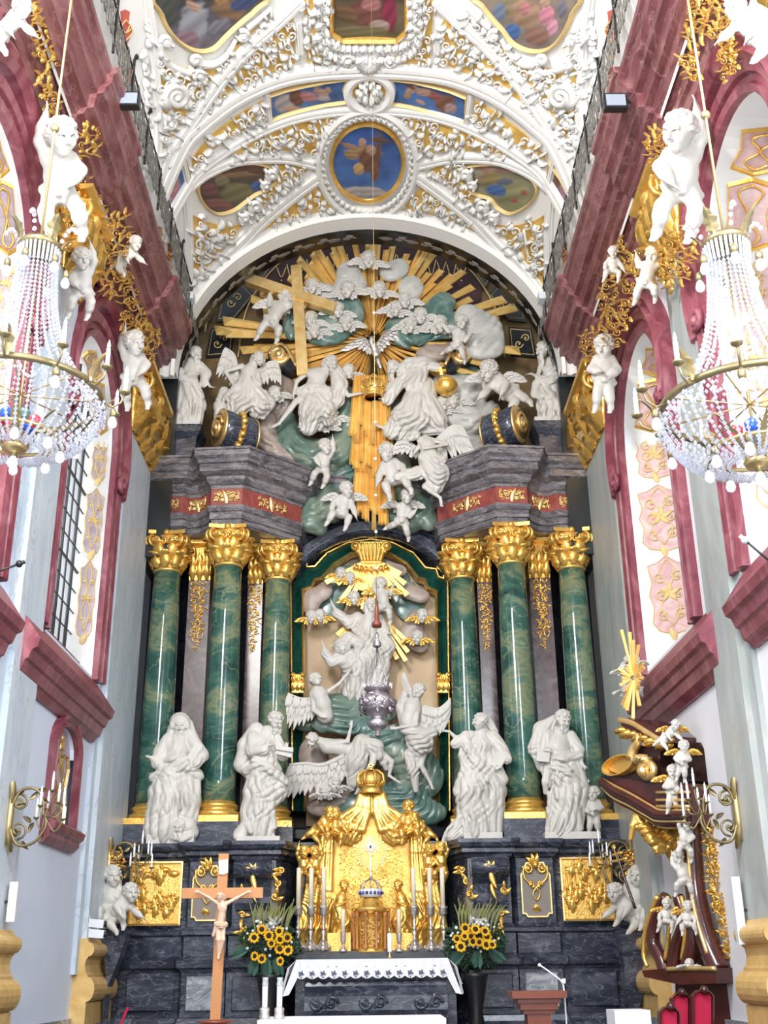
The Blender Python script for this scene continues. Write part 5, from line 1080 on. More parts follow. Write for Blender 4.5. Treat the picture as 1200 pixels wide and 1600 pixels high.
POSE = dict(
 fly=[(0, -1, .3), (0, -.4, 0), (.15, .15, -.1), (-.5, -.35, .3), (-.85, -.6, .4), (.45, -.15, .3), (.6, -.5, .5), (-.15, .5, .2), (-.4, .75, -.3), (.5, .5, 0), (.75, .85, -.3)],
 reach=[(.05, -.75, .3), (0, -.25, 0), (.0, .25, -.1), (-.35, -.65, .1), (-.25, -1.15, .2), (.4, -.1, .3), (.2, .15, .5), (-.25, .65, .3), (-.15, 1.1, 0), (.35, .6, .4), (.45, 1.05, .1)],
 sit=[(0, -.8, .2), (0, -.3, 0), (0, .25, 0), (-.45, -.05, .2), (-.65, .3, .4), (.45, -.1, .2), (.5, .3, .5), (-.35, .4, .7), (-.3, .9, .7), (.4, .4, .7), (.55, .85, .6)],
 stand=[(0, -.85, .1), (0, -.38, 0), (0, .1, 0), (-.4, -.15, .1), (-.2, .05, .5), (.4, -.15, .1), (.15, -.1, .5), (-.15, .55, .1), (-.2, 1., 0), (.2, .55, .2), (.25, 1., 0)],
 lean=[(-.35, -.6, .4), (-.15, -.2, .1), (.25, .15, -.1), (-.5, .1, .4), (-.75, .3, .6), (.2, -.1, .4), (0, .25, .7), (.45, .55, .3), (.2, .85, .5), (.65, .35, 0), (.95, .6, -.1)],
 climb=[(-.2, -.8, -.1), (-.05, -.3, 0), (.1, .25, .1), (-.45, -.5, -.1), (-.5, -.95, -.2), (.35, -.35, -.2), (.45, -.8, -.2), (-.25, .5, .5), (-.3, .95, .2), (.4, .6, .2), (.5, 1.05, 0)])
def posed(name, x, y, H, rot=0, mir=False):
    J = []
    for a, b, c_ in POSE[name]:
        a = -a if mir else a; J.append((x+(a*cos(rot)-b*sin(rot))*H/2, y+(a*sin(rot)+b*cos(rot))*H/2, c_*H/2*.8))
    if mir: J = J[:3]+[J[5], J[6], J[3], J[4], J[9], J[10], J[7], J[8]]
    return J[:3]+[(J[3], J[4]), (J[5], J[6]), (J[7], J[8]), (J[9], J[10])]
def feather(mb, mp, b, ang, L, Wd, h, curl=0.):
    mb.leaf(mp, b, ang, L, Wd, h, h+.022, curl); n = len(mb.v)
    mb.leaf(mp, b, ang, L, Wd, h, h-.02, curl)
def wing(parent, m, Y, d, joint, wide, dirs, nf=9, lab=None, sy=1.):
    """joint: leading edge points (px); wide: feather length px; dirs: feather headings from root to tip"""
    x0, y0 = joint[0]; mp_ = mpp(x0, y0, Y); MPy = MP(Y-d*mp_); mb = MB(); q = smooth_path(joint, 8); n = len(q)
    tot = sum(np.linalg.norm(q[i+1]-q[i]) for i in range(n-1)); 
    for layer, (fl, wf, hh) in enumerate(((1., 1.0, .0), (.62, .9, .035), (.34, .8, .07))):
        m_ = int(nf*(1+.25*layer)); 
        for i in range(m_):
            t = i/(m_-1); k = min(n-1, int(t*(n-1)*.999)); p = q[k]; dd = dirs[0]+(dirs[1]-dirs[0])*t; L = (wide[0]+(wide[1]-wide[0])*t)*fl*(1 if layer else .92+.08*(i % 2)); wd = tot/m_*1.9*wf+1.
            feather(mb, MPy, p, dd, L, wd, hh, .12 if dirs[1] > dirs[0] else -.12)
    mb.tube([MPy(*p, .05) for p in q], [mp_*(3.2-1.6*i/n)*max(.5, tot/60) for i in range(n)], 7)
    return mb.build('wing', m, parent, lab)
def statue(name, label, cat, x, ybase, Y, group=None): return thing(name, label, cat, P(x, ybase, Y), group)
def putto(label, x, y, H, pose, Y, rot=0, mir=False, m='statue', wings=1, yaw=0, pitch=.1, seed=1, vox=None, group=None, cloth=True, cat='putto', wm=None):
    t = statue('putto', label, cat, x, y+H/2, Y, group); f = Fig(Y, vox or max(.55, min(1., H/60))); J = posed(pose, x, y, H, rot, mir); child(f, J, H*.155, seed=seed, yaw=yaw, pitch=pitch, cloth=cloth, roll=rot*.6); f.build('body', m, t)
    if wings:
        c = J[1]
        for s in (-1, 1): wing(t, wm or m, Y, -H*.12, [(c[0]+s*H*.06, c[1]), (c[0]+s*H*.2, c[1]-H*.14), (c[0]+s*H*.33, c[1]-H*.1)], (H*.18, H*.26), (PI/2-s*.3, PI/2-s*1.0), 5)
    return t
def cherub(label, x, y, r, Y, yaw=0, pitch=.1, m='statue', wm=None, seed=1, d=0, wa=0., both=True, group=None):
    t = statue('cherub_head', label, 'cherub', x, y+r, Y, group); f = Fig(Y, max(.5, r/12)); head(f, x, y, d, r, yaw, pitch, 0, 'curly', 0, seed); f.e((x, y+r*.9, d-r*.2), (r*.5, r*.4, r*.5), k=r*.3); f.build('head', m, t)
    for s in (-1, 1):
        if s < 0 or both: wing(t, wm or m, Y, d-r*.3, [(x+s*r*.5, y+r*.7), (x+s*r*1.3, y+r*(.2+wa*s)), (x+s*r*2.0, y+r*(.5+wa*s))], (r*.9, r*1.3), (PI/2-s*.2, PI/2-s*1.1), 5)
    return t
# ============================================================ THE FOUR EVANGELISTS
Y1 = 19.9
def plinth(t, x0, x1, y0, y1, Y, dep=.5, m='statue'):
    a, b = P(x0, y1, Y-dep/2), P(x1, y0, Y-dep/2); mb = MB(); mb.b2((a[0], Y-dep/2, a[2]), (b[0], Y+dep/2, b[2])); mb.build('plinth', m, t)
def book(t, x, y, w, h, ang, Y, d, open_=False, th=4):
    mp_ = mpp(x, y, Y); K = MP(Y-d*mp_); mb = MB(); c, s = cos(ang), sin(ang); R = lambda a, b: (x+a*c-b*s, y+a*s+b*c)
    q = [R(-w/2, -h/2), R(w/2, -h/2), R(w/2, h/2), R(-w/2, h/2)]; mb.slab(q, K, -th*mp_/2, th*mp_/2)
    q2 = [R(-w/2+1, -h/2+.8), R(w/2+.8, -h/2+.8), R(w/2+.8, h/2-.8), R(-w/2+1, h/2-.8)]; mb.slab(q2, K, -th*mp_*.3, th*mp_*.3)
    if open_: q = [R(-w/2, -h/2), R(w/2, -h/2-3), R(w/2+1, -h/2+h*.3), R(-w/2, 0)]; mb.slab(q, K, th*mp_*.5, th*mp_*1.6)
    mb.build('book', 'statue', t)
# 1: hooded, lion at the feet
t = statue('evangelist_statue', 'white marble hooded evangelist with open hand, book and lion at his feet', 'statue', 266, 1316, Y1)
f = Fig(Y1, .78); f.cur = 4
f.c([(281, 1150, 0, 14), (277, 1172, 0, 20), (274, 1192, 0, 20)]); limb(f, [(274, 1192, 0), (262, 1240, 2), (258, 1296, 0)], [22, 28, 32], fold=(11, .2, .5, 0)); limb(f, [(286, 1200, 0), (292, 1250, 0), (288, 1298, -4)], [20, 21, 17], fold=(9, .2, -.6, 1))
limb(f, [(240, 1215, 4), (262, 1206, 18), (290, 1196, 18), (308, 1212, 4)], [8, 8, 9, 10], k=3, fold=(5, .3, 2, 0)); limb(f, [(250, 1190, 8), (268, 1186, 20), (290, 1186, 16)], [5, 6, 6], k=2)
limb(f, [(262, 1206, 20), (254, 1226, 22)], [7, 3], k=2); limb(f, [(272, 1210, 24), (276, 1246, 26), (282, 1262, 22)], [4, 5, 4], k=2); limb(f, [(306, 1214, 6), (306, 1250, 6), (300, 1288, 2)], [8, 7, 7], k=3, fold=(5, .2, 1, 0))
for a in ((255, 1250, 34, .25, 13, 2.6), (285, 1245, 30, -.15, 11, 2.4), (258, 1285, 22, .1, 10, 2.0), (272, 1202, 22, 1.2, 8, 1.8), (276, 1168, 16, .2, 9, 1.4), (240, 1285, 18, .5, 9, 2)): f.crease(*a)
limb(f, [(262, 1156, 2), (251, 1176, 4), (246, 1192, 10)], [10, 11, 10], k=4, fold=(6, .2, 1, 0)); limb(f, [(246, 1192, 10), (240, 1186, 14)], [9, 6], k=3); arm(f, (256, 1160, 2), (247, 1190, 10), (237, 1184, 16), 9, (-1, -.3, .3), side=(0, .5, 1), curl=.2)
limb(f, [(300, 1156, 2), (314, 1180, 8), (306, 1192, 16)], [11, 11, 9], k=4, fold=(6, .2, 1, 2)); arm(f, (300, 1158, 2), (316, 1188, 8), (314, 1172, 20), 9, (-.2, -1, 0), side=(1, 0, .3), curl=.8)
head(f, 281, 1132, 6, 11.5, -.1, .25, .0, 'hood', 1.2, 3); limb(f, [(268, 1138, -2), (262, 1160, 2), (258, 1180, 8)], [6, 6, 5], k=3); limb(f, [(296, 1130, -2), (301, 1150, 2), (300, 1172, 6)], [6, 7, 6], k=3)
leg(f, (244, 1290, 6), (242, 1296, 8), (240, 1302, 10), (228, 1304, 12), 7)
f.build('figure', 'statue', t); book(t, 304, 1175, 12, 30, .55, Y1, 20); plinth(t, 228, 303, 1303, 1318, Y1, .55)
f = Fig(Y1-.1, .9); f.cur = 4; f.c([(292, 1290, 4, 15), (298, 1300, 0, 13)]); head(f, 279, 1292, 16, 11, -.2, .2, 0, 'curly', .9, 5); limb(f, [(286, 1306, 12), (270, 1309, 16)], [6, 5]); limb(f, [(296, 1306, 14), (284, 1312, 20)], [6, 5])
for i in range(14): a = i*.45; f.c([(279+11*cos(a), 1288+12*sin(a), 10, 5), (279+16*cos(a), 1290+16*sin(a), 6, 2.5)], k=1)
f.build('lion', 'statue', t)
# 2: bearded, writing in a book
t = statue('evangelist_statue', 'white marble bearded evangelist bending over an open book, ox at his feet', 'statue', 405, 1316, Y1)
f = Fig(Y1, .78); f.cur = 4
f.c([(418, 1145, 0, 12), (408, 1165, 0, 18), (410, 1190, 0, 19)]); limb(f, [(414, 1190, 0), (406, 1240, 0), (404, 1296, -2)], [21, 24, 24], fold=(10, .22, -.5, 0)); limb(f, [(424, 1205, 2), (432, 1235, 2), (418, 1262, 4)], [16, 16, 10], k=3, fold=(7, .25, .6, 1))
limb(f, [(400, 1140, -6), (385, 1165, -8), (378, 1195, -8), (394, 1214, -2)], [12, 13, 12, 8], k=4, fold=(6, .15, .5, 0)); limb(f, [(400, 1188, 14), (420, 1200, 20), (442, 1222, 12)], [8, 8, 8], k=3, fold=(5, .3, 1, 0)); limb(f, [(384, 1205, 4), (400, 1196, 16), (416, 1180, 18)], [6, 6, 5], k=2)
limb(f, [(388, 1240, 8), (384, 1270, 6), (384, 1302, 2)], [8, 8, 9], k=3, fold=(5, .25, .5, 0)); limb(f, [(404, 1215, 20), (400, 1250, 18), (408, 1290, 14)], [5, 6, 5], k=2.5); limb(f, [(424, 1225, 18), (424, 1262, 14), (428, 1292, 8)], [5, 5, 5], k=2)
for a in ((405, 1245, 32, .1, 11, 2.6), (428, 1228, 24, .8, 9, 2.2), (398, 1285, 24, .15, 9, 2.2), (384, 1180, 20, .6, 9, 1.6), (410, 1200, 20, 1.1, 8, 1.8), (408, 1165, 16, .9, 8, 1.2)): f.crease(*a)
limb(f, [(396, 1152, 6), (394, 1172, 14), (412, 1172, 24)], [10, 10, 8], k=3, fold=(6, .2, 1, 0)); arm(f, (398, 1152, 6), (396, 1172, 16), (420, 1164, 26), 9, (1, -.1, 0), curl=.8)
limb(f, [(432, 1155, 4), (442, 1180, 8)], [9, 9], k=3, fold=(6, .2, 1, 0)); arm(f, (430, 1152, 2), (444, 1182, 10), (448, 1168, 20), 8.5, (0, -1, .2), side=(1, 0, 0), curl=.8)
head(f, 431, 1126, 8, 12, .55, .45, .1, 'curly', 1.3, 8); leg(f, (420, 1270, 2), (424, 1286, 6), (424, 1302, 4), (430, 1308, 14), 8); leg(f, (400, 1270, 2), (402, 1286, 6), (402, 1302, 4), (404, 1308, 16), 8)
f.build('figure', 'statue', t); book(t, 444, 1175, 26, 12, .25, Y1, 26, True); plinth(t, 369, 437, 1306, 1318, Y1, .6)
f = Fig(Y1-.1, .9); f.cur = 3; f.c([(376, 1304, 2, 12), (384, 1290, 4, 9)]); f.c([(388, 1288, 10, 6), (392, 1300, 16, 4)]); f.c([(386, 1282, 6, 2.2), (382, 1270, 6, 1.2)]); f.c([(393, 1282, 6, 2.2), (394, 1270, 6, 1)]); f.c([(370, 1308, 8, 6), (386, 1313, 14, 4)]); f.build('ox', 'statue', t)
# 3: young, arm stretched to the left
t = statue('evangelist_statue', 'white marble evangelist stretching an arm toward the niche, eagle at the feet', 'statue', 755, 1312, Y1)
f = Fig(Y1, .78); f.cur = 4
f.c([(752, 1146, 0, 11), (752, 1165, 2, 17), (752, 1185, 0, 17)]); limb(f, [(750, 1185, 0), (738, 1230, 4), (742, 1296, 0)], [20, 25, 27], fold=(11, .2, .6, 0)); limb(f, [(764, 1190, 0), (770, 1235, 0), (768, 1294, -2)], [18, 20, 18], fold=(9, .2, .3, 2))
limb(f, [(727, 1148, 8), (732, 1168, 16), (748, 1196, 20), (776, 1224, 12)], [6, 7, 8, 8], k=3, fold=(5, .3, 1.5, 0)); limb(f, [(728, 1150, 4), (724, 1180, 8), (728, 1206, 10)], [8, 7, 6], k=3, fold=(5, .3, 1, 0)); limb(f, [(726, 1205, 8), (716, 1235, 8), (726, 1264, 8)], [8, 8, 7], k=3); limb(f, [(740, 1200, 20), (756, 1220, 22), (766, 1250, 16), (762, 1288, 12)], [5, 6, 6, 6], k=2.5)
limb(f, [(734, 1225, 22), (728, 1260, 20), (736, 1292, 14)], [5, 6, 6], k=2.5); limb(f, [(748, 1240, 24), (746, 1270, 22), (752, 1296, 16)], [4, 5, 5], k=2); limb(f, [(778, 1200, 8), (786, 1218, 6), (776, 1234, 8)], [8, 8, 6], k=3)
for a in ((740, 1240, 34, .2, 10, 2.6), (768, 1240, 26, -.1, 9, 2.2), (745, 1285, 26, .1, 9, 2.2), (756, 1204, 22, .7, 8, 2.0), (752, 1170, 14, .2, 7, 1.3), (730, 1180, 14, .1, 7, 1.4)): f.crease(*a)
limb(f, [(736, 1150, 4), (718, 1158, 8), (712, 1162, 10)], [9, 9, 8], k=3, fold=(6, .2, 1, 0)); arm(f, (734, 1150, 4), (716, 1156, 10), (702, 1143, 14), 9, (-1, -.12, .2), side=(0, .4, 1), curl=.05)
limb(f, [(770, 1150, 2), (784, 1172, 6), (792, 1186, 10)], [10, 10, 8], k=3, fold=(6, .2, 1, 0)); arm(f, (770, 1152, 2), (790, 1180, 10), (782, 1198, 22), 9, (-.8, .3, .2), side=(0, 1, .3), curl=.8)
head(f, 750, 1127, 6, 11, -1.0, .05, .1, 'curly', 0, 12)
for j in range(5): limb(f, [(758, 1118+2*j, -2), (768, 1130+2*j, -6), (776, 1142+2*j, -6)], [5, 4, 2.5], k=1.5)
leg(f, (756, 1280, 2), (758, 1290, 6), (760, 1297, 4), (758, 1302, 14), 7); f.build('figure', 'statue', t); book(t, 778, 1188, 18, 24, .5, Y1, 18); plinth(t, 725, 785, 1300, 1312, Y1, .55)
f = Fig(Y1-.1, .9); f.cur = 3; f.c([(708, 1306, 4, 12), (714, 1290, 4, 10)], n=.8); f.c([(716, 1284, 6, 6), (719, 1276, 8, 5), (723, 1275, 12, 2)]); f.c([(722, 1302, 6, 8), (740, 1304, 8, 5)]); f.crease(712, 1298, 14, .8, 4, 1.2); f.build('eagle', 'statue', t)
wing(t, 'statue', Y1-.1, 8, [(706, 1288), (698, 1296), (696, 1306)], (12, 14), (1.2, 1.8), 6)
# 4: long beard, book and child
t = statue('evangelist_statue', 'white marble evangelist with very long beard, book in hand, small child beside him', 'statue', 892, 1310, Y1)
f = Fig(Y1, .78); f.cur = 4
f.c([(878, 1145, 0, 12), (872, 1165, 2, 19), (876, 1190, 0, 19)]); limb(f, [(878, 1190, 0), (886, 1240, 2), (878, 1294, 0)], [22, 26, 26], fold=(11, .2, -.6, 0)); limb(f, [(894, 1190, 0), (904, 1235, 0), (896, 1292, 0)], [16, 17, 15], fold=(7, .2, .3, 1))
limb(f, [(866, 1126, -6), (846, 1140, -4), (838, 1170, 0), (848, 1196, 4), (856, 1210, 8)], [9, 12, 12, 9, 7], k=4, fold=(7, .25, 1, 0)); limb(f, [(858, 1190, 14), (878, 1184, 22), (906, 1180, 12)], [7, 7, 6], k=3, fold=(5, .3, 1.5, 0)); limb(f, [(862, 1196, 18), (886, 1206, 24), (906, 1228, 14)], [6, 7, 7], k=3)
limb(f, [(856, 1200, 14), (854, 1222, 16), (852, 1238, 12)], [7, 7, 3], k=2, fold=(6, .35, .2, 0)); limb(f, [(872, 1210, 24), (874, 1245, 24), (884, 1262, 20)], [5, 6, 4], k=2.5); limb(f, [(862, 1240, 14), (860, 1270, 12), (862, 1296, 8)], [6, 6, 7], k=2.5, fold=(5, .3, .2, 0)); limb(f, [(892, 1230, 22), (902, 1262, 16), (906, 1294, 8)], [5, 6, 6], k=2)
for a in ((886, 1235, 34, -.35, 10, 2.7), (872, 1280, 26, .0, 8, 2.2), (900, 1262, 22, -.3, 8, 2.0), (846, 1165, 20, 1.0, 8, 2.0), (880, 1192, 20, 1.4, 7, 1.8), (868, 1205, 18, .2, 8, 1.6), (858, 1140, 14, .8, 7, 1.4)): f.crease(*a)
limb(f, [(856, 1150, 6), (848, 1176, 12)], [11, 9], k=3, fold=(6, .2, 1, 0)); arm(f, (858, 1150, 4), (842, 1176, 14), (852, 1172, 24), 9, (1, -.05, .1), side=(0, 1, .2), curl=.7)
limb(f, [(892, 1150, 2), (904, 1172, 4), (904, 1184, 8)], [9, 9, 7], k=3, fold=(6, .2, 1, 0)); arm(f, (892, 1150, 0), (906, 1176, 6), (910, 1194, 12), 8.5, (.5, .6, .2), side=(1, 0, .4), curl=.5)
head(f, 880, 1124, 8, 12.5, .5, .35, 0, 'curly', 3.0, 21); leg(f, (886, 1282, 2), (888, 1290, 6), (892, 1296, 4), (894, 1300, 14), 7); leg(f, (864, 1282, 2), (866, 1290, 6), (866, 1296, 4), (866, 1300, 14), 7)
f.build('figure', 'statue', t); book(t, 848, 1183, 20, 15, .12, Y1, 26, False, 7); plinth(t, 852, 938, 1299, 1311, Y1, .55)
f = Fig(Y1, .8); child(f, posed('stand', 927, 1268, 66), 10, yaw=-.2, pitch=0, seed=4, cloth=True); f.build('child', 'statue', t)
# ============================================================ SAINTS AT THE TOP
Y2 = 20.7
t = statue('saint_statue', 'white bearded saint in heavy cloak standing on the upper left pedestal', 'statue', 287, 668, Y2)
f = Fig(Y2, .78); f.cur = 3.5
f.c([(300, 565, 0, 9), (295, 582, 0, 15), (292, 600, 0, 15)]); limb(f, [(292, 600, 0), (284, 630, 0), (284, 664, 0)], [17, 20, 20], fold=(10, .22, .5, 0)); limb(f, [(300, 604, 0), (308, 634, 0), (302, 666, 0)], [13, 13, 12], fold=(7, .2, .3, 0))
limb(f, [(266, 600, 4), (284, 590, 16), (302, 596, 14), (312, 620, 8)], [7, 6, 7, 7], k=3, fold=(5, .3, 1, 0)); limb(f, [(290, 600, 16), (296, 622, 18), (298, 634, 16)], [5, 5, 3], k=2); limb(f, [(276, 620, 12), (270, 645, 10), (268, 668, 6)], [6, 6, 7], k=2.5); limb(f, [(286, 630, 16), (284, 664, 12)], [4, 5], k=2)
for a in ((284, 630, 26, .2, 9, 2.2), (304, 640, 20, .1, 7, 1.8), (292, 580, 14, .8, 7, 1.2), (280, 655, 20, .1, 8, 1.8)): f.crease(*a)
limb(f, [(278, 566, 0), (268, 582, 4), (280, 580, 14)], [9, 9, 7], k=3, fold=(6, .2, 1, 0)); arm(f, (280, 566, 0), (268, 582, 6), (288, 580, 16), 7.5, (1, .25, .1), curl=.4); limb(f, [(312, 572, 0), (322, 584, 4), (318, 600, 8)], [8, 8, 6], k=3, fold=(6, .2, 1, 0)); arm(f, (312, 572, 0), (320, 590, 6), (328, 604, 12), 7.5, (.8, .2, .2), curl=.8)
head(f, 306, 553, 6, 10, .6, .35, .1, 'short', 1.2, 31); f.build('figure', 'statue', t)
t = statue('saint_statue', 'grey shaded saint with long beard and sword standing on the upper right pedestal', 'statue', 862, 662, Y2)
f = Fig(Y2, .78); f.cur = 3.5
f.c([(862, 566, 0, 10), (864, 582, 0, 16), (862, 600, 0, 15)]); limb(f, [(866, 600, 0), (866, 630, 0), (864, 660, 0)], [18, 21, 20], fold=(10, .22, -.5, 0)); limb(f, [(846, 606, 4), (850, 636, 4), (852, 660, 0)], [10, 11, 11], fold=(7, .2, .3, 0))
limb(f, [(842, 592, 12), (862, 594, 18), (882, 582, 8)], [6, 6, 6], k=3, fold=(5, .3, 1, 0)); limb(f, [(848, 596, 16), (862, 618, 20), (880, 640, 10), (888, 658, 2)], [5, 6, 6, 5], k=2.5); limb(f, [(838, 600, 10), (836, 616, 12), (846, 620, 14)], [7, 7, 5], k=2.5); limb(f, [(856, 616, 18), (850, 640, 16), (852, 660, 10)], [4, 5, 6], k=2)
for a in ((868, 630, 28, -.5, 9, 2.4), (850, 640, 18, .1, 7, 1.8), (866, 580, 16, .7, 7, 1.4), (876, 650, 18, -.4, 8, 1.8)): f.crease(*a)
limb(f, [(880, 564, 0), (886, 584, 2)], [9, 9], k=3); arm(f, (846, 570, 2), (840, 588, 10), (830, 584, 18), 7.5, (-1, .1, .2), curl=.3)
head(f, 848, 546, 4, 10.5, -.9, .3, 0, 'curly', 2.6, 33); f.build('figure', 'statue', t)
mb = MB(); K = MP(20.35); mb.bar(K(882, 575), K(898, 686), .05, .03, w2=.02); mb.bar(K(879, 586), K(890, 578), .03, .03); mb.ell(K(881, 568), .035, 6, 5); mb.build('sword', 'candle', t)
# ============================================================ GLORY: SUNBURST, CLOUDS, TRINITY
SY = 21.6; K = MP(SY); sb = thing('sunburst', 'huge gilded sunburst of clustered rays around the dove under the arch', 'sunburst', P(583, 560, SY))
R = random.Random(11)
def Rout(a):   # degrees from up, + right
    b = abs(a); tab = [(0, 188), (15, 150), (28, 196), (40, 168), (52, 196), (62, 214), (72, 226), (84, 236), (95, 238), (108, 190), (120, 150), (135, 110), (150, 90), (180, 80)]
    for (x0, r0), (x1, r1) in zip(tab[:-1], tab[1:]):
        if x0 <= b <= x1: return r0+(r1-r0)*(b-x0)/(x1-x0)
n_r = 0
for ci in range(33):
    a = -168+ci*10.5+R.uniform(-1, 1)
    if ci in (9, 23): a += 3
    Ro = Rout(a)*R.uniform(.82, 1.06)
    for j in range(3):
        if n_r >= 98: break
        aj = math.radians(a+(j-1)*2.9); L = Ro*(1-.16*abs(j-1)*R.uniform(.2, 1.3)); r0 = 12+R.uniform(0, 6); dx, dy = sin(aj), -cos(aj); nx, ny = -dy, dx
        w0, w1 = 1.0, L*.0235+1.2; h = .05+.10*((j+ci) % 3)+R.uniform(0, .04); mb = MB(); c0 = (583, 540)
        pt = lambda r, w, hh: K(c0[0]+dx*r+nx*w, c0[1]+dy*r+ny*w, hh)
        V = [pt(r0, -w0, h), pt(r0, 0, h+.03), pt(r0, w0, h), pt(L*.98, -w1, h), pt(L*.93, 0, h+.09), pt(L, w1, h), pt(L*.98, -w1, h-.03), pt(L, w1, h-.03), pt(r0, 0, h-.03)]
        mb.add(V, [(0, 3, 4, 1), (1, 4, 5, 2), (3, 6, 4), (4, 6, 7, 5), (0, 8, 6, 3), (2, 5, 7, 8), (8, 7, 6), (0, 1, 2, 8)]); mb.build('ray', 'gold_ray', sb); n_r += 1
gb = thing('light_beam', 'long gilded bundle of rays falling from the crown toward the niche', 'sunburst', P(580, 825, 21.2)); K = MP(21.2)
R = random.Random(4)
for tier, (y0, y1, xa, xb, n_) in enumerate(((598, 712, 545, 612, 13), (655, 768, 546, 618, 14), (705, 834, 550, 618, 13))):
    for i in range(n_):
        x = xa+(xb-xa)*(i+.5)/n_; y_e = y1-R.uniform(0, 34)-abs(i-n_/2)*2.2; xs_ = 583+(x-583)*.8; mb = MB(); h = .28-.09*tier+R.uniform(0, .06); w = 3.3
        V = [K(xs_-w*.6, y0, h), K(xs_, y0, h+.05), K(xs_+w*.6, y0, h), K(x-w, y_e, h), K(x, y_e-3, h+.06), K(x+w, y_e+2, h), K(xs_, y0, h-.05), K(x, y_e, h-.05)]
        mb.add(V, [(0, 3, 4, 1), (1, 4, 5, 2), (0, 6, 7, 3), (2, 5, 7, 6), (3, 7, 4), (4, 7, 5), (0, 1, 2, 6)]); mb.build('ray', 'gold_ray', gb)
# dove
t = statue('dove', 'silvery dove with spread wings at the centre of the sunburst', 'dove', 585, 560, 21.2); f = Fig(21.2, .8)
f.c([(592, 566, 0, 2.5), (588, 552, 6, 6.5), (584, 541, 8, 6), (580, 533, 12, 4), (581, 528, 14, 3.6)]); f.c([(582, 530, 16, 1.5), (585, 533, 18, .8)]); f.c([(590, 562, 0, 5), (595, 574, -2, 3)]); f.build('body', 'silver', t)
wing(t, 'silver', 21.2, 4, [(580, 540), (566, 530), (550, 540)], (16, 22), (1.6, 2.6), 8); wing(t, 'silver', 21.2, 4, [(590, 538), (602, 522), (618, 512)], (15, 22), (1.4, .5), 8)
# clouds
def cloud(label, blobs, m, Y, creases=(), k=8, vox=1.6):
    xs = [b[0] for b in blobs]; ys = [b[1] for b in blobs]; t = None; f = Fig(Y, vox); f.cur = k
    for b in blobs:
        if len(b) == 2: limb(f, *b)
        else: f.e((b[0], b[1], b[2]), (b[3], b[4], b[5] if len(b) > 5 else min(b[3], b[4])))
    for c_ in creases: f.crease(*c_)
    o = f.build('cloud', m); tag(o, label, 'cloud'); return o
cloud('pale cloud puff under the topmost cherub heads', [(545, 428, 0, 20, 20, 12), (552, 446, 4, 22, 18, 12), (535, 452, 2, 14, 14, 9), (610, 425, 0, 18, 16, 10), (626, 418, 0, 14, 14, 9)], 'cloud_white', 21.35, [(545, 440, 20, 1.0, 10, 1.2)])
cloud('round pale cloud puff right of the topmost cherubs', [(642, 450, 0, 20, 20, 10)], 'cloud_white', 21.35, [(642, 450, 18, .8, 8, 1.2)])
cloud('small pale cloud left of the upper putti, behind the gold cross', [(500, 455, 0, 24, 14, 10), (514, 462, 3, 17, 11, 9)], 'cloud_white', 21.3, [(505, 455, 16, 1.3, 8, 1.)])
cloud('green cloud cushion with four cherub heads left of the dove', [(520, 502, 0, 40, 30, 12), (545, 486, 0, 22, 26, 10), (505, 520, 4, 30, 20, 10), (455, 508, -4, 14, 24, 8)], 'cloud_teal', 21.25, [(520, 505, 35, 1.2, 15, 2), (540, 490, 22, .3, 12, 1.5)])
cloud('green cloud cushion under the cherub row right of the dove', [(640, 515, 0, 38, 28, 12), (665, 500, 0, 30, 22, 10), (700, 510, 0, 30, 20, 10), (692, 472, -4, 20, 16, 8)], 'cloud_teal', 21.25, [(640, 520, 35, 1.9, 14, 2), (690, 475, 20, .9, 9, 1.2)])
cloud('pale blue cloud billowing at the right end of the cherub row', [(740, 505, 0, 30, 22, 12), (765, 520, 0, 22, 24, 12), (752, 545, 0, 26, 18, 12), (730, 490, 0, 16, 14, 8), (775, 540, 0, 12, 16, 8)], 'cloud_white', 21.2, [(750, 520, 34, 1.0, 12, 2)])
cloud('mauve cloud under the cherub row, right of the dove', [(690, 548, -4, 34, 14, 10), (672, 556, 0, 20, 12, 9)], 'cloud_mauve', 21.3, [(690, 548, 30, 1.4, 12, 1.6)])
cloud('white and teal streaming cloud between the orb and the right volute', [([(700, 590, 0), (740, 610, 0), (770, 600, 0)], [16, 22, 14]), ([(700, 640, 0), (735, 650, 4), (770, 640, 0)], [18, 22, 16]), ([(700, 680, 0), (740, 690, 4), (765, 690, 0)], [16, 18, 14])][0:3], 'cloud_white', 21.35, [(735, 630, 45, 1.3, 13, 2.6), (735, 680, 35, 1.2, 11, 2.2)]) if 0 else None
f = Fig(21.35, 1.6); f.cur = 8
for p, r in (([(690, 600, 0), (730, 612, 0), (768, 600, 0)], [16, 24, 16]), ([(690, 645, 0), (735, 655, 4), (765, 645, 0)], [18, 24, 18]), ([(700, 690, 0), (740, 700, 0), (765, 690, 0)], [18, 18, 14])): limb(f, p, r)
for q in ((735, 630, 45, 1.25, 13, 2.6), (735, 685, 35, 1.2, 11, 2.2)): f.crease(*q)
tag(f.build('cloud', 'cloud_white'), 'white streaming cloud between the golden orb and the right volute', 'cloud')
def swirl(label, chains, m, Y, creases=(), vox=1.8, k=7):
    f = Fig(Y, vox); f.cur = k
    for p, r in chains: limb(f, p, r)
    for q in creases: f.crease(*q)
    return tag(f.build('cloud', m), label, 'cloud')
swirl('red brown cloud behind the seated left figure', [([(425, 590, 0), (440, 615, 0), (430, 650, 0)], [14, 26, 20]), ([(420, 720, 0), (400, 705, 0), (440, 735, 0)], [14, 12, 14])], 'cloud_mauve', 21.5, [(435, 620, 30, .4, 12, 2)])
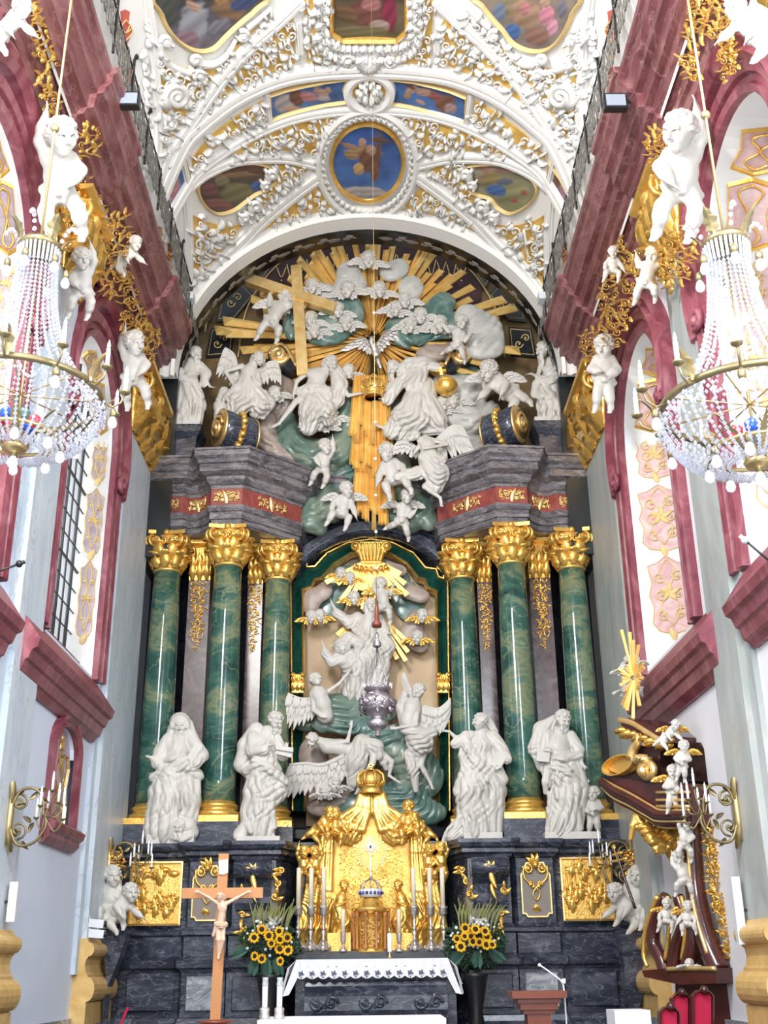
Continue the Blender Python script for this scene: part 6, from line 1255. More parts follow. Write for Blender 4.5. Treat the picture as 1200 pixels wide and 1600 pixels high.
swirl('brown rolled cloud beneath the outstretched foot', [([(418, 655, 4), (410, 680, 6), (430, 702, 6), (470, 715, 4)], [15, 20, 17, 14])], 'cloud_mauve', 21.3, [(425, 685, 30, 2.0, 10, 2.2)])
swirl('large green cloud swirling under the left seated figure', [([(448, 655, 0), (450, 690, 4), (485, 712, 8), (530, 705, 6), (552, 680, 0)], [14, 22, 24, 24, 22]), ([(430, 715, 0), (470, 735, 2), (515, 735, 0)], [14, 18, 16]), ([(540, 620, 0), (548, 650, 0), (540, 690, 0)], [18, 24, 20])], 'cloud_green', 21.35, [(460, 690, 34, 2.2, 12, 2.6), (510, 712, 34, 1.5, 12, 2.6), (548, 640, 26, .4, 11, 2)])
swirl('teal cloud curling down beside the golden beam, left', [([(548, 690, 0), (545, 730, 0), (520, 765, 0), (500, 785, 0)], [16, 20, 24, 18])], 'cloud_teal', 21.45, [(540, 730, 34, .9, 10, 2.4)])
swirl('green cloud above the niche arch, left of the beam', [([(490, 790, 0), (485, 812, 0), (500, 826, 0)], [18, 20, 12]), ([(515, 775, 0), (520, 800, 0)], [22, 18])], 'cloud_green', 21.3, [(490, 805, 26, 1.4, 10, 2)])
swirl('green cloud above the niche arch, right of the beam', [([(620, 730, 0), (628, 760, 0), (650, 785, 0), (670, 815, 0)], [24, 22, 22, 16]), ([(610, 800, 0), (640, 815, 0)], [16, 20])], 'cloud_green', 21.35, [(640, 790, 34, .8, 11, 2.2), (622, 735, 24, .3, 10, 1.6)])
swirl('dark teal cloud behind the right seated figure', [([(600, 660, -6), (630, 650, -8), (610, 700, -4)], [20, 26, 22]), ([(735, 590, -10), (715, 600, -10)], [20, 18])], 'cloud_teal', 21.5)
# gold cross with putto
Kc = MP(20.9); t = statue('golden_cross', 'large plain gilded cross leaning before the rays at upper left', 'cross', 472, 585, 20.9); mb = MB(); u_ = mpp(465, 500, 20.9)
mb.bar(Kc(463, 418), Kc(473, 588), 17*u_, .2); mb.build('post', 'gold_pale', t); mb = MB(); mb.bar(Kc(386, 438, .03), Kc(523, 484, .03), 17*u_, .2, (0, -1, 0)); mb.build('crossbar', 'gold_pale', t)
putto('white winged putto holding the gilded cross', 431, 492, 78, 'climb', 20.85, .25, True, yaw=.5, seed=5)
for i, (x, y, r, ya, lab) in enumerate(((576, 405, 10, 0, 'topmost cherub head above the sunburst centre'), (543, 452, 10, -.3, 'cherub head looking down on the upper left cloud puff'), (593, 452, 9.5, .3, 'cherub head directly below the topmost one'), (488, 447, 9, -.2, 'cherub head behind the right arm of the gilded cross'), (486, 498, 9, .1, 'cherub head just right of the cross post, upper of two'), (491, 516, 9, .3, 'cherub head just right of the cross post, lower of two'), (528, 484, 9, .2, 'cherub head upper left of the dove'), (541, 504, 9.5, .1, 'cherub head nearest to the dove on its left'),
    (618, 482, 9, -.3, 'cherub head leftmost of the pair upper right of the dove'), (633, 469, 9, .1, 'cherub head rightmost of the pair upper right of the dove'), (641, 508, 9, -.3, 'low cherub head on the right green cloud'), (657, 493, 9.5, .1, 'tall curly cherub head on the right green cloud'), (688, 506, 10, .2, 'large cherub head right of the green cloud'), (430, 615, 9, .7, 'cherub head between seated angel and left seated figure'),
    (500, 660, 10, -.2, 'left one of two cherub heads under the left seated figure'), (518, 651, 10, .3, 'right one of two cherub heads under the left seated figure'), (691, 632, 10, -.1, 'left one of two cherub heads under the golden orb'), (708, 624, 10, .3, 'right one of two cherub heads under the golden orb'), (545, 580, 8.5, .4, 'cherub head above the crown, beside the left seated figure'))):
    cherub(lab, x, y, r*1.12, 21.0 if y < 560 else 20.95, ya, .15, seed=i+40, wa=.2*(-1)**i)
putto('white putto lying on cloud at the right end of the cherub row', 712, 532, 62, 'fly', 20.95, .3, seed=71, yaw=-.2)
# --- Christ
Yt = 20.95
t = statue('seated_figure', 'white seated bare-chested bearded figure, left of the golden crown', 'statue', 490, 670, Yt); f = Fig(Yt, .8); f.cur = 4
limb(f, [(500, 622, 0), (488, 640, 10), (482, 668, 8)], [22, 20, 12], fold=(9, .25, .5, 0)); limb(f, [(478, 618, 6), (492, 626, 16), (508, 640, 18), (512, 658, 10)], [12, 12, 13, 8], k=4, fold=(7, .3, .8, 0)); limb(f, [(468, 612, 6), (486, 604, 14), (510, 612, 14), (516, 635, 12)], [7, 7, 8, 8], k=3, fold=(5, .3, 1, 0))
f.crease(492, 640, 26, .5, 8, 2.2); f.crease(505, 630, 20, -.3, 7, 1.8); f.crease(482, 655, 16, .2, 7, 1.8)
f.c([(508, 580, 4, 8), (497, 588, 2, 14), (492, 602, 4, 13), (490, 614, 4, 13)]); f.e((487, 584, 6), (9, 7, 8)); limb(f, [(525, 580, 0), (531, 600, 2), (528, 625, 6), (520, 640, 4)], [10, 12, 10, 5], k=3, fold=(7, .25, .8, 0)); f.crease(528, 608, 20, .1, 7, 2)
arm(f, (482, 580, 2), (464, 596, 4), (458, 618, 8), 8, (.2, 1, .2)); arm(f, (530, 592, 6), (544, 618, 10), (566, 614, 12), 7, (1, -.1, .2), side=(0, 1, .4), curl=.3)
leg(f, (478, 618, 6), (462, 628, 14), (436, 662, 10), (424, 668, 14), 8.5); leg(f, (490, 630, 10), (472, 650, 12), (469, 664, 10), (472, 672, 16), 7)
head(f, 518, 566, 10, 9.5, .5, .5, .2, 'long', .9, 51); f.build('figure', 'statue', t)
# --- God the Father
t = statue('seated_figure', 'white seated figure with long beard and broad robe, right of the golden crown', 'statue', 655, 690, Yt); f = Fig(Yt, .8); f.cur = 4
limb(f, [(660, 612, 0), (648, 650, 6), (630, 678, 4)], [24, 26, 14], fold=(9, .22, .5, 0)); limb(f, [(650, 625, 14), (628, 650, 16), (612, 674, 10)], [14, 15, 12], k=4, fold=(8, .3, .6, 1)); limb(f, [(668, 625, 12), (684, 655, 10), (690, 670, 6), (665, 672, 4)], [14, 14, 9, 9], k=4, fold=(7, .25, .5, 2))
limb(f, [(655, 622, 22), (640, 645, 24), (650, 665, 16)], [9, 8, 6], k=3); f.crease(640, 650, 32, .8, 9, 2.6); f.crease(680, 650, 24, 2.4, 9, 2.2); f.crease(620, 668, 20, .3, 7, 1.8)
f.c([(628, 582, 0, 10), (642, 590, 2, 16), (652, 604, 2, 17)]); limb(f, [(626, 578, 4), (640, 568, 10), (662, 566, 8)], [8, 9, 9], k=3, fold=(6, .3, 1, 0)); limb(f, [(640, 566, 2), (642, 590, 10), (640, 610, 12)], [6, 7, 6], k=3); limb(f, [(664, 568, 4), (654, 590, 12), (652, 608, 12)], [8, 12, 9], k=3, fold=(6, .3, 1, 0)); f.crease(640, 590, 24, .3, 8, 2.2)
limb(f, [(630, 592, 4), (614, 608, 8), (606, 624, 10)], [9, 11, 9], k=3, fold=(6, .3, 1, 0)); arm(f, (626, 592, 4), (610, 618, 10), (598, 622, 14), 7, (-1, -.15, .2), side=(0, 1, .4), curl=.2)
arm(f, (664, 568, 4), (684, 574, 10), (692, 588, 18), 7.5, (.2, 1, .2), side=(1, 0, 0), curl=.8); limb(f, [(660, 568, 2), (682, 574, 8)], [9, 7], k=3, fold=(6, .2, 1, 0))
leg(f, (620, 670, 8), (610, 668, 10), (598, 668, 10), (586, 664, 14), 7); head(f, 613, 574, 10, 9.5, -.6, .5, -.2, 'long', 1.8, 53); f.build('figure', 'statue', t)
t = statue('golden_orb', 'gilded globe with raised bands held by the right seated figure', 'orb', 698, 620, 20.8); mb = MB(); c = P(697, 603, 20.75); r = mpp(697, 603, 20.75)*17; mb.ell(c, r, 22, 14); mb.build('globe', 'gold', t)
mb = MB(); mb.tube([c+np.array([r*1.02*cos(a*PI/12), -r*1.02*sin(a*PI/12)*.9, r*1.02*sin(a*PI/12)*.3]) for a in range(25)], r*.08, 6); mb.bar(c+np.array([-.1, -.1, r*.9]), c+np.array([-.12, -.15, r*1.6]), .06, .05); mb.bar(c+np.array([-.22, -.12, r*1.25]), c+np.array([0, -.12, r*1.3]), .06, .05); mb.build('band_and_cross', 'gold', t)
# --- crown above the beam
def crown(label, x, yt, yb, w, Y, m='gold', arches=6):
    t = statue('crown', label, 'crown', x, yb, Y); u = mpp(x, yb, Y); c = P(x, yb, Y); H = (yb-yt)*u/.93; r = w*u/2
    mb = MB(); mb.lathe([(r*.8, 0), (r*.86, .02), (r*.82, H*.06), (r*.84, H*.2), (r*.92, H*.22), (r*.92, H*.26), (r*.7, H*.26), (r*.7, 0)], c, 24); mb.build('band', m, t)
    mb = MB()
    for i in range(arches):
        a = 2*PI*i/arches+.3; d = np.array([cos(a), sin(a), 0]); mb.tube([c+d*r*.85+[0, 0, H*.24], c+d*r*1.02+[0, 0, H*.42], c+d*r*.95+[0, 0, H*.6], c+d*r*.55+[0, 0, H*.74], c+[0, 0, H*.76]], r*.09, 6)
        q = c+d*r*.9+np.array([0, 0, H*.34]); mb.ell(q, r*.13, 7, 5); 
        for e_ in (-.25, .25): d2 = np.array([cos(a+e_), sin(a+e_), 0]); mb.ell(c+d2*r*.92+[0, 0, H*.3], r*.09, 6, 4)
    mb.build('arches', m, t); mb = MB(); mb.lathe([(r*.72, H*.26), (r*.8, H*.42), (r*.72, H*.58), (r*.4, H*.7), (.01, H*.73)], c, 18); mb.build('cap', 'gold_rough', t)
    mb = MB(); mb.ell(c+[0, 0, H*.8], r*.16, 10, 7); mb.bar(c+[0, 0, H*.82], c+[0, 0, H*1.0], r*.12, r*.1); mb.bar(c+[-r*.2, 0, H*.92], c+[r*.2, 0, H*.92], r*.12, r*.1); mb.build('orb_and_cross', m, t); return t
crown('gilded crown held between the two seated figures', 583, 582, 621, 38, 20.7)
# --- angels
t = statue('angel_statue', 'white winged angel seated on the left volute, hand on chest', 'angel', 385, 655, 20.7); Ya = 20.7; f = Fig(Ya, .8); f.cur = 4
limb(f, [(385, 605, 0), (375, 628, 8), (362, 648, 6)], [19, 19, 11], fold=(9, .25, .5, 0)); limb(f, [(395, 612, 6), (405, 632, 8), (400, 645, 4)], [15, 14, 9], k=4, fold=(7, .3, .6, 1)); limb(f, [(350, 612, -2), (344, 635, 0), (342, 652, 0)], [8, 9, 7], k=4, fold=(6, .3, .5, 0)); limb(f, [(410, 618, 2), (420, 630, 0), (410, 650, 0)], [10, 10, 6], k=3)
limb(f, [(352, 622, 8), (368, 606, 14), (392, 600, 12)], [5, 6, 7], k=3); f.crease(378, 628, 26, .8, 8, 2.4); f.crease(405, 630, 20, 2.2, 8, 2.0); f.crease(350, 635, 16, .1, 6, 1.6)
f.c([(394, 572, 4, 8), (390, 582, 2, 13), (386, 596, 2, 13)]); arm(f, (378, 572, 2), (352, 580, 4), (364, 600, 12), 7.5, (.8, .6, .2), curl=.4); arm(f, (402, 580, 2), (406, 600, 10), (396, 592, 18), 7, (-.5, -.8, .2), curl=.4)
leg(f, (372, 640, 6), (362, 645, 8), (356, 650, 10), (352, 652, 16), 6); head(f, 405, 560, 8, 9, .4, .5, .2, 'long', 0, 61); f.build('figure', 'statue', t)
wing(t, 'statue', Ya, -8, [(372, 580), (366, 556), (352, 545)], (34, 46), (PI/2+.1, PI/2+.25), 9); wing(t, 'statue', Ya, -8, [(404, 580), (420, 568), (434, 566)], (26, 36), (PI/2+.1, PI/2-.05), 8)
t = statue('angel_statue', 'white winged angel reclining on the right entablature, bare leg hanging down', 'angel', 680, 750, 20.5); Ya = 20.5; f = Fig(Ya, .8); f.cur = 4
limb(f, [(672, 718, 0), (682, 740, 4), (680, 758, 2)], [18, 19, 13], fold=(8, .25, .5, 0)); limb(f, [(660, 715, 8), (676, 722, 14), (692, 718, 8)], [7, 7, 6], k=3, fold=(5, .3, 1, 0)); limb(f, [(672, 735, 2), (640, 742, 2), (622, 745, 0)], [12, 9, 7], k=4, fold=(6, .25, .5, 0)); f.crease(678, 738, 24, 1.9, 7, 2.2); f.crease(645, 742, 18, 1.3, 6, 1.6)
f.c([(658, 688, 4, 7), (668, 696, 4, 12), (670, 714, 2, 12)]); arm(f, (664, 684, 4), (698, 694, 8), (668, 700, 20), 7, (-1, -.05, .2), side=(0, 1, .3), curl=.3); arm(f, (656, 696, 4), (642, 712, 10), (644, 702, 16), 6.5, (.5, -.9, .1), curl=.4)
leg(f, (680, 748, 6), (664, 760, 14), (688, 778, 12), (690, 790, 16), 8); head(f, 646, 681, 8, 9, -.5, -.3, -.5, 'curly', 0, 63); f.build('figure', 'statue', t)
wing(t, 'statue', Ya, -8, [(680, 690), (705, 668), (722, 668)], (44, 60), (PI/2+.1, PI/2-.35), 11); wing(t, 'statue', Ya, -6, [(650, 700), (636, 690), (622, 692)], (18, 24), (PI/2-.1, PI/2+.4), 6)
putto('large white putto crouching on the right volute, arm stretched left', 782, 605, 92, 'lean', 20.45, -.1, False, yaw=-.6, pitch=.3, seed=75)
putto('white putto with raised arms beneath the left seated figure', 506, 722, 66, 'reach', 20.6, .15, True, yaw=.5, seed=76, cloth=False, wings=0)
putto('white winged putto kneeling on the left end of the niche arch', 536, 792, 70, 'sit', 20.75, .2, True, yaw=.4, seed=77)
putto('white putto seated right of the golden beam, head up', 612, 738, 82, 'sit', 20.7, -.25, False, yaw=.2, seed=78, wings=0)
putto('white winged putto lying on the right end of the niche arch', 625, 806, 66, 'fly', 20.75, .35, False, yaw=-.5, seed=79)
# ============================================================ NICHE GROUP
Yn = 21.55
t = statue('madonna_statue', 'white crowned robed woman rising on clouds in the niche, arms spread', 'statue', 565, 1090, Yn); f = Fig(Yn, .8); f.cur = 4
f.c([(580, 958, 4, 9), (576, 974, 2, 15), (572, 992, 2, 15)]); limb(f, [(572, 992, 0), (568, 1030, 4), (552, 1082, 0)], [19, 25, 22], fold=(11, .22, .5, 0)); limb(f, [(584, 1000, 0), (592, 1040, 0), (590, 1078, 0)], [14, 17, 15], k=5, fold=(8, .22, .3, 0)); limb(f, [(556, 985, 10), (572, 1000, 18), (590, 1020, 14), (600, 1040, 6)], [7, 8, 8, 7], k=3, fold=(5, .3, 1, 0))
limb(f, [(596, 985, 4), (606, 1010, 6), (600, 1032, 4)], [8, 11, 8], k=3, fold=(6, .3, 1, 0)); limb(f, [(552, 1040, 16), (540, 1075, 12), (538, 1090, 8)], [7, 7, 6], k=3, fold=(5, .3, .5, 0)); limb(f, [(568, 1030, 24), (566, 1060, 20), (572, 1086, 12)], [5, 5, 5], k=2)
for a in ((566, 1045, 34, -.2, 8, 2.8), (590, 1040, 24, .1, 8, 2.2), (575, 1000, 20, .7, 7, 2.0), (550, 1075, 22, .3, 7, 2.2), (602, 1010, 16, .6, 6, 1.6)): f.crease(*a)
limb(f, [(558, 966, 0), (545, 975, 4)], [10, 8], k=3, fold=(6, .2, 1, 0)); arm(f, (560, 964, 0), (532, 966, 6), (518, 942, 10), 7.5, (-.3, -1, .1), curl=.1); limb(f, [(545, 972, 4), (526, 958, 6)], [8, 7], k=3, fold=(6, .2, 1, 0)); arm(f, (592, 966, 2), (600, 982, 6), (608, 990, 14), 7, (1, -.1, .1), curl=.4); limb(f, [(592, 966, 2), (602, 984, 6)], [8, 8], k=3)
head(f, 580, 945, 8, 9.5, .1, -.1, .1, 'long', 0, 81); f.build('figure', 'statue', t)
t = statue('angel_statue', 'white angel with veiled head bowed, supporting the rising woman from the left', 'angel', 535, 1045, 21.35); f = Fig(21.35, .95); f.cur = 4
f.c([(536, 1022, 0, 9), (545, 1036, 0, 13), (552, 1056, -2, 14)]); limb(f, [(526, 1008, 2), (544, 996, 6), (562, 1006, 6), (560, 1026, 6)], [7, 8, 9, 7], k=4, fold=(6, .3, 1, 0)); limb(f, [(548, 1030, 4), (556, 1050, 4), (552, 1075, 0)], [10, 12, 11], k=4, fold=(7, .3, .5, 0)); f.crease(550, 1030, 24, .9, 7, 2.2)
limb(f, [(535, 1030, 2), (518, 1034, 4), (508, 1020, 6)], [9, 8, 7], k=3, fold=(6, .2, 1, 0)); arm(f, (536, 1030, 2), (512, 1026, 6), (504, 1006, 10), 7, (-.1, -1, .1), curl=.1); head(f, 535, 1012, 8, 9, .1, .6, .2, 'hood', 0, 83); f.build('figure', 'statue', t)
putto('white putto with gilt wings holding a crown over the rising woman', 598, 938, 62, 'climb', 21.3, .1, False, yaw=-.4, seed=85, wm='gold')
for i, (x, y, r, ya, lab) in enumerate(((532, 896, 8, -.3, 'small white cherub head at top left of the niche'), (547, 903, 8, .3, 'small white cherub head below left of the niche keystone'), (553, 934, 9, .3, 'gilt winged cherub head beside the raised arm in the niche'), (486, 964, 8.5, -.3, 'outer one of two gilt winged cherubs at left in the niche'), (500, 962, 8.5, .2, 'inner one of two gilt winged cherubs at left in the niche'), (660, 962, 9, -.2, 'upper gilt winged cherub at right in the niche'), (652, 996, 9, -.4, 'lower gilt winged cherub at right in the niche'))):
    cherub(lab, x, y, r, 21.5, ya, .2, wm='gold', seed=i+90)
t = thing('niche_rays', 'gilded rays fanning diagonally behind the rising woman in the niche', 'sunburst', P(578, 1000, 21.8)); K = MP(21.75)
for i, (a, L) in enumerate(((20, 70), (26, 84), (32, 92), (38, 84), (44, 70), (-28, 60), (-34, 74), (-40, 78), (-46, 62), (-14, 60), (12, 60))):
    an = math.radians(a); q0 = (578+sin(an)*20, 945+cos(an)*20); q1 = (578+sin(an)*L*1.15, 945+cos(an)*L*1.15); mb = MB(); mb.bar(K(*q0, .05), K(*q1, .1), .04, .03, w2=.09); mb.build('ray', 'gold_ray', t)
def nclouds(label, es, m, Y=21.75, k=6, cr=()):
    f = Fig(Y, 1.4); f.cur = k
    for e in es: f.e(*e)
    for q in cr: f.crease(*q)
    tag(f.build('cloud', m), label, 'cloud')
nclouds('beige cloud at upper left inside the niche', [((490, 932, 0), (16, 14, 7)), ((508, 922, 0), (12, 14, 7)), ((486, 950, 0), (12, 12, 6))], 'cloud_mauve'); nclouds('beige cloud at upper right inside the niche', [((640, 925, 0), (16, 12, 7)), ((658, 932, 0), (14, 11, 7))], 'cloud_mauve')
nclouds('mauve cloud behind the right cherubs in the niche', [((650, 968, 0), (14, 16, 6)), ((640, 990, -2), (16, 18, 6)), ((656, 1004, 0), (16, 16, 6))], 'cloud_mauve'); nclouds('pale cloud beside the keystone in the niche', [((618, 892, 0), (18, 11, 6)), ((604, 884, 0), (10, 8, 5))], 'cloud_mauve')
nclouds('green painted cloud in the arched head of the niche', [((540, 905, -4), (34, 22, 5)), ((600, 905, -4), (40, 24, 5)), ((640, 945, -4), (24, 26, 4)), ((515, 945, -4), (22, 24, 4))], 'cloud_teal', 21.9)
nclouds('big grey green cloud ball under the rising woman', [((520, 1108, 10), (28, 24, 14)), ((550, 1112, 6), (34, 28, 14)), ((590, 1108, 0), (34, 24, 12)), ((480, 1130, -6), (22, 14, 10))], 'cloud_green', 21.5, 8, ((540, 1110, 34, 1.2, 14, 2),))
nclouds('teal cloud drapery winding below the cloud ball', [((520, 1132, 10), (34, 12, 10)), ((560, 1136, 10), (34, 14, 10)), ((600, 1150, 6), (34, 18, 12)), ((640, 1155, 0), (26, 26, 12)), ((505, 1115, 8), (12, 24, 10))], 'cloud_teal', 21.4, 8, ((540, 1130, 40, 1.3, 9, 2.4), (610, 1150, 34, .9, 12, 2)))
nclouds('olive cloud bank beneath the right angel', [((640, 1190, 0), (36, 30, 14)), ((660, 1215, 0), (34, 34, 14)), ((620, 1170, 4), (26, 20, 12))], 'cloud_green', 21.4, 8, ((645, 1200, 40, .8, 13, 2.4),))
nclouds('teal cloud bank low in the niche, right of the golden crown', [((630, 1240, 0), (40, 22, 14)), ((655, 1270, 0), (44, 22, 14)), ((610, 1270, 4), (30, 20, 12)), ((560, 1262, 0), (34, 26, 12))], 'cloud_teal', 21.3, 8, ((640, 1250, 44, 1.0, 10, 2.4),))
nclouds('brown cloud bank low in the niche, left of the golden crown', [((540, 1250, 4), (30, 18, 12)), ((510, 1262, 0), (32, 16, 12)), ((490, 1180, -10), (24, 30, 8))], 'cloud_mauve', 21.4, 8, ((535, 1250, 26, 1.2, 10, 2),))
Ya = 21.0
t = statue('angel_statue', 'white winged angel gazing upward at the left edge of the niche clouds', 'angel', 497, 1120, Ya); f = Fig(Ya, .9); f.cur = 4
f.c([(495, 1072, 0, 6), (498, 1084, 0, 13), (504, 1100, 0, 13), (508, 1118, -4, 13)]); arm(f, (488, 1084, 2), (490, 1110, 6), (503, 1120, 12), 8, (1, .2, .1), curl=.8); arm(f, (510, 1082, -4), (530, 1068, -6), (545, 1050, -6), 6.5, (1, -.8, 0)); head(f, 493, 1062, 4, 10, .8, -.5, -.3, 'curly', 0, 95); f.build('figure', 'statue', t)
wing(t, 'statue', Ya, -4, [(490, 1092), (470, 1092), (450, 1084)], (30, 62), (PI/2-.1, PI/2+.15), 9)
t = statue('angel_statue', 'white winged angel bending head downward with raised hand, low left in the niche', 'angel', 520, 1175, Ya); f = Fig(Ya, .9); f.cur = 4
f.c([(500, 1158, 4, 7), (512, 1166, 2, 12), (532, 1168, 0, 13), (548, 1172, -2, 12)]); arm(f, (518, 1162, 8), (543, 1158, 12), (549, 1134, 14), 8, (0, -1, .1), curl=.1, side=(1, 0, 0)); head(f, 487, 1157, 8, 10, -.3, .9, -.5, 'curly', 0, 97); f.build('figure', 'statue', t)
wing(t, 'statue', Ya, 4, [(538, 1182), (505, 1196), (478, 1194), (452, 1196)], (34, 58), (PI/2-.2, PI/2+.1), 12)
t = statue('angel_statue', 'white draped kneeling legs of the angel directly behind the golden crown', 'angel', 570, 1230, Ya); f = Fig(Ya, .8); f.cur = 4
limb(f, [(566, 1162, 0), (556, 1190, 4), (552, 1222, 0)], [15, 17, 10], fold=(8, .25, .5, 0)); limb(f, [(572, 1162, 8), (588, 1166, 12), (592, 1180, 12)], [11, 10, 8], k=4, fold=(6, .25, .5, 0)); limb(f, [(590, 1172, 2), (600, 1190, 4), (604, 1200, 2)], [9, 7, 5], k=3); f.crease(560, 1185, 26, .3, 8, 2.2); f.crease(590, 1180, 18, -.3, 7, 1.8)
leg(f, (586, 1170, 10), (582, 1192, 20), (562, 1232, 18), (556, 1240, 22), 9); leg(f, (598, 1180, 4), (612, 1190, 12), (608, 1212, 10), (626, 1224, 14), 7.5); f.build('figure', 'statue', t)
t = statue('angel_statue', 'white winged angel with grey mantle standing at the right of the niche clouds', 'angel', 655, 1200, Ya); f = Fig(Ya, .8); f.cur = 4
f.c([(650, 1090, 0, 7), (644, 1104, 2, 14), (638, 1124, 2, 13), (644, 1142, 0, 13)]); limb(f, [(646, 1142, 0), (656, 1160, 4), (652, 1180, 0)], [15, 20, 12], fold=(8, .25, .5, 0)); limb(f, [(630, 1140, 8), (650, 1148, 14), (676, 1144, 6)], [6, 7, 8], k=3, fold=(5, .3, 1, 0)); limb(f, [(640, 1180, 4), (646, 1205, 6), (650, 1235, 2)], [10, 8, 4], k=3, fold=(6, .3, .5, 0)); limb(f, [(632, 1085, 0), (626, 1105, 0), (630, 1130, 0)], [6, 7, 6], k=3, fold=(5, .3, 1, 0)); f.crease(655, 1158, 26, 1.3, 7, 2.2); f.crease(648, 1205, 20, .3, 6, 1.6)
arm(f, (652, 1104, 6), (650, 1132, 14), (618, 1138, 18), 8, (-1, -.1, 0), curl=.4, side=(0, 1, 0)); leg(f, (662, 1170, 2), (658, 1196, 8), (672, 1222, 4), (676, 1232, 10), 7.5); head(f, 654, 1080, 6, 10.5, -.7, .4, -.1, 'curly', 0, 99); f.build('figure', 'statue', t)
wing(t, 'statue', Ya, -4, [(662, 1104), (685, 1108), (704, 1092)], (40, 52), (PI/2, PI/2+.1), 10); wing(t, 'statue', Ya, -8, [(645, 1084), (636, 1066), (630, 1052)], (24, 34), (PI/2+.1, PI/2-.2), 6)
cherub('white cherub head beside the big left wing, upper of two low in the niche', 523, 1226, 10, 20.95, .2, .1, seed=101); cherub('white cherub head beside the big left wing, lower of two low in the niche', 508, 1238, 8.5, 20.95, -.3, .2, seed=102)
ORD = 'first second third fourth fifth sixth seventh eighth ninth tenth eleventh twelfth'.split()
# ============================================================ ALTAR TABLE, GOLDEN CANOPY, CANDLES, FLOWERS
Yc = 20.2; K = MP(Yc)
t = thing('golden_canopy', 'tall gilded canopy with parted draped curtains behind the tabernacle', 'canopy', P(580, 1486, Yc))
mb = MB(); bk = [(500, 1486), (500, 1290), (512, 1284), (540, 1281), (560, 1262), (566, 1240), (594, 1240), (600, 1262), (622, 1281), (650, 1284), (663, 1290), (663, 1486)]
mb.slab(bk, K, -.15, 0); mb.build('back_plate', 'gold_rough', t)
mb = MB(); mb.slab([(533, 1470), (533, 1320), (545, 1300), (580, 1292), (618, 1300), (628, 1320), (628, 1470)], K, 0, .04); mb.build('ornamented_panel', 'gold_field', t)
mb = MB(); fill(mb, K, [(536, 1468), (536, 1330), (625, 1330), (625, 1468)], 6.5, 1/92, 5, .05, .5)
for i in range(36):
    a = 2*PI*i/36; mb.bar(K(580+cos(a)*8, 1332+sin(a)*8, .06), K(580+cos(a)*(24+3*(i % 3)), 1332+sin(a)*(24+3*(i % 3)), .07), .012, .02, w2=.03)
mb.build('relief_sunburst', 'gold', t)
f = Fig(Yc, 1.0); f.cur = 2.5
for s in (-1, 1):
    X = lambda x: 581+s*(x)
    for j, (a, b, c_) in enumerate((((8, 1240), (10, 1266), (24, 1290)), ((13, 1240), (17, 1264), (36, 1284)), ((17, 1240), (24, 1262), (48, 1277)), ((4, 1240), (5, 1268), (14, 1296)))): limb(f, [(X(a[0]), a[1], 6), (X(b[0]), b[1], 9), (X(c_[0]), c_[1], 12), (X(68), 1284+j*2, 12)], [4.5, 5.5, 5.5, 4.5])
    for j in range(4): limb(f, [(X(64), 1286+j*3, 13), (X(50), 1298+j*5, 15-j), (X(34), 1306+j*4, 14-j), (X(18), 1296+j*5, 10-j)], [3.5, 4, 4, 3])
    for j in range(6): x = 62+j*3.6; limb(f, [(X(x), 1284, 8), (X(x+1), 1330, 10-j % 2*3), (X(x+3+j), 1390, 10), (X(x+8+3*j), 1450, 8-j % 2*3), (X(x+6+4*j), 1484, 4)], [3.4, 4.2, 4.6, 5.6, 4.5])
    for j in range(4): limb(f, [(X(82+j*5), 1360, 12), (X(88+j*6), 1410, 14-j), (X(92+j*7), 1450, 12), (X(86+j*7), 1478, 8)], [4, 5, 6, 4])
    f.crease(X(45), 1296, 26, .6*s+1.2, 6, 1.2); f.crease(X(85), 1440, 34, .1*s, 7, 1.4)
f.build('curtains', 'gold', t)
crown('large gilded crown topping the canopy over the tabernacle', 580, 1196, 1241, 44, 20.1, 'gold', 8)
def gput(lab, x, y, H, pose, Y, mir=False, rot=0, seed=1, w=0, yaw=0): return putto(lab, x, y, H, pose, Y, rot, mir, 'gold', w, yaw, .1, seed, .8, cloth=False)
gput('gilded putto at the left end of the canopy valance, outer one', 505, 1290, 62, 'lean', 20.0, seed=110, mir=True); gput('gilded putto at the left end of the canopy valance, inner one', 524, 1292, 54, 'sit', 19.95, seed=111, mir=True, yaw=.4)
gput('gilded putto at the right end of the canopy valance, inner one', 638, 1286, 62, 'sit', 19.95, seed=112, yaw=-.3); gput('gilded putto at the right end of the canopy valance, outer one', 657, 1294, 54, 'lean', 20.0, seed=113)
for i, (x, y, m_, lab) in enumerate(((474, 1352, False, 'gilded putto holding up the left curtain, outermost'), (493, 1352, True, 'gilded putto holding up the left curtain, inner one'), (670, 1348, False, 'gilded putto holding up the right curtain, inner one'), (690, 1346, True, 'gilded putto holding up the right curtain, outermost'))): gput(lab, x, y, 56, 'reach', 19.8, m_, seed=115+i, yaw=(-.3, .3, -.3, .3)[i])
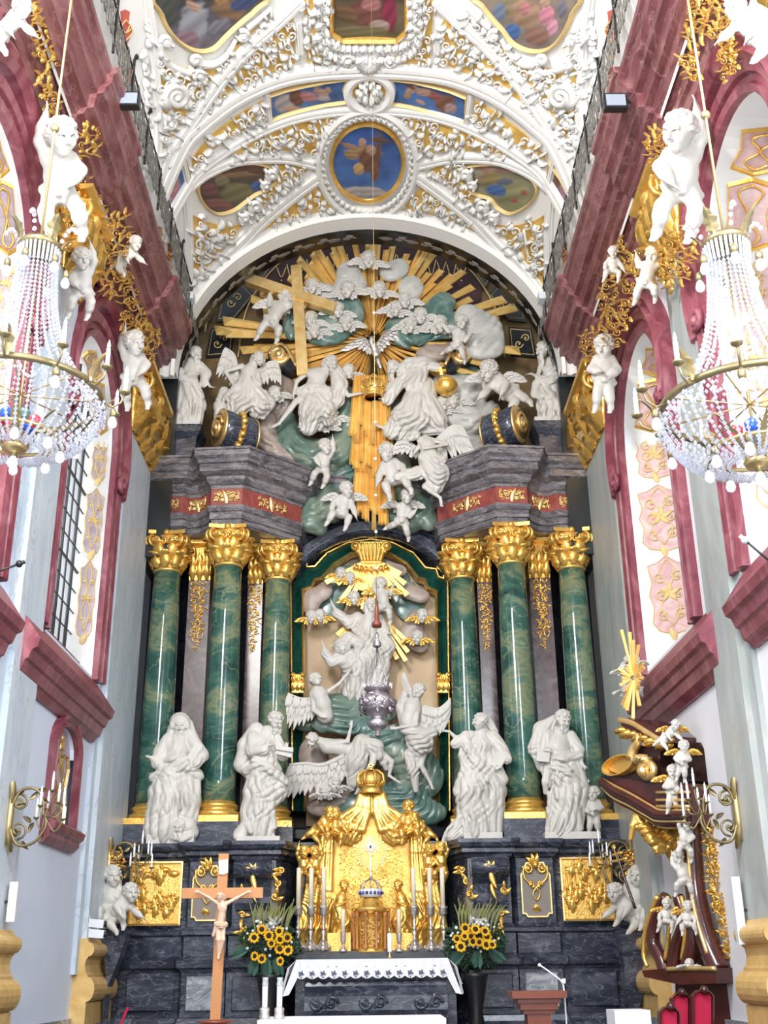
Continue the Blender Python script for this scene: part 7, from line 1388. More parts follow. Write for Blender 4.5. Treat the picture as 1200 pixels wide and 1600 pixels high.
for s, lab in ((-1, 'left'), (1, 'right')):
    X = lambda x: 580+s*x; t = statue('kneeling_angel', 'gilded angel kneeling in prayer on the %s of the tabernacle' % lab, 'angel', X(44), 1460, 19.75); f = Fig(19.75, .8); f.cur = 3
    f.c([(X(44), 1394, 0, 5), (X(47), 1404, 0, 9), (X(50), 1420, 0, 9)]); limb(f, [(X(50), 1422, 0), (X(44), 1440, 4), (X(50), 1456, 0)], [11, 12, 13], fold=(9, .2, .5, 0)); arm(f, (X(46), 1402, 4), (X(54), 1416, 8), (X(38), 1408, 12), 6, (-s, -.8, .2)); head(f, X(42), 1384, 4, 7.5, -.8*s, .4, 0, 'curly', 0, 120+s); f.crease(X(47), 1440, 18, .4, 5, 1.4); f.build('figure', 'gold', t)
    wing(t, 'gold', 19.75, -5, [(X(50), 1404), (X(60), 1396), (X(70), 1394)], (24, 34), (PI/2, PI/2-.3*s), 7)
    mb = MB(); a, b = P(X(32), 1486, 19.5), P(X(68), 1458, 19.5); mb.b2((a[0], 19.4, a[2]), (b[0], 20.0, b[2])); mb.build('plinth', 'gold_rough', t)
# tabernacle
c = P(580, 1488, 19.5); t = thing('tabernacle', 'gilded eight-sided tabernacle with brown columns in front of the canopy', 'tabernacle', c); u = mpp(580, 1488, 19.5); H = P(580, 1424, 19.5)[2]-c[2]
mb = MB(); mb.lathe([(u*27, 0), (u*27, .04), (u*22, .06), (u*22, H-.03)], c, 8); mb.build('body', 'gold', t)
mb = MB(); mb.lathe([(u*24, H-.03), (u*31, H+.01), (u*31, H+.05), (u*20, H+.07), (u*17, H+.16), (u*9, H+.22), (u*8, H+.24)], c, 8); mb.build('domed_top', 'gold', t)
for i in range(6):
    a = PI+i*PI/5; q = c+np.array([cos(a)*u*27, sin(a)*u*27, 0]); mb = MB(); mb.lathe([(.03, .04), (.03, .07), (.022, .09), (.02, H-.1), (.03, H-.08), (.035, H-.02)], q, 10); mb.build('column', 'wood', t)
mb = MB(); Kt = MY(19.5-u*21); fill(mb, lambda a, b, h=0: (c[0]+a*.01, 19.5-u*20.5-h, c[2]+b*.01), [(-12, 10), (12, 10), (12, 50), (-12, 50)], 5, .01, 3, .03, .6); mb.build('door_relief', 'gold_pale', t)
t = thing('reliquary_crown', 'small white jewelled silver crown on top of the tabernacle', 'crown', c+[0, 0, H+.24]); mb = MB(); z = H+.22
mb.lathe([(u*17, z), (u*19, z+.12), (u*17, z+.13), (u*16, z+.02)], c, 20); mb.build('band', 'plastic', t)
for i in range(9): a = PI+PI*(i+.5)/9; mb = MB(); mb.ell(c+[cos(a)*u*18.3, sin(a)*u*18.3, z+.065], (.025, .02, .03), 8, 6); mb.build('gem', 'gem' if i % 2 else 'blue_glass', t)
mb = MB()
for i in range(8): a = i*PI/4; d = np.array([cos(a), sin(a), 0]); mb.tube([c+d*u*17+[0, 0, z+.13], c+d*u*13+[0, 0, z+.24], c+[0, 0, z+.3]], .012, 5)
mb.ell(c+[0, 0, z+.32], .03, 8, 6); mb.bar(c+[0, 0, z+.32], c+[0, 0, z+1.0], .02, .02); mb.bar(c+[-.1, 0, z+.8], c+[.1, 0, z+.8], .02, .02)
for i in range(16): a = 2*PI*i/16; mb.bar(c+[0, -.02, z+.8], c+[cos(a)*.14, -.02, z+.8+sin(a)*.14], .012, .01)
mb.build('arches_and_cross', 'silver', t)
# altar table
YA = 18.75; a0, a1 = P(463, 1500, YA), P(700, 1500, YA); zt = a0[2]; t = thing('altar_table', 'dark marble sarcophagus altar table beneath the white lace cloth', 'altar', (0, YA+.5, .5))
mb = MB(); mb.b2((a0[0], YA, zt-.1), (a1[0], YA+1.1, zt-.02)); mb.b2((-1.25, 19.3, zt-.02), (1.3, 20.1, zt+.13)); mb.build('mensa', 'black_marble', t)
mb = MB(); V = []; pr = [(.10, .5), (.10, .6), (.0, .68), (-.02, .74), (-.12, .84), (-.2, 1.0), (-.16, 1.2), (0, 1.34), (.02, 1.4), (-.04, 1.46), (-.08, zt-.1)]
for x in (-1.05, 1.15):
    for h, zz in pr: V.append((x*(1+.0*h), YA+.15+h-.1, zz))
mb.add(V, [(i, i+1, i+12, i+11) for i in range(10)]+[tuple(range(11)), tuple(range(11, 22))[::-1]]); mb.b2((-1.2, YA+.1, .5), (1.3, YA+1., 1.5)); mb.build('body', 'bluegray', t)
mb = MB(); Kb = MY(YA-.13)
for x in (-.75, 0, .85):
    for q in (-1, 1): mb.spiral(Kb, (x+q*.12, 1.1), .1, 1.4, 0, .03, .02, .02, q); mb.leaf(Kb, (x, 1.0), PI/2+q*.7, .25, .1, 0, .05)
mb.build('carved_scrolls', 'bluegray', t)
mb = MB(); mb.b2((-1.6, YA-.1, .5), (1.7, YA+1., .62)); mb.b2((-2.0, YA-.7, .35), (2.1, YA+1., .5)); mb.build('step', 'bluegray', t)
t = thing('altar_cloth', 'white scalloped lace altar cloth hanging over the altar table', 'tablecloth', (0, YA, zt)); mb = MB()
n = 14; xs = a0[0]; W_ = a1[0]-a0[0]; V = []; zl = P(580, 1525, YA)[2]
nn = n*10; 
for i in range(nn+1):
    x = xs+W_*i/nn; sc_ = abs(sin(PI*i/10))*.035; V += [(x, YA-.03+.008*sin(i*.9), zt+.0), (x, YA-.045+.014*sin(i*.7), zl-sc_)]
mb.add(V, [(2*i, 2*i+2, 2*i+3, 2*i+1) for i in range(nn)]); mb.b2((xs, YA-.03, zt-.005), (a1[0], YA+1.1, zt+.005))
for s, xe in ((-1, xs), (1, a1[0])):
    V = []
    for i in range(21):
        q = i/20; V += [(xe, YA-.03+q*1.1, zt), (xe+s*(.10+.05*sin(i)), YA-.03+q*1.1, zt-.12), (xe+s*(.2+.03*sin(i*2)), YA-.06+q*1.1, zt-.30-.22*max(0, 1-q*4)-.03*abs(sin(i*PI/3)))]
    mb.add(V, [(3*i+j, 3*i+3+j, 3*i+4+j, 3*i+1+j) for i in range(20) for j in (0, 1)]); mb.add([(xe-s*.02, YA-.035, zt), (xe, YA-.035, zt), (xe+s*.2, YA-.06, zt-.52), (xe+s*.1, YA-.07, zt-.5), (xe-s*.02, YA-.04, zl-.03)], [(0, 1, 2, 3, 4)])
mb.build('cloth', 'white_cloth', t); mb = MB()
for i in range(n):
    x = xs+W_*(i+.5)/n
    for q in (-1, 1): mb.leaf(MY(YA-.065), (x, zl+.03), PI/2+q*.5, .06, .035, 0, .006); mb.spiral(MY(YA-.065), (x+q*.025, zl+.03), .02, 1, 0, .005, .004, .004, q, n=8, k=4)
    mb.lathe([(.012, 0), (.012, .004)], (x, YA-.07, zl-.01), 8, axis=[[1, 0, 0], [0, 0, -1], [0, 1, 0]])
mb.build('lace_openwork', 'lace_hole', t)
# candlesticks
def candlestick(x, ytop, ycup, ybase, wc, label, Y=19.25, small=False):
    c = P(x, ybase, Y); u = mpp(x, ybase, Y); hz = lambda yy: P(x, yy, Y)[2]-c[2]; h1, h2 = hz(ycup), hz(ytop); t = thing('candlestick', label, 'candlestick', c, 'silver altar candlesticks')
    r = wc*u/2; mb = MB(); s_ = .6 if small else 1
    mb.lathe([(u*10*s_, 0), (u*10*s_, .03), (u*5*s_, .09*s_), (u*3*s_, .15*s_), (u*2.2, .2*s_), (u*4.2*s_, .26*s_), (u*2, .32*s_), (u*1.8, h1*.45), (u*3.8*s_, h1*.5), (u*2, h1*.56), (u*3, h1*.66), (u*1.6, h1*.72), (u*2.5, h1-.14), (u*5*s_, h1-.1)], c, 14); mb.build('stem', 'silver', t)
    mb = MB(); mb.lathe([(u*3*s_, h1-.13), (u*6.5*s_, h1-.1), (u*6*s_, h1-.02), (u*7.3*s_, h1), (u*7.3*s_, h1+.02), (u*4*s_, h1+.01)], c, 16, flute=(8, .05)); dc = mb.build('drip_cup', 'silver', t)
    mb = MB(); mb.lathe([(r, h1), (r, h2-.01), (r*.8, h2), (.004, h2+.002), (.004, h2+.03)], c, 14); mb.build('candle', 'candle', dc)
    if not small:
        mb = MB()
        for i in range(3): a = -PI/2+i*2*PI/3; q = c+np.array([cos(a)*u*9, sin(a)*u*9, .03]); mb.ell(q, .05, 8, 6); mb.tube([q, q+np.array([-cos(a)*.05, -sin(a)*.05, .08]), c+[0, 0, .16]], [.035, .025, .02], 6)
        mb.build('scroll_feet', 'silver', t)
for i, x in enumerate((465, 485, 505, 648, 674, 694)): candlestick(x, 1356, 1418, 1484, 7.5, 'tall silver candlestick with thick cream candle, %s' % ('outermost on the left', 'middle one on the left', 'innermost on the left', 'innermost on the right', 'middle one on the right', 'outermost on the right')[i])
candlestick(536, 1421, 1460, 1487, 6.5, 'short silver candlestick left of the tabernacle', 19.2, True); candlestick(624, 1421, 1460, 1487, 6.5, 'short silver candlestick right of the tabernacle', 19.2, True)
c = P(609, 1497, 19.0); t = thing('white_candle', 'small white candle on brass foot in front of the tabernacle', 'candle', c); u = mpp(609, 1497, 19); mb = MB(); mb.lathe([(u*3.5, 0), (u*3.5, .02), (u*1.5, .05), (u*2.5, .09)], c, 12); mb.build('foot', 'brass', t); mb = MB(); mb.lathe([(u*3.4, .09), (u*3.4, .36), (u*2, .37)], c, 12); mb.build('candle', 'candle_white', t); mb = MB(); mb.lathe([(u*1.5, .37), (u*2.2, .40), (u*.3, .47)], c, 8); mb.build('tip', 'brass', t)
# bouquets
def sunflower(x, y, r, Y, lab, nx=0, ny=0, grp=''):
    c = P(x, y, Y); u = mpp(x, y, Y); t = thing('sunflower', lab, 'flower', c, grp); d = nrm(v3(nx, -1, ny)); e1 = nrm(np.cross(d, (0, 0, 1.))); e2 = np.cross(e1, d); mp = lambda a, b, h=0: tuple(c+e1*a+e2*b+d*h)
    mb = MB(); R = r*u
    for i in range(17): a = 2*PI*i/17; mb.leaf(mp, (cos(a)*R*.42, sin(a)*R*.42), a, R*.62, R*.3, .0, .012, .1*(-1)**i)
    mb.build('petals', 'petal', t); mb = MB(); mb.ell(c+d*.005, (R*.5,)*3, 12, 6, A=np.stack([e1, e2, d*.35], 1)); mb.build('core', 'flower_core', t)
def bouquet(s, cx, cy, flowers, palms, Y=18.9):
    sn = 'left' if s < 0 else 'right'; t = thing('flower_bouquet', 'large bouquet of sunflowers with palm leaves and grasses on the %s of the altar' % sn, 'bouquet', P(cx, cy+60, Y)); R = random.Random(7+s); K = MP(Y+.1); 
    mb = MB()
    for i in range(420):
        a = R.uniform(0, 2*PI); r = math.sqrt(R.random()); x, y = cx+cos(a)*r*48, cy+sin(a)*r*42+8; h = .25*(1-r*r)-.12+R.uniform(-.06, .06); mb.leaf(lambda u, v, q=0: K(u, v, h+q), (x, y), R.uniform(0, 2*PI), R.uniform(5, 11), R.uniform(2.5, 4.5), 0, .03, R.uniform(-.4, .4))
    o = mb.build('foliage', 'foliage', t); stuff(o)
    for i in range(11): mb = MB(); x = cx-22+i*5+R.uniform(-2, 2); mb.curve(K, [(x, cy-10), (x+(x-cx)*.15, cy-35), (x+(x-cx)*.45, cy-52-R.uniform(0, 14))], (.02, .008), .05, 5, 4); mb.leaf(lambda u, v, q=0: K(u, v, .06+q), (x+(x-cx)*.1, cy-25), -PI/2+(x-cx)*.008, 34, 3.5, 0, .02); mb.build('grass_blade', 'grass', t)
    for x, y, an in palms:
        mb = MB(); dx, dy = cos(an), sin(an); mb.curve(K, [(x, y), (x+dx*14, y+dy*14), (x+dx*28, y+dy*28)], .008, .2, 4, 3)
        for j in range(11):
            for q in (-1, 1): mb.leaf(lambda u, v, w=0: K(u, v, .18+w), (x+dx*(3+j*2.4), y+dy*(3+j*2.4)), an+q*.85, 14-abs(j-4)*1.1, 2.2, 0, .015)
        mb.build('palm_leaf', 'palm', t)
    mb = MB()
    for i in range(26): a = R.uniform(0, 2*PI); r = R.uniform(.3, 1); mb.ell(K(cx+cos(a)*r*40, cy+sin(a)*r*34, .22), .02+.01*R.random(), 6, 4)
    stuff(mb.build('small_white_flowers', 'white_flower', t)); mb = MB()
    for i in range(14): mb.leaf(lambda u, v, w=0: K(u, v, .15+w), (cx+R.uniform(-12, 16), cy-18+R.uniform(-8, 6)), R.uniform(-2.6, -.6), 14, 4, 0, .03)
    mb.build('silver_leaves', 'cloud_white', t)
    mb = MB(); b = P(cx, cy+58, Y+.1); mb.lathe([(.12, -1.0), (.16, -.9), (.1, -.5), (.2, 0), (.22, .05)], b, 14); mb.build('vase', 'black', t)
    rows = sorted(range(len(flowers)), key=lambda i: flowers[i][1])
    for i, (x, y, r) in enumerate(flowers):
        px_ = 'upper' if y < cy-4 else ('middle' if y < cy+14 else 'lower'); hx = 'outer edge' if (x-cx)*s > 18 else ('inner edge' if (x-cx)*s < -12 else 'centre')
        sunflower(x, y, r, Y-.22-.05*(i % 3), 'yellow sunflower in the %s bouquet, %s row, %s, %s highest' % (sn, px_, hx, ORD[rows.index(i)]), R.uniform(-.5, .5), R.uniform(-.3, .4), 'sunflowers in the %s bouquet' % sn)
bouquet(-1, 421, 1470, [(409, 1452, 8), (420, 1462, 8.5), (397, 1465, 8.5), (436, 1455, 7.5), (437, 1468, 8), (449, 1465, 8), (437, 1483, 8.5), (450, 1485, 8.5), (424, 1474, 7), (398, 1494, 7), (409, 1498, 7.5), (438, 1502, 7)], [(405, 1494, 1.9), (432, 1494, 1.3), (392, 1482, 2.7), (420, 1496, 1.6)])
bouquet(1, 742, 1468, [(727, 1450, 8), (743, 1452, 8.5), (758, 1455, 8), (736, 1463, 7.5), (761, 1464, 8), (720, 1479, 9), (739, 1471, 8), (749, 1472, 7), (760, 1476, 8.5), (714, 1467, 7), (726, 1463, 7), (769, 1476, 7)], [(746, 1482, 1.6), (762, 1482, .7), (726, 1484, 2.3)])
# ============================================================ FOREGROUND
Yk = 12.0; K = MP(Yk); u = mpp(345, 1450, Yk)
t = thing('crucifix', 'tall wooden processional crucifix with pale carved figure standing before the altar', 'crucifix', P(336, 1600, Yk)); top, bot = P(350, 1334, Yk), P(336, 1604, Yk); mb = MB(); mb.bar(top, (bot+(bot-top)*.35), 15.5*u, .06); mb.build('post', 'wood', t)
mb = MB(); mb.bar(np.array(K(284, 1396, .01)), np.array(K(411, 1395, .01)), 15.5*u, .06, (0, -1, 0)); mb.build('crossbar', 'wood', t)
mb = MB(); mb.slab([(343, 1345), (357, 1343), (357, 1364), (350, 1367), (343, 1366)], K, .035, .05); mb.build('title_scroll', 'paper', t)
mb = MB(); b = P(337, 1598, Yk); mb.lathe([(.25, -b[2]+.0), (.25, -b[2]+.06), (.05, -b[2]+.1), (.05, -.02), (.17, 0), (.17, .02), (.05, .03)], b, 16); mb.build('stand', 'wood_red', t)
f = Fig(Yk-.07, .55); f.cur = 2
f.c([(347, 1408, 3, 3.2), (347, 1416, 3, 6.8), (346, 1432, 3, 5.6), (344, 1444, 3, 5.8)]); f.e((347, 1419, 6), (7.5, 6, 4))
limb(f, [(341, 1412, 3), (326, 1402, 2), (311, 1394, 1)], [3.4, 2.4, 1.6]); hand(f, (311, 1394, 1), (-1, -.2, .2), 4.5, (0, 1, 0), .3); limb(f, [(353, 1412, 3), (370, 1403, 2), (386, 1394, 1)], [3.4, 2.4, 1.6]); hand(f, (386, 1394, 1), (1, -.2, .2), 4.5, (0, 1, 0), .3)
limb(f, [(341, 1446, 3), (341, 1468, 7), (341, 1490, 2)], [4.8, 3.6, 2.2]); limb(f, [(348, 1446, 3), (348, 1468, 8), (343, 1490, 4)], [4.8, 3.6, 2.2]); limb(f, [(342, 1490, 3), (341, 1498, 6)], [2.2, 1.8])
head(f, 344, 1401, 6, 5.4, -.4, .5, -.2, 'long', .8, 140); f.build('corpus', 'skin_wood', t)
f = Fig(Yk-.07, .6); f.cur = 1.5; limb(f, [(338, 1443, 4), (345, 1447, 8), (352, 1444, 4)], [4, 5, 4], fold=(8, .3, 1, 0)); limb(f, [(338, 1446, 4), (333, 1462, 3)], [3.4, 2.2]); f.crease(345, 1447, 9, 1.2, 3, .7); f.build('loincloth', 'skin_wood', t)
# free-standing altar (white cloth edge) and glass candle holders
z = P(550, 1593, 12.3)[2]; a, b = P(402, 1593, 12.3), P(697, 1593, 12.3); t = thing('celebration_altar', 'white cloth covered table edge at the very bottom of the picture', 'altar', ((a[0]+b[0])/2, 12.8, 0)); mb = MB(); mb.b2((a[0], 12.3, z-.5), (b[0], 13.3, z)); mb.build('white_cloth', 'white_cloth', t); mb = MB(); mb.b2((a[0]+.15, 12.45, 0), (b[0]-.15, 13.15, z-.45)); mb.build('base', 'pale_stone', t)
for i, x in enumerate((413, 436)):
    Y = 12.6; c = P(x, 1593, Y); u = mpp(x, 1593, Y); c = np.array([c[0], Y, z]); h = lambda yy: P(x, yy, Y)[2]-z; t = thing('altar_candle', '%s one of two white candles with glass tops and silver bases at the table' % ('left' if i == 0 else 'right'), 'candle', c)
    mb = MB(); mb.lathe([(u*8, 0), (u*8.5, .02), (u*7, .06), (u*8, .1), (u*5, .115)], c, 18, flute=(9, .04)); mb.build('silver_base', 'silver', t); mb = MB(); mb.lathe([(u*4.3, .1), (u*4.3, h(1541)), (u*3, h(1541)+.005)], c, 18); cd_ = mb.build('candle', 'candle_white', t); mb = MB(); mb.lathe([(u*4.5, h(1541)), (u*5.2, h(1538)), (u*4.2, h(1532)), (u*5, h(1527)), (u*4.6, h(1527)), (u*3.6, h(1532))], c, 18); mb.build('glass_top', 'glass', cd_)
# lectern with microphone
Y = 12.3; K = MP(Y); t = thing('lectern', 'reddish wooden lectern with stepped mouldings at the bottom right', 'lectern', P(838, 1600, Y)*np.array([1, 1, 0])); c = P(838, 1553, Y); u = mpp(838, 1553, Y)
for nm_, w_, d_, z0, z1 in (('desk_top', 84, .5, -.035, .03), ('moulding', 66, .4, -.08, -.035), ('moulding', 58, .36, -.14, -.08), ('moulding', 48, .3, -.18, -.14), ('shaft', 36, .26, -c[2], -.18)): mb = MB(); mb.b2((c[0]-w_*u/2, Y-d_/2, c[2]+z0), (c[0]+w_*u/2, Y+d_/2, c[2]+z1)); mb.build(nm_, 'wood_red', t)
t = thing('microphone', 'pale gooseneck microphone bending over the wooden lectern', 'microphone', K(884, 1600)); mb = MB(); mb.curve(K, [(886, 1612), (883, 1570), (881, 1545), (877, 1533), (862, 1521), (845, 1509)], .009, .0, 6, 5); mb.build('neck', 'plastic', t); mb = MB(); mb.ell(K(843, 1508), .018, 8, 6); mb.lathe([(.02, -.02), (.02, .03)], K(881, 1534), 8); mb.build('capsule', 'plastic', t)
a, b = P(960, 1579, 14), P(1016, 1579, 14); t = thing('side_table', 'small side table under white cloth at the bottom right', 'table', ((a[0]+b[0])/2, 14.2, 0)); mb = MB(); mb.b2((a[0], 14, a[2]-.5), (b[0], 14.5, a[2])); mb.build('cloth', 'white_cloth', t); mb = MB()
for dx in (.05, -.05): mb.b2((a[0]+.03, 14.05, 0), (a[0]+.08, 14.1, a[2]-.45)); mb.b2((b[0]-.08, 14.05, 0), (b[0]-.03, 14.1, a[2]-.45))
mb.build('legs', 'wood_red', t)
# red poles at lower left
t = thing('barrier_pole', 'thin red barrier pole leaning at the lower left of the altar', 'pole', P(190, 1600, 17.5)); mb = MB(); mb.tube([P(188, 1602, 17.5)+(P(188, 1602, 17.5)-P(200, 1574, 17.5))*2.1, P(200, 1574, 17.5)], .02, 6); mb.build('pole', 'red_velvet', t)
# ============================================================ HANGING LAMP, CHANDELIERS, SCONCES
Y = 14.0; c = P(590, 1110, Y); u = mpp(590, 1110, Y); zz = lambda y: P(588, y, Y)[2]-c[2]
t = thing('sanctuary_lamp', 'silver hanging sanctuary lamp with crown rim and reddish tassel on a long cord', 'lamp', c)
mb = MB(); mb.lathe([(.01, zz(1152)), (u*5, zz(1149)), (u*3, zz(1143)), (u*12, zz(1138)), (u*17, zz(1130)), (u*10, zz(1124)), (u*9, zz(1120)), (u*20, zz(1114)), (u*26, zz(1102)), (u*26, zz(1094)), (u*19, zz(1085)), (u*15, zz(1082)), (u*15, zz(1081)), (u*18, zz(1086)), (u*24, zz(1096))], c, 24, flute=(12, .03)); mb.build('bowl', 'old_silver', t)
mb = MB(); mb.lathe([(u*15, zz(1083)), (u*22, zz(1077)), (u*22, zz(1074)), (u*18, zz(1076)), (u*14, zz(1082))], c, 24)
for i in range(14): a = 2*PI*i/14; mb.bar(c+[cos(a)*u*21, sin(a)*u*21, zz(1076)], c+[cos(a)*u*23, sin(a)*u*23, zz(1068)], .03, .02, w2=.01)
mb.build('crown_rim', 'old_silver', t); mb = MB(); R = random.Random(2)
for i in range(70):
    a = R.uniform(0, 2*PI); y = R.uniform(1090, 1112); r = u*(26-abs(y-1100)*.25); mb.leaf(lambda p, q, h=0: tuple(c+np.array([cos(a+p/r)*(r+h), sin(a+p/r)*(r+h), zz(y)+q])), (0, 0), R.uniform(0, 6), .07, .04, 0, .03, .5)
mb.build('chased_foliage', 'old_silver', t); mb = MB(); mb.lathe([(.02, zz(1108)), (u*6, zz(1104)), (u*6, zz(1092)), (.02, zz(1090))], c, 10); mb.build('red_glass', 'red_glass', t)
for i in range(3): a = i*2.1+.5; mb = MB(); mb.tube([c+[cos(a)*u*24, sin(a)*u*24, zz(1092)], c+[cos(a)*u*12, sin(a)*u*12, zz(1050)], c+[0, 0, zz(1012)]], .008, 5); mb.build('chain', 'old_silver', t)
mb = MB(); mb.lathe([(u*3, zz(1012)), (u*7, zz(1010)), (u*6, zz(1004)), (u*2, zz(998)), (u*3, zz(992)), (.01, zz(988))], c, 14); mb.build('top_cap', 'old_silver', t)
mb = MB(); mb.lathe([(u*7, zz(980)), (u*8, zz(975)), (u*4, zz(969)), (u*3.2, zz(950)), (u*1.2, zz(942))], c, 16, flute=(16, .06)); mb.build('tassel', 'wood_red', t)
mb = MB(); mb.tube([c+[0, 0, zz(990)], c+[0, 0, 16.8-c[2]]], .0045, 6)
mb.build('cord', 'brass', t)
for i in range(8): mb = MB(); mb.ell(c+[0, 0, zz(888-i*57)], .024, 8, 6); mb.build('cord_bead', 'pale_stone', t)
# chandelier
def chandelier(s, px, py, Y, label, lit):
    top = P(px, py, Y); R = .72; t = thing('chandelier', label, 'chandelier', top, 'crystal chandeliers'); c = top; zr = -1.62; Rr = R
    mb = MB(); mb.tube([c+[0, 0, .1], c+[0, 0, 6.0]], .014, 8); mb.ell(c+[0, 0, 1.45], .045, 10, 8); mb.ell(c+[0, 0, 3.6], .045, 10, 8); mb.tube([c+[0, 0, .1], c+[0, 0, zr-.55]], .012, 6); mb.build('rod', 'brass', t)
    mb = MB(); mb.lathe([(.19, -.04), (.21, 0), (.19, .04), (.17, 0)], c, 24); mb.build('top_ring', 'dark_brass', t)
    def leafy(p, d, L, Wd, m, nm):
        b = MB(); n = 7; up = np.array([0, 0, 1.]); e = np.cross(d, up); V = []
        for i in range(n+1): q = i/n; w = Wd*sin(PI*min(1, q*.9+.08))*(1+.2*(-1)**i); x = p+up*L*q+d*L*(.15+.5*q*q); V += [x-e*w/2, x+d*.012, x+e*w/2, x-d*.012]
        b.add(V, [(4*i+j, 4*i+4+j, 4*i+4+(j+1) % 4, 4*i+(j+1) % 4) for i in range(n) for j in range(4)]); return b.build(nm, m, t)
    for i in range(8):
        a = 2*PI*i/8; d = np.array([cos(a), sin(a), 0])
        if i % 2: leafy(c+d*.16, d, .24, .13, 'dark_brass', 'crown_leaf')
        else:
            b = MB()
            for j in range(7): q = j/6; p = c+d*(.18+.16*q)+np.array([0, 0, .22*sin(q*2.2)]); b.ell(p, .024, 6, 4)
            b.build('crystal_spray', 'crystal', t)
    mb = MB()
    for i in range(30): a = 2*PI*i/30; d = np.array([cos(a), sin(a), 0]); mb.bar(c+d*.2+[0, 0, -.04], c+d*.185+[0, 0, -.22], .02, .012)
    mb.build('prism_collar', 'crystal', t)
    def bead(b, p, r): b.add([p+np.array(q)*r for q in ((1, 0, 0), (0, 1, 0), (-1, 0, 0), (0, -1, 0), (0, 0, 1.25), (0, 0, -1.25))], [(0, 1, 4), (1, 2, 4), (2, 3, 4), (3, 0, 4), (1, 0, 5), (2, 1, 5), (3, 2, 5), (0, 3, 5)])
    mb = MB()
    for i in range(30):
        a = 2*PI*i/30; d = np.array([cos(a), sin(a), 0])
        for j in range(30): q = j/29; r = .18+.10*q+(Rr-.32)*q**3; bead(mb, c+d*r+np.array([0, 0, -.22+(zr+.24)*q]), .019)
    stuff(mb.build('crystal_strands', 'crystal', t)); mb = MB()
    for i in range(44):
        a = 2*PI*i/44; d = np.array([cos(a), sin(a), 0])
        for j in range(18): q = j/17; r = Rr*cos(q*1.25); bead(mb, c+d*r+np.array([0, 0, zr-.06-.46*sin(q*PI/2)]), .020)
    stuff(mb.build('crystal_bowl', 'crystal', t)); mb = MB()
    for i in range(24):
        a = 2*PI*i/24; a2 = 2*PI*(i+1)/24
        for j in range(9): q = j/8; aa = a+(a2-a)*q; bead(mb, c+np.array([cos(aa)*Rr*1.05, sin(aa)*Rr*1.05, zr-.05-.12*sin(PI*q)]), .017)
    stuff(mb.build('crystal_garlands', 'crystal', t))
    mb = MB(); mb.lathe([(Rr-.02, zr), (Rr+.02, zr), (Rr+.02, zr+.05), (Rr-.02, zr+.05), (Rr-.02, zr)], c, 40); mb.build('main_ring', 'dark_brass', t)
    mb = MB(); mb.lathe([(.36, zr-.42), (.38, zr-.42), (.38, zr-.39), (.36, zr-.39), (.36, zr-.42)], c, 30); mb.build('lower_ring', 'brass', t)
    for i in range(4): a = i*PI/4+.2; mb = MB(); mb.tube([c+[cos(a)*Rr, sin(a)*Rr, zr+.02], c+[-cos(a)*Rr, -sin(a)*Rr, zr+.02]], .008, 5); mb.build('spoke', 'brass', t)
    def bulb(p, nm='hanging_bulb', m='bulb'):
        b = MB(); b.lathe([(.012, .1), (.03, .07), (.035, .03), (.02, 0)], p, 8); so = b.build('bulb_socket', 'dark_brass', t); b = MB(); b.lathe([(.01, -.105), (.033, -.09), (.043, -.06), (.033, -.02), (.018, .01)], p, 12); b.build(nm, m, so)
    for i in range(12):
        a = 2*PI*i/12+.13; d = np.array([cos(a), sin(a), 0]); arm_ = MB(); p = c+d*Rr+[0, 0, zr]; q = p+d*.2+np.array([0, 0, .10])
        arm_.tube([p, p+d*.1+[0, 0, -.05], p+d*.17+[0, 0, 0], q], .010, 6); arm_.lathe([(.015, -.02), (.045, .0), (.05, .015), (.02, .02)], q, 10); ao = arm_.build('candle_arm', 'dark_brass', t)
        b = MB(); b.lathe([(.019, .02), (.019, .19), (.012, .2)], q, 10); b.build('candle', 'candle_white', ao); b = MB(); b.lathe([(.011, .2), (.017, .225), (.012, .25), (.002, .285)], q, 8); b.build('flame_bulb', 'bulb', ao)
        if i % 2 == 0: bulb(p+d*.11+[0, 0, -.16])
        if i % 2: leafy(p, d, .26, .11, 'dark_brass' if i % 4 == 1 else 'brass', 'ring_leaf')
    for i in range(6): a = 2*PI*i/6+.4; bulb(c+np.array([cos(a)*.27, sin(a)*.27, -.28]))
    for i in range(8): a = 2*PI*i/8+.3; bulb(c+np.array([cos(a)*Rr*.55, sin(a)*Rr*.55, zr-.5]))
    bulb(c+[0, 0, zr-.6], 'bottom_bulb', 'bulb_lit'); b = MB(); b.lathe([(.0, zr-.57), (.10, zr-.54), (.12, zr-.5), (.05, zr-.46)], c, 16); b.build('bottom_cap', 'brass', t)
    for i in range(4): a = i*PI/2+.2; leafy(c+np.array([cos(a)*.05, sin(a)*.05, zr-.5]), np.array([cos(a), sin(a), 0]), .42, .09, 'dark_brass', 'inner_leaf')
    for i, m in enumerate(('red_glass', 'blue_glass', 'red_glass', 'red_glass', 'blue_glass', 'cloud_teal')):
        a = i*PI/3+.1; b = MB(); b.lathe([(.02, -.06), (.05, -.03), (.06, .03), (.035, .06)], c+np.array([cos(a)*.15, sin(a)*.15, zr-.24]), 12); b.build('glass_lantern', m, t)
chandelier(-1, 62, 388, 9.0, 'crystal chandelier with candle arms hanging at the left edge', 1)
chandelier(1, 1133, 382, 8.2, 'crystal chandelier with candle arms hanging at the right edge', 0)
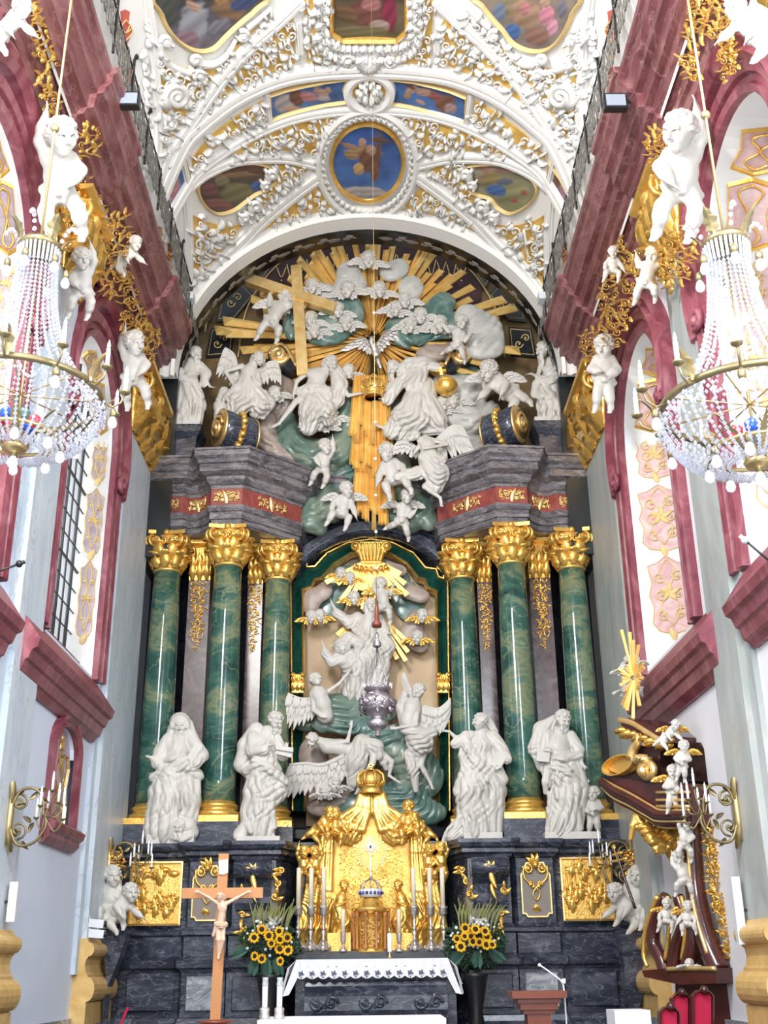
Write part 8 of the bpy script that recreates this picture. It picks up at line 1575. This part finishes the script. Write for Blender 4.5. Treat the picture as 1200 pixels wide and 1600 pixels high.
# wall sconces
def sconce(s, y, z, label, sc_=1., X0=4.35):
    base = np.array([s*X0, y, z]); t = thing('wall_sconce', label, 'sconce', base, 'brass wall sconces'); d = np.array([-s, 0, 0.]); Z = np.array([0, 0, 1.]); 
    m = lambda a, b, c_=0: base+(d*a+Z*b+np.array([0, c_, 0]))*sc_
    mb = MB(); mb.tube([m(.01, -.32), m(.02, -.1), m(.02, .1), m(.01, .36)], [.02, .05, .05, .02], 8); mb.ell(m(.02, .36), .035, 8, 6)
    for q in (-1, 1): mb.leaf(lambda a, b, h=0: tuple(m(.03+h, b, a)), (0, q*.1), q*PI/2, .3, .12, 0, .04)
    mb.build('wall_plate', 'brass', t); mb = MB(); mp = lambda a, b, h=0: tuple(m(a, b, h))
    mb.curve(mp, [(.03, .1), (.12, .3), (.3, .32), (.4, .18), (.42, .0)], (.022, .014), 0, 7, 6); mb.curve(mp, [(.03, -.1), (.14, -.32), (.34, -.3), (.46, -.12), (.44, .02)], (.022, .014), 0, 7, 6); mb.spiral(mp, (.13, .16), .1, 1.5, PI/2, .016, .012, 0, -1, n=16); mb.spiral(mp, (.14, -.16), .11, 1.5, -PI/2, .016, .012, 0, 1, n=16)
    for q in range(10): mb.leaf(lambda a, b, h=0: tuple(m(a, b, h)), (.08+.04*q, .3*(-1)**q*sin(q*.5+.4)), q*1.7, .12, .06, 0, .04)
    mb.build('scroll_bracket', 'dark_brass', t)
    for i, (a, b, c_) in enumerate(((.5, .3, 0), (.62, .14, .12), (.62, .14, -.12), (.42, .1, .16), (.42, .1, -.16), (.66, -.04, .0), (.34, -.02, .0))):
        b2 = MB(); b2.curve(lambda u_, v_, h=0: tuple(m(u_, v_, c_*((u_-.44)/(a-.44+1e-6) if abs(a-.44) > .03 else 1)*1.0)), [(.44, 0), ((.44+a)/2+.02, b-.14), (a, b-.02)], .009, 0, 6, 5); b2.lathe([(.01, -.02), (.035, 0), (.04, .012), (.015, .015)], m(a, b, c_), 10); ao = b2.build('candle_arm', 'dark_brass', t)
        b2 = MB(); b2.lathe([(.015, .01), (.015, .16), (.009, .17), (.013, .19), (.003, .235)], m(a, b, c_), 10); b2.build('candle', 'candle_white', ao)
sconce(-1, 13.75, 3.32, 'brass wall sconce with candle bulbs, nearest on the left wall'); sconce(-1, 19.2, 3.2, 'brass wall sconce left of the altar, above the white putti', 1.1); sconce(1, 19.3, 3.15, 'brass wall sconce right of the altar, above the white putti', 1.1); sconce(1, 13.5, 3.25, 'brass wall sconce on the right wall beside the carved throne')
# ============================================================ WALL FIGURES AND GILDING
def gild(label, poly, s, sp=9, X0=4.2, seed=1, h=.16, m='gold'):
    h = .035; sp = sp*1.25
    mp = MXP(s, X0); c = np.mean(poly, 0); mb = MB(); q = P; u = abs(PX(c[0]+1, c[1], s*X0)[1]-PX(c[0], c[1], s*X0)[1])*.5; u2 = mpp(c[0], c[1], PX(c[0], c[1], s*X0)[1]); fill(mb, mp, poly, sp, u2*1.1, seed, h, .4, 1.1)
    o = mb.build('gilt_foliage', m); return tag(o, label, 'ornament')
gild('dense gilt rocaille beside the rod at the top left corner', [(48, -5), (108, -5), (114, 50), (98, 90), (80, 108), (58, 84), (50, 40)], -1, 10, seed=2, h=.22)
gild('gilt leaf cluster below the top left corner rocaille', [(60, 112), (72, 108), (92, 170), (84, 262), (70, 210), (62, 170)], -1, 8, seed=3)
gild('gilt rocaille between the left capitals, above the far window arch', [(150, 400), (176, 385), (196, 400), (214, 420), (240, 440), (236, 510), (214, 552), (196, 530), (184, 470), (160, 450)], -1, 9, seed=4, h=.24)
gild('gilt foliage around the left middle capital', [(92, 262), (122, 262), (150, 300), (172, 350), (165, 400), (130, 420), (98, 380)], -1, 9, seed=5, h=.2)
gild('gilt corbel leaf high on the left entablature', [(118, 200), (152, 204), (146, 246), (124, 250)], -1, 8, X0=4.0, seed=6, h=.2)
gild('gilt corbel leaf on the left entablature near the altar', [(218, 508), (248, 516), (238, 560), (220, 556)], -1, 8, X0=4.0, seed=7, h=.2)
gild('gilt corbel below the left cornice, mid height', [(166, 340), (196, 336), (214, 380), (200, 402), (178, 392)], -1, 9, X0=4.0, seed=8, h=.2)
gild('dense gilt rocaille at the top right corner', [(1068, -5), (1140, -5), (1148, 40), (1128, 70), (1100, 60), (1072, 74)], 1, 10, seed=9, h=.22)
gild('gilt leaf pendant below the top right rocaille', [(1126, 70), (1150, 60), (1156, 120), (1128, 124)], 1, 8, seed=10)
gild('gilt corbel leaf high on the right entablature', [(1012, 208), (1042, 200), (1042, 250), (1016, 256)], 1, 8, X0=4.0, seed=11, h=.2)
gild('gilt rocaille between the right capitals, above the far window arch', [(944, 405), (972, 375), (998, 392), (1010, 430), (985, 480), (968, 540), (946, 520), (940, 460)], 1, 9, seed=12, h=.24)
gild('gilt foliage around the right middle capital', [(1012, 395), (1040, 372), (1085, 345), (1090, 400), (1060, 450), (1024, 440)], 1, 9, seed=13, h=.2)
gild('gilt corbel leaf on the right entablature near the altar', [(905, 520), (940, 512), (940, 560), (916, 560)], 1, 8, X0=4.0, seed=14, h=.2)
gild('gilt bracket on the right entablature in front of the cornice', [(1066, 90), (1090, 84), (1096, 120), (1074, 128)], 1, 8, X0=4.0, seed=15, h=.2)
def wput(lab, x, y, H, pose, s, X0=4.0, **k):
    H = H*.88; Yp = PX(x, y, s*X0)[1]; return putto(lab, x, y, H, pose, Yp, k.get('rot', 0), k.get('mir', False), 'statue', k.get('w', 0), k.get('yaw', 0), .1, k.get('seed', 1), cloth=True)
wput('white putto standing beside the far left gilt capital, arm raised', 208, 575, 120, 'reach', -1, seed=201, yaw=.5); wput('tall white putto reaching up beside the left chandelier rod', 92, 275, 190, 'reach', -1, seed=202, yaw=.4, X0=3.9)
wput('white putto seated above the left middle capital', 200, 400, 76, 'lean', -1, seed=203, mir=True, yaw=.3); wput('white putto below the left middle capital volute', 130, 440, 110, 'reach', -1, seed=204, mir=True, yaw=.3); wput('white figure cut off by the top left corner of the picture', 18, 40, 110, 'lean', -1, seed=205, mir=True, yaw=.6, X0=3.9)
wput('tall white putto raising one arm beside the right chandelier rod', 1066, 270, 200, 'reach', 1, seed=206, mir=True, yaw=-.6, X0=3.9); wput('white putto standing beside the far right gilt capital', 944, 585, 118, 'stand', 1, seed=207, mir=True, yaw=-.3)
wput('white putto clinging under the right middle capital', 1012, 430, 90, 'climb', 1, seed=208, mir=True, yaw=-.3); wput('large white putto at the top right corner', 1168, 45, 130, 'lean', 1, seed=209, yaw=-.4, X0=3.8); wput('small white putto half hidden in gilding above the far right window', 958, 415, 60, 'sit', 1, seed=210, mir=True)
for s, sn, x0 in ((-1, 'left', 180), (1, 'right', 985)):
    X = lambda x: x0+s*(-1)*(x) if s > 0 else x0+x
    Yp = 19.2; putto('white putto with drapery on the %s console, %s' % (sn, 'upper left of the pair' if s < 0 else 'upper right of the pair'), x0-8*s*-1, 1405, 92, 'sit', Yp, .1, s > 0, seed=220+s, yaw=.3*-s, wings=0); putto('white putto with drapery on the %s console, nearer the altar' % sn, x0+10*-s, 1420, 84, 'lean', Yp-.15, 0, s < 0, seed=230+s, yaw=-.3*s, wings=0)
    f = Fig(Yp, 1.); limb(f, [(x0, 1362, 0), (x0-6*s, 1400, 4), (x0+4*s, 1436, 2)], [5, 8, 6], k=3, fold=(6, .3, 1, 0)); limb(f, [(x0+s*14, 1390, 0), (x0, 1400, 6), (x0-s*14, 1412, 2)], [6, 8, 6], k=3, fold=(6, .3, 1, 0)); tag(f.build('draped_cloth', 'statue'), 'white sculpted drapery wound around the putti on the %s console' % sn, 'drapery')
    mb = MB(); fill(mb, MP(Yp+.1), [(x0-14*s, 1330), (x0+14*s, 1330), (x0+18*s, 1390), (x0+20*s, 1450), (x0-6*s, 1400)], 8, .011, 5+s, .12, .3); tag(mb.build('gilt_foliage', 'gold'), 'gilt foliage behind the console putti, %s side' % sn, 'ornament')
    t = thing('marble_console', 'dark marble wall console under the white putti, %s side' % sn, 'console', P(x0+s*3, 1560, Yp)); mb = MB(); K = MP(Yp); xs = [(x0-22, 1452), (x0+22, 1452), (x0+18, 1470), (x0+12+s*4, 1500), (x0+s*16, 1560), (x0+s*8-8, 1600), (x0-10, 1540), (x0-16, 1480)]; mb.slab(xs, K, -.2, .15); mb.build('bracket', 'bluegray', t)
# white-grey items: cameras, loudspeakers, floodlights, microphones
t = thing('security_camera', 'pair of white security cameras mounted beside the left console', 'camera', P(150, 1466, 18.3)); K = MP(18.3)
for y in (1443, 1459): mb = MB(); mb.bar(K(140, y-1), K(163, y+1), .12, .12); mb.build('camera_body', 'plastic', t); mb = MB(); mb.lathe([(.04, 0), (.045, .04)], K(162, y+1), 12, axis=[[0, 0, 1], [1, 0, 0], [0, 1, 0]]); mb.build('lens', 'black', t)
mb = MB(); mb.bar(K(138, 1430), K(138, 1466), .06, .06); mb.build('bracket', 'plastic', t)
for s, a, b, lab in ((-1, (24, 1378), (12, 1440), 'slim white column loudspeaker on the left pilaster'), (1, (1147, 1370), (1158, 1476), 'slim pale column loudspeaker on the right pilaster')):
    p, q = PX(*a, s*4.25), PX(*b, s*4.25); q[1] = p[1]; t = thing('column_loudspeaker', lab, 'loudspeaker', q); mb = MB(); mb.bar(p, q, .10, .09, (0, -1, 0)); mb.build('cabinet', 'plastic', t); mb = MB(); mb.bar((p+q)/2, (p+q)/2+np.array([s*.15, 0, 0]), .03, .03); mb.build('bracket', 'iron', t)
for s, x, y in ((-1, 201, 158), (1, 961, 161)):
    q = PX(x, y, s*3.6); t = thing('floodlight', 'small black floodlight clamped to the %s gallery railing' % ('left' if s < 0 else 'right'), 'lamp', q); mb = MB(); mb.box(q, (.34, .12, .26)); mb.build('housing', 'black', t); mb = MB(); mb.box(q+[0, -.065, 0], (.28, .01, .2)); mb.build('glass', 'screen', t); mb = MB(); mb.tube([q+[0, 0, 0], q+[s*.15, 0, .1], q+[s*.22, 0, 0]], .02, 6); mb.build('bracket', 'black', t)
for s, a, b in ((-1, (0, 892), (30, 881)), (1, (1192, 868), (1164, 844))):
    p, q = PX(*a, s*3.9), P(*b, PX(*a, s*3.9)[1]); t = thing('hanging_microphone', 'thin black microphone on a boom at the %s edge, at ledge height' % ('left' if s < 0 else 'right'), 'microphone', p); mb = MB(); mb.tube([p+(p-q)*1.2, p, q], .012, 6); mb.build('boom', 'black', t); mb = MB(); mb.ell(q, .04, 8, 6); mb.tube([q, q+(q-p)*.3], .022, 8); mb.build('capsule', 'black' if s < 0 else 'plastic', t)
for s, x in ((-1, 292), (1, 852)): q = P(x, 466 if s > 0 else 466, 19.6); t = thing('wall_speaker', 'small pale box at the %s foot of the vault beside the altar arch' % ('left' if s < 0 else 'right'), 'loudspeaker', q); mb = MB(); mb.box(q, (.3, .25, .16)); mb.build('box', 'plastic', t)
# ============================================================ CARVED CANOPIED THRONE / PULPIT ON THE RIGHT
def MD(u, v, h=0):
    d = ray(u, v); n_ = nrm((2., 1., 0)); k = n_.dot((3.35, 17.4, 0)); t = k/n_.dot(d); q = CAMP+d*t; return tuple(q-n_*h)
t = thing('carved_canopy', 'carved mahogany wall canopy with gilt drapery and tall post, right wall', 'canopy', MD(1060, 1560))
def edge(name, pts, r, m, h=.0, n=8, fl=1.): mb = MB(); mb.curve(MD, pts, r, h, n, 6); mb.build(name, m, t)
mb = MB(); mb.slab([(970, 1222), (984, 1216), (1010, 1220), (1040, 1226), (1108, 1226), (1108, 1288), (1062, 1286), (1044, 1276), (1020, 1262), (992, 1252), (976, 1238)], MD, -.7, .3); mb.build('canopy_body', 'mahogany', t)
for j, (dy, h, r, m) in enumerate(((0, .36, .05, 'mahogany'), (7, .38, .045, 'mahogany_dark'), (14, .33, .05, 'mahogany'), (-6, .34, .022, 'gold_pale'), (11, .4, .018, 'gold_pale'), (20, .3, .02, 'gold_pale'))): edge('moulding', [(970, 1222+dy*.4), (990, 1236+dy), (1018, 1250+dy), (1046, 1266+dy), (1064, 1274+dy), (1108, 1274+dy)], r, m, h)
for y in (1240, 1252, 1262): edge('gilt_fillet', [(1056, y), (1108, y)], .022, 'gold_pale', .34)
mb = MB(); mb.slab([(1046, 1160), (1092, 1160), (1108, 1180), (1108, 1226), (1046, 1226)], MD, -.6, .0); mb.slab([(1010, 1165), (1050, 1170), (1046, 1215), (1020, 1212)], MD, -.4, .2); mb.slab([(975, 1218), (1000, 1200), (1050, 1196), (1108, 1222), (1060, 1236), (1010, 1230)], MD, -.5, .28); mb.build('upper_body', 'mahogany_dark', t)
mb = MB(); mb.slab([(990, 1126), (1004, 1124), (1040, 1136), (1076, 1152), (1076, 1163), (1050, 1164), (1016, 1148), (992, 1136)], MD, -.4, .25); mb.build('crowning_cornice', 'mahogany', t); edge('gilt_rim', [(990, 1127), (1010, 1132), (1034, 1146), (1056, 1158), (1076, 1158)], .04, 'gold_pale', .27)
for i in range(9): q = i/8; x = 994+q*74; y = 1142+q*24; mb = MB(); mb.leaf(MD, (x, y-6), PI/2, 14+4*(i % 2), 7, .2, .34); mb.build('lambrequin', 'gold', t)
mb = MB(); mb.slab(circ(998, 1198, 25, 15, 20, -.5, 2*PI-.5), MD, .1, .3, 2); mb.mould([(998+26*cos(a*.3)*.9-8*sin(a*.3)*.3, 1198+15*sin(a*.3)-10*cos(a*.3)*.5) for a in range(21)], [(-2, .2), (-1, .4), (1, .4), (2, .2)], MD, True); mb.build('gilt_medallion', 'gold_rough', t)
mb = MB(); mb.curve(MD, [(1012, 1186), (1016, 1172), (1024, 1160), (1020, 1150)], (.09, .04), .3, 8, 5); mb.spiral(MD, (1046, 1208), 14, 1.7, PI, .06, .05, .36, 1, n=24, k=7); 
for a in range(3): mb.leaf(MD, (1034, 1200), -2.2+a*.5, 18, 9, .3, .45)
mb.build('gilt_volute', 'gold_pale', t)
f = Fig(16.2, .9); f.cur = 3
for i in range(7): q = i/6; limb(f, [(996+q*92, 1256+q*28-6*sin(q*3), 20), (1000+q*86, 1290+q*22, 14+4*(i % 2)), (1010+q*80, 1312+q*22, 12)], [5, 7, 4])
limb(f, [(1000, 1280, 16), (1020, 1312, 20), (1046, 1322, 18), (1060, 1292, 20)], [7, 9, 8, 6]); limb(f, [(1004, 1294, 16), (1028, 1328, 18), (1050, 1330, 16)], [6, 7, 4]); limb(f, [(1060, 1292, 18), (1068, 1340, 16), (1088, 1392, 10)], [7, 10, 6]); limb(f, [(1078, 1292, 16), (1086, 1340, 14), (1094, 1384, 10)], [6, 9, 5]); limb(f, [(1040, 1300, 14), (1046, 1330, 12), (1052, 1352, 8)], [5, 7, 3]); limb(f, [(998, 1262, 16), (990, 1290, 14), (986, 1310, 10)], [6, 6, 4])
f.crease(1025, 1300, 28, .9, 8, 2); f.crease(1075, 1340, 30, .2, 7, 1.8); f.build('gilt_drapery', 'gold', t)
edge('curved_post', [(1090, 1280), (1092, 1330), (1096, 1390), (1106, 1440), (1118, 1480), (1134, 1516)], (.12, .16), 'mahogany', .1, 8); edge('curved_post_gilt_edge', [(1094, 1290), (1096, 1340), (1100, 1392), (1110, 1440), (1126, 1490)], .03, 'gold_pale', .22)
mb = MB(); mb.slab([(1040, 1330), (1092, 1330), (1100, 1400), (1120, 1510), (1060, 1520), (1070, 1440), (1060, 1400)], MD, -.7, -.3); mb.build('back_panel', 'mahogany_dark', t)
for k_, (poly, sd) in enumerate((([(1100, 1290), (1110, 1286), (1122, 1340), (1120, 1380), (1138, 1420), (1130, 1440), (1112, 1400), (1106, 1340)], 1), ([(1126, 1410), (1140, 1404), (1152, 1440), (1150, 1490), (1136, 1500), (1128, 1450)], 2), ([(1100, 1440), (1110, 1450), (1122, 1490), (1124, 1506), (1108, 1496)], 3))):
    mb = MB(); fill(mb, MD, poly, 7.5, .011, sd, .045, .5, 1.2); mb.build('gilt_rocaille', 'gold', t)
for pts in ([(1050, 1400), (1036, 1430), (1030, 1470), (1044, 1500), (1050, 1520)], [(1068, 1400), (1078, 1440), (1066, 1480), (1062, 1520)], [(1088, 1420), (1092, 1470), (1082, 1516)]): edge('scrolled_leg', pts, (.08, .11), 'mahogany', .1, 8)
for pts in ([(1042, 1400), (1024, 1450), (1020, 1490), (1026, 1510)], [(1058, 1400), (1060, 1450), (1054, 1500)], [(1080, 1400), (1086, 1450), (1080, 1500)]): edge('gilt_band', pts, (.04, .03), 'gold', .16, 6)
mb = MB(); mb.slab([(1030, 1516), (1080, 1512), (1148, 1512), (1148, 1536), (1090, 1538), (1034, 1526)], MD, -.7, .3); mb.build('base_ledge', 'mahogany', t); edge('base_gilt_edge', [(1072, 1514), (1100, 1513), (1148, 1513)], .03, 'gold_pale', .32); mb = MB(); mb.slab([(1046, 1536), (1144, 1536), (1144, 1640), (1046, 1640)], MD, -.8, -.1); mb.build('lower_cabinet', 'mahogany', t)
mb = MB(); mb.curve(MD, [(1006, 1328), (1020, 1372), (1038, 1420)], .02, .5, 6, 3); mb.build('staff', 'mahogany_dark', t); mb = MB(); mb.curve(MD, [(1003, 1322), (1008, 1338), (1012, 1350)], .022, .5, 6, 3); mb.curve(MD, [(1001, 1338), (1008, 1336), (1016, 1334)], .02, .5, 6, 3); mb.curve(MD, [(1000, 1348), (1011, 1346), (1024, 1343)], .02, .5, 6, 3); mb.build('double_cross', 'gold', t)
for i, (x, y, H, po, mi, ro, ya, w, lab) in enumerate(((1047, 1148, 50, 'lean', True, 0, -.4, 1, 'white putto with gilt wings on the crowning cornice of the carved canopy'), (1066, 1190, 56, 'stand', False, .1, .2, 1, 'white putto with gilt wings in the middle of the carved canopy'), (1052, 1234, 66, 'stand', True, 0, -.1, 1, 'white putto with gilt wings standing by the canopy volute'), (1070, 1310, 62, 'reach', False, .1, .1, 0, 'white putto clinging to the gilt drapery below the canopy'), (1066, 1366, 64, 'climb', False, 0, .2, 0, 'white putto climbing beside the dark staff under the gilt drapery'), (1042, 1432, 50, 'sit', True, 0, -.2, 1, 'white herm putto with gilt wings, left one at the canopy base'), (1074, 1436, 50, 'sit', False, 0, .2, 1, 'white herm putto with gilt wings, right one at the canopy base'))):
    Yp = MD(x, y)[1]-.45; putto(lab, x, y, H, po, Yp, ro, mi, 'statue', w, ya, .1, 240+i, wm='gold')
cherub('tiny white head mask low on the carved canopy front', 1077, 1506, 7, MD(1077, 1506)[1]-.4, 0, .1, seed=260)
t = thing('ray_gloriole', 'gilt sunburst with white cloudlets and cherubs standing on the carved canopy', 'sunburst', MD(1000, 1125)); R = random.Random(9)
for i in range(26):
    a = 2*PI*i/26+R.uniform(-.06, .06); L = (78 if sin(a) < -.85 else 62 if sin(a) > .7 else 36)*R.uniform(.7, 1.05); mb = MB(); q0 = (994+cos(a)*4, 1060+sin(a)*4); q1 = (994+cos(a)*L*.55, 1060+sin(a)*L); mb.bar(MD(*q0, .05), MD(*q1, .05+.1*R.random()), .02, .03, w2=.05); mb.build('ray', 'gold_ray', t)
f = Fig(16.75, 1.); f.cur = 3
for x, y, r in ((982, 1030, 8), (990, 1036, 7), (980, 1052, 8), (996, 1060, 9), (988, 1072, 8), (1002, 1078, 7), (994, 1048, 8), (1004, 1084, 6)): f.e((x, y, R.uniform(0, 6)), (r, r*.8, r*.7), n=.8)
f.build('cloudlets', 'cloud_white', t)
for i, (x, y) in enumerate(((975, 1046), (979, 1078), (992, 1032))): cherub('small white cherub head %s on the gilt sunburst above the canopy' % ('leftmost', 'lowest', 'topmost')[i], x, y, 7.5, 16.65, -.3, .1, seed=270+i)
# red velvet chairs below
for i, (x0, y0, w_, h_) in enumerate(((1062, 1552, 26, 60), (1096, 1548, 30, 70), (1044, 1574, 28, 50))):
    Yp = 14.8-.4*i; K = MP(Yp); t = thing('velvet_chair', 'carved dark chair with crimson velvet back, %s under the canopy' % ('middle one', 'tallest and rightmost', 'lowest and leftmost')[i], 'chair', K(x0, y0+h_)); o = [(x0-w_/2, y0+h_), (x0-w_/2, y0+8), (x0-w_*.3, y0+2), (x0, y0), (x0+w_*.3, y0+2), (x0+w_/2, y0+8), (x0+w_/2, y0+h_)]
    mb = MB(); mb.slab(o, K, 0, .06, 2); mb.build('backrest', 'red_velvet', t); mb = MB(); mb.mould(o, [(-2.5, -.02), (-2, .08), (0, .1), (1, .05), (1, -.02)], K); mb.spiral(K, (x0, y0-2), 5, 1.4, 0, .03, .025, .1, 1); mb.build('carved_frame', 'mahogany', t)
    mb = MB(); q = K(x0, y0+h_); mb.box((q[0], q[1]-.3, max(.5, q[2]-.1)), (w_*.0085, .6, .14)); mb.build('seat', 'red_velvet', t)
    for a in (-1, 1):
        for b in (0, 1): mb = MB(); mb.b2((q[0]+a*w_*.004-.03, q[1]-.55*b-.03, 0), (q[0]+a*w_*.004+.03, q[1]-.55*b+.03, max(.5, q[2]))); mb.build('leg', 'mahogany', t)
# ------------------------------------------------------------ light
w = bpy.data.worlds.new('sky'); sc.world = w; w.use_nodes = True; bg = w.node_tree.nodes['Background']; bg.inputs[0].default_value = (.86, .92, 1, 1); bg.inputs[1].default_value = .78
def area(name, loc, rot, sx, sy, e, col=(1, 1, 1)):
    l = bpy.data.lights.new(name, 'AREA'); l.shape = 'RECTANGLE'; l.size = sx; l.size_y = sy; l.energy = e; l.color = col
    o = bpy.data.objects.new(name, l); COL.objects.link(o); o.location = loc; o.rotation_euler = rot; return o
sc.view_settings.view_transform = 'Standard'; sc.view_settings.look = 'None'; sc.view_settings.gamma = 1; sc.view_settings.exposure = .34
sc.view_settings.use_curve_mapping = False
def aim(loc, tgt, sx, sy, e, col, name='window_and_key_light'):
    q = (Vector(tgt)-Vector(loc)).to_track_quat('-Z', 'Y').to_euler(); return area(name, loc, tuple(q), sx, sy, e, col)
for s in (-1, 1):
    area('window_and_key_light', (s*4.4, 4.5, 8.5), (0, (PI/2-.2)*s, 0), 4.5, 2.6, 70 if s > 0 else 120, (.86, .93, 1))
    for yc in BAYS: area('window_and_key_light', (s*(5.0 if s < 0 else 5.5), yc, 9.0), (0, PI/2*s, 0), 4.5, 2.4, 110 if s < 0 else 40, (.86, .93, 1))
    area('lunette_daylight', (s*3.9, 15.5, 15.3), (0, (PI/2+.35)*s, 0), 1.2, 3.5, 40, (.9, .95, 1))
aim((-4.0, 4.0, 12.5), (1.0, 21, 6.5), 2.4, 3.5, 2300, (1, .98, .95)); aim((3.8, 4.0, 9), (-4.4, 17, 4), 2.2, 3, 700, (.82, .91, 1)); aim((0, -3, 5), (0, 21, 4), 4, 3, 900, (1, .99, .97), 'nave_daylight')  # unseen key added to model the altar, cool fill added for the left wall
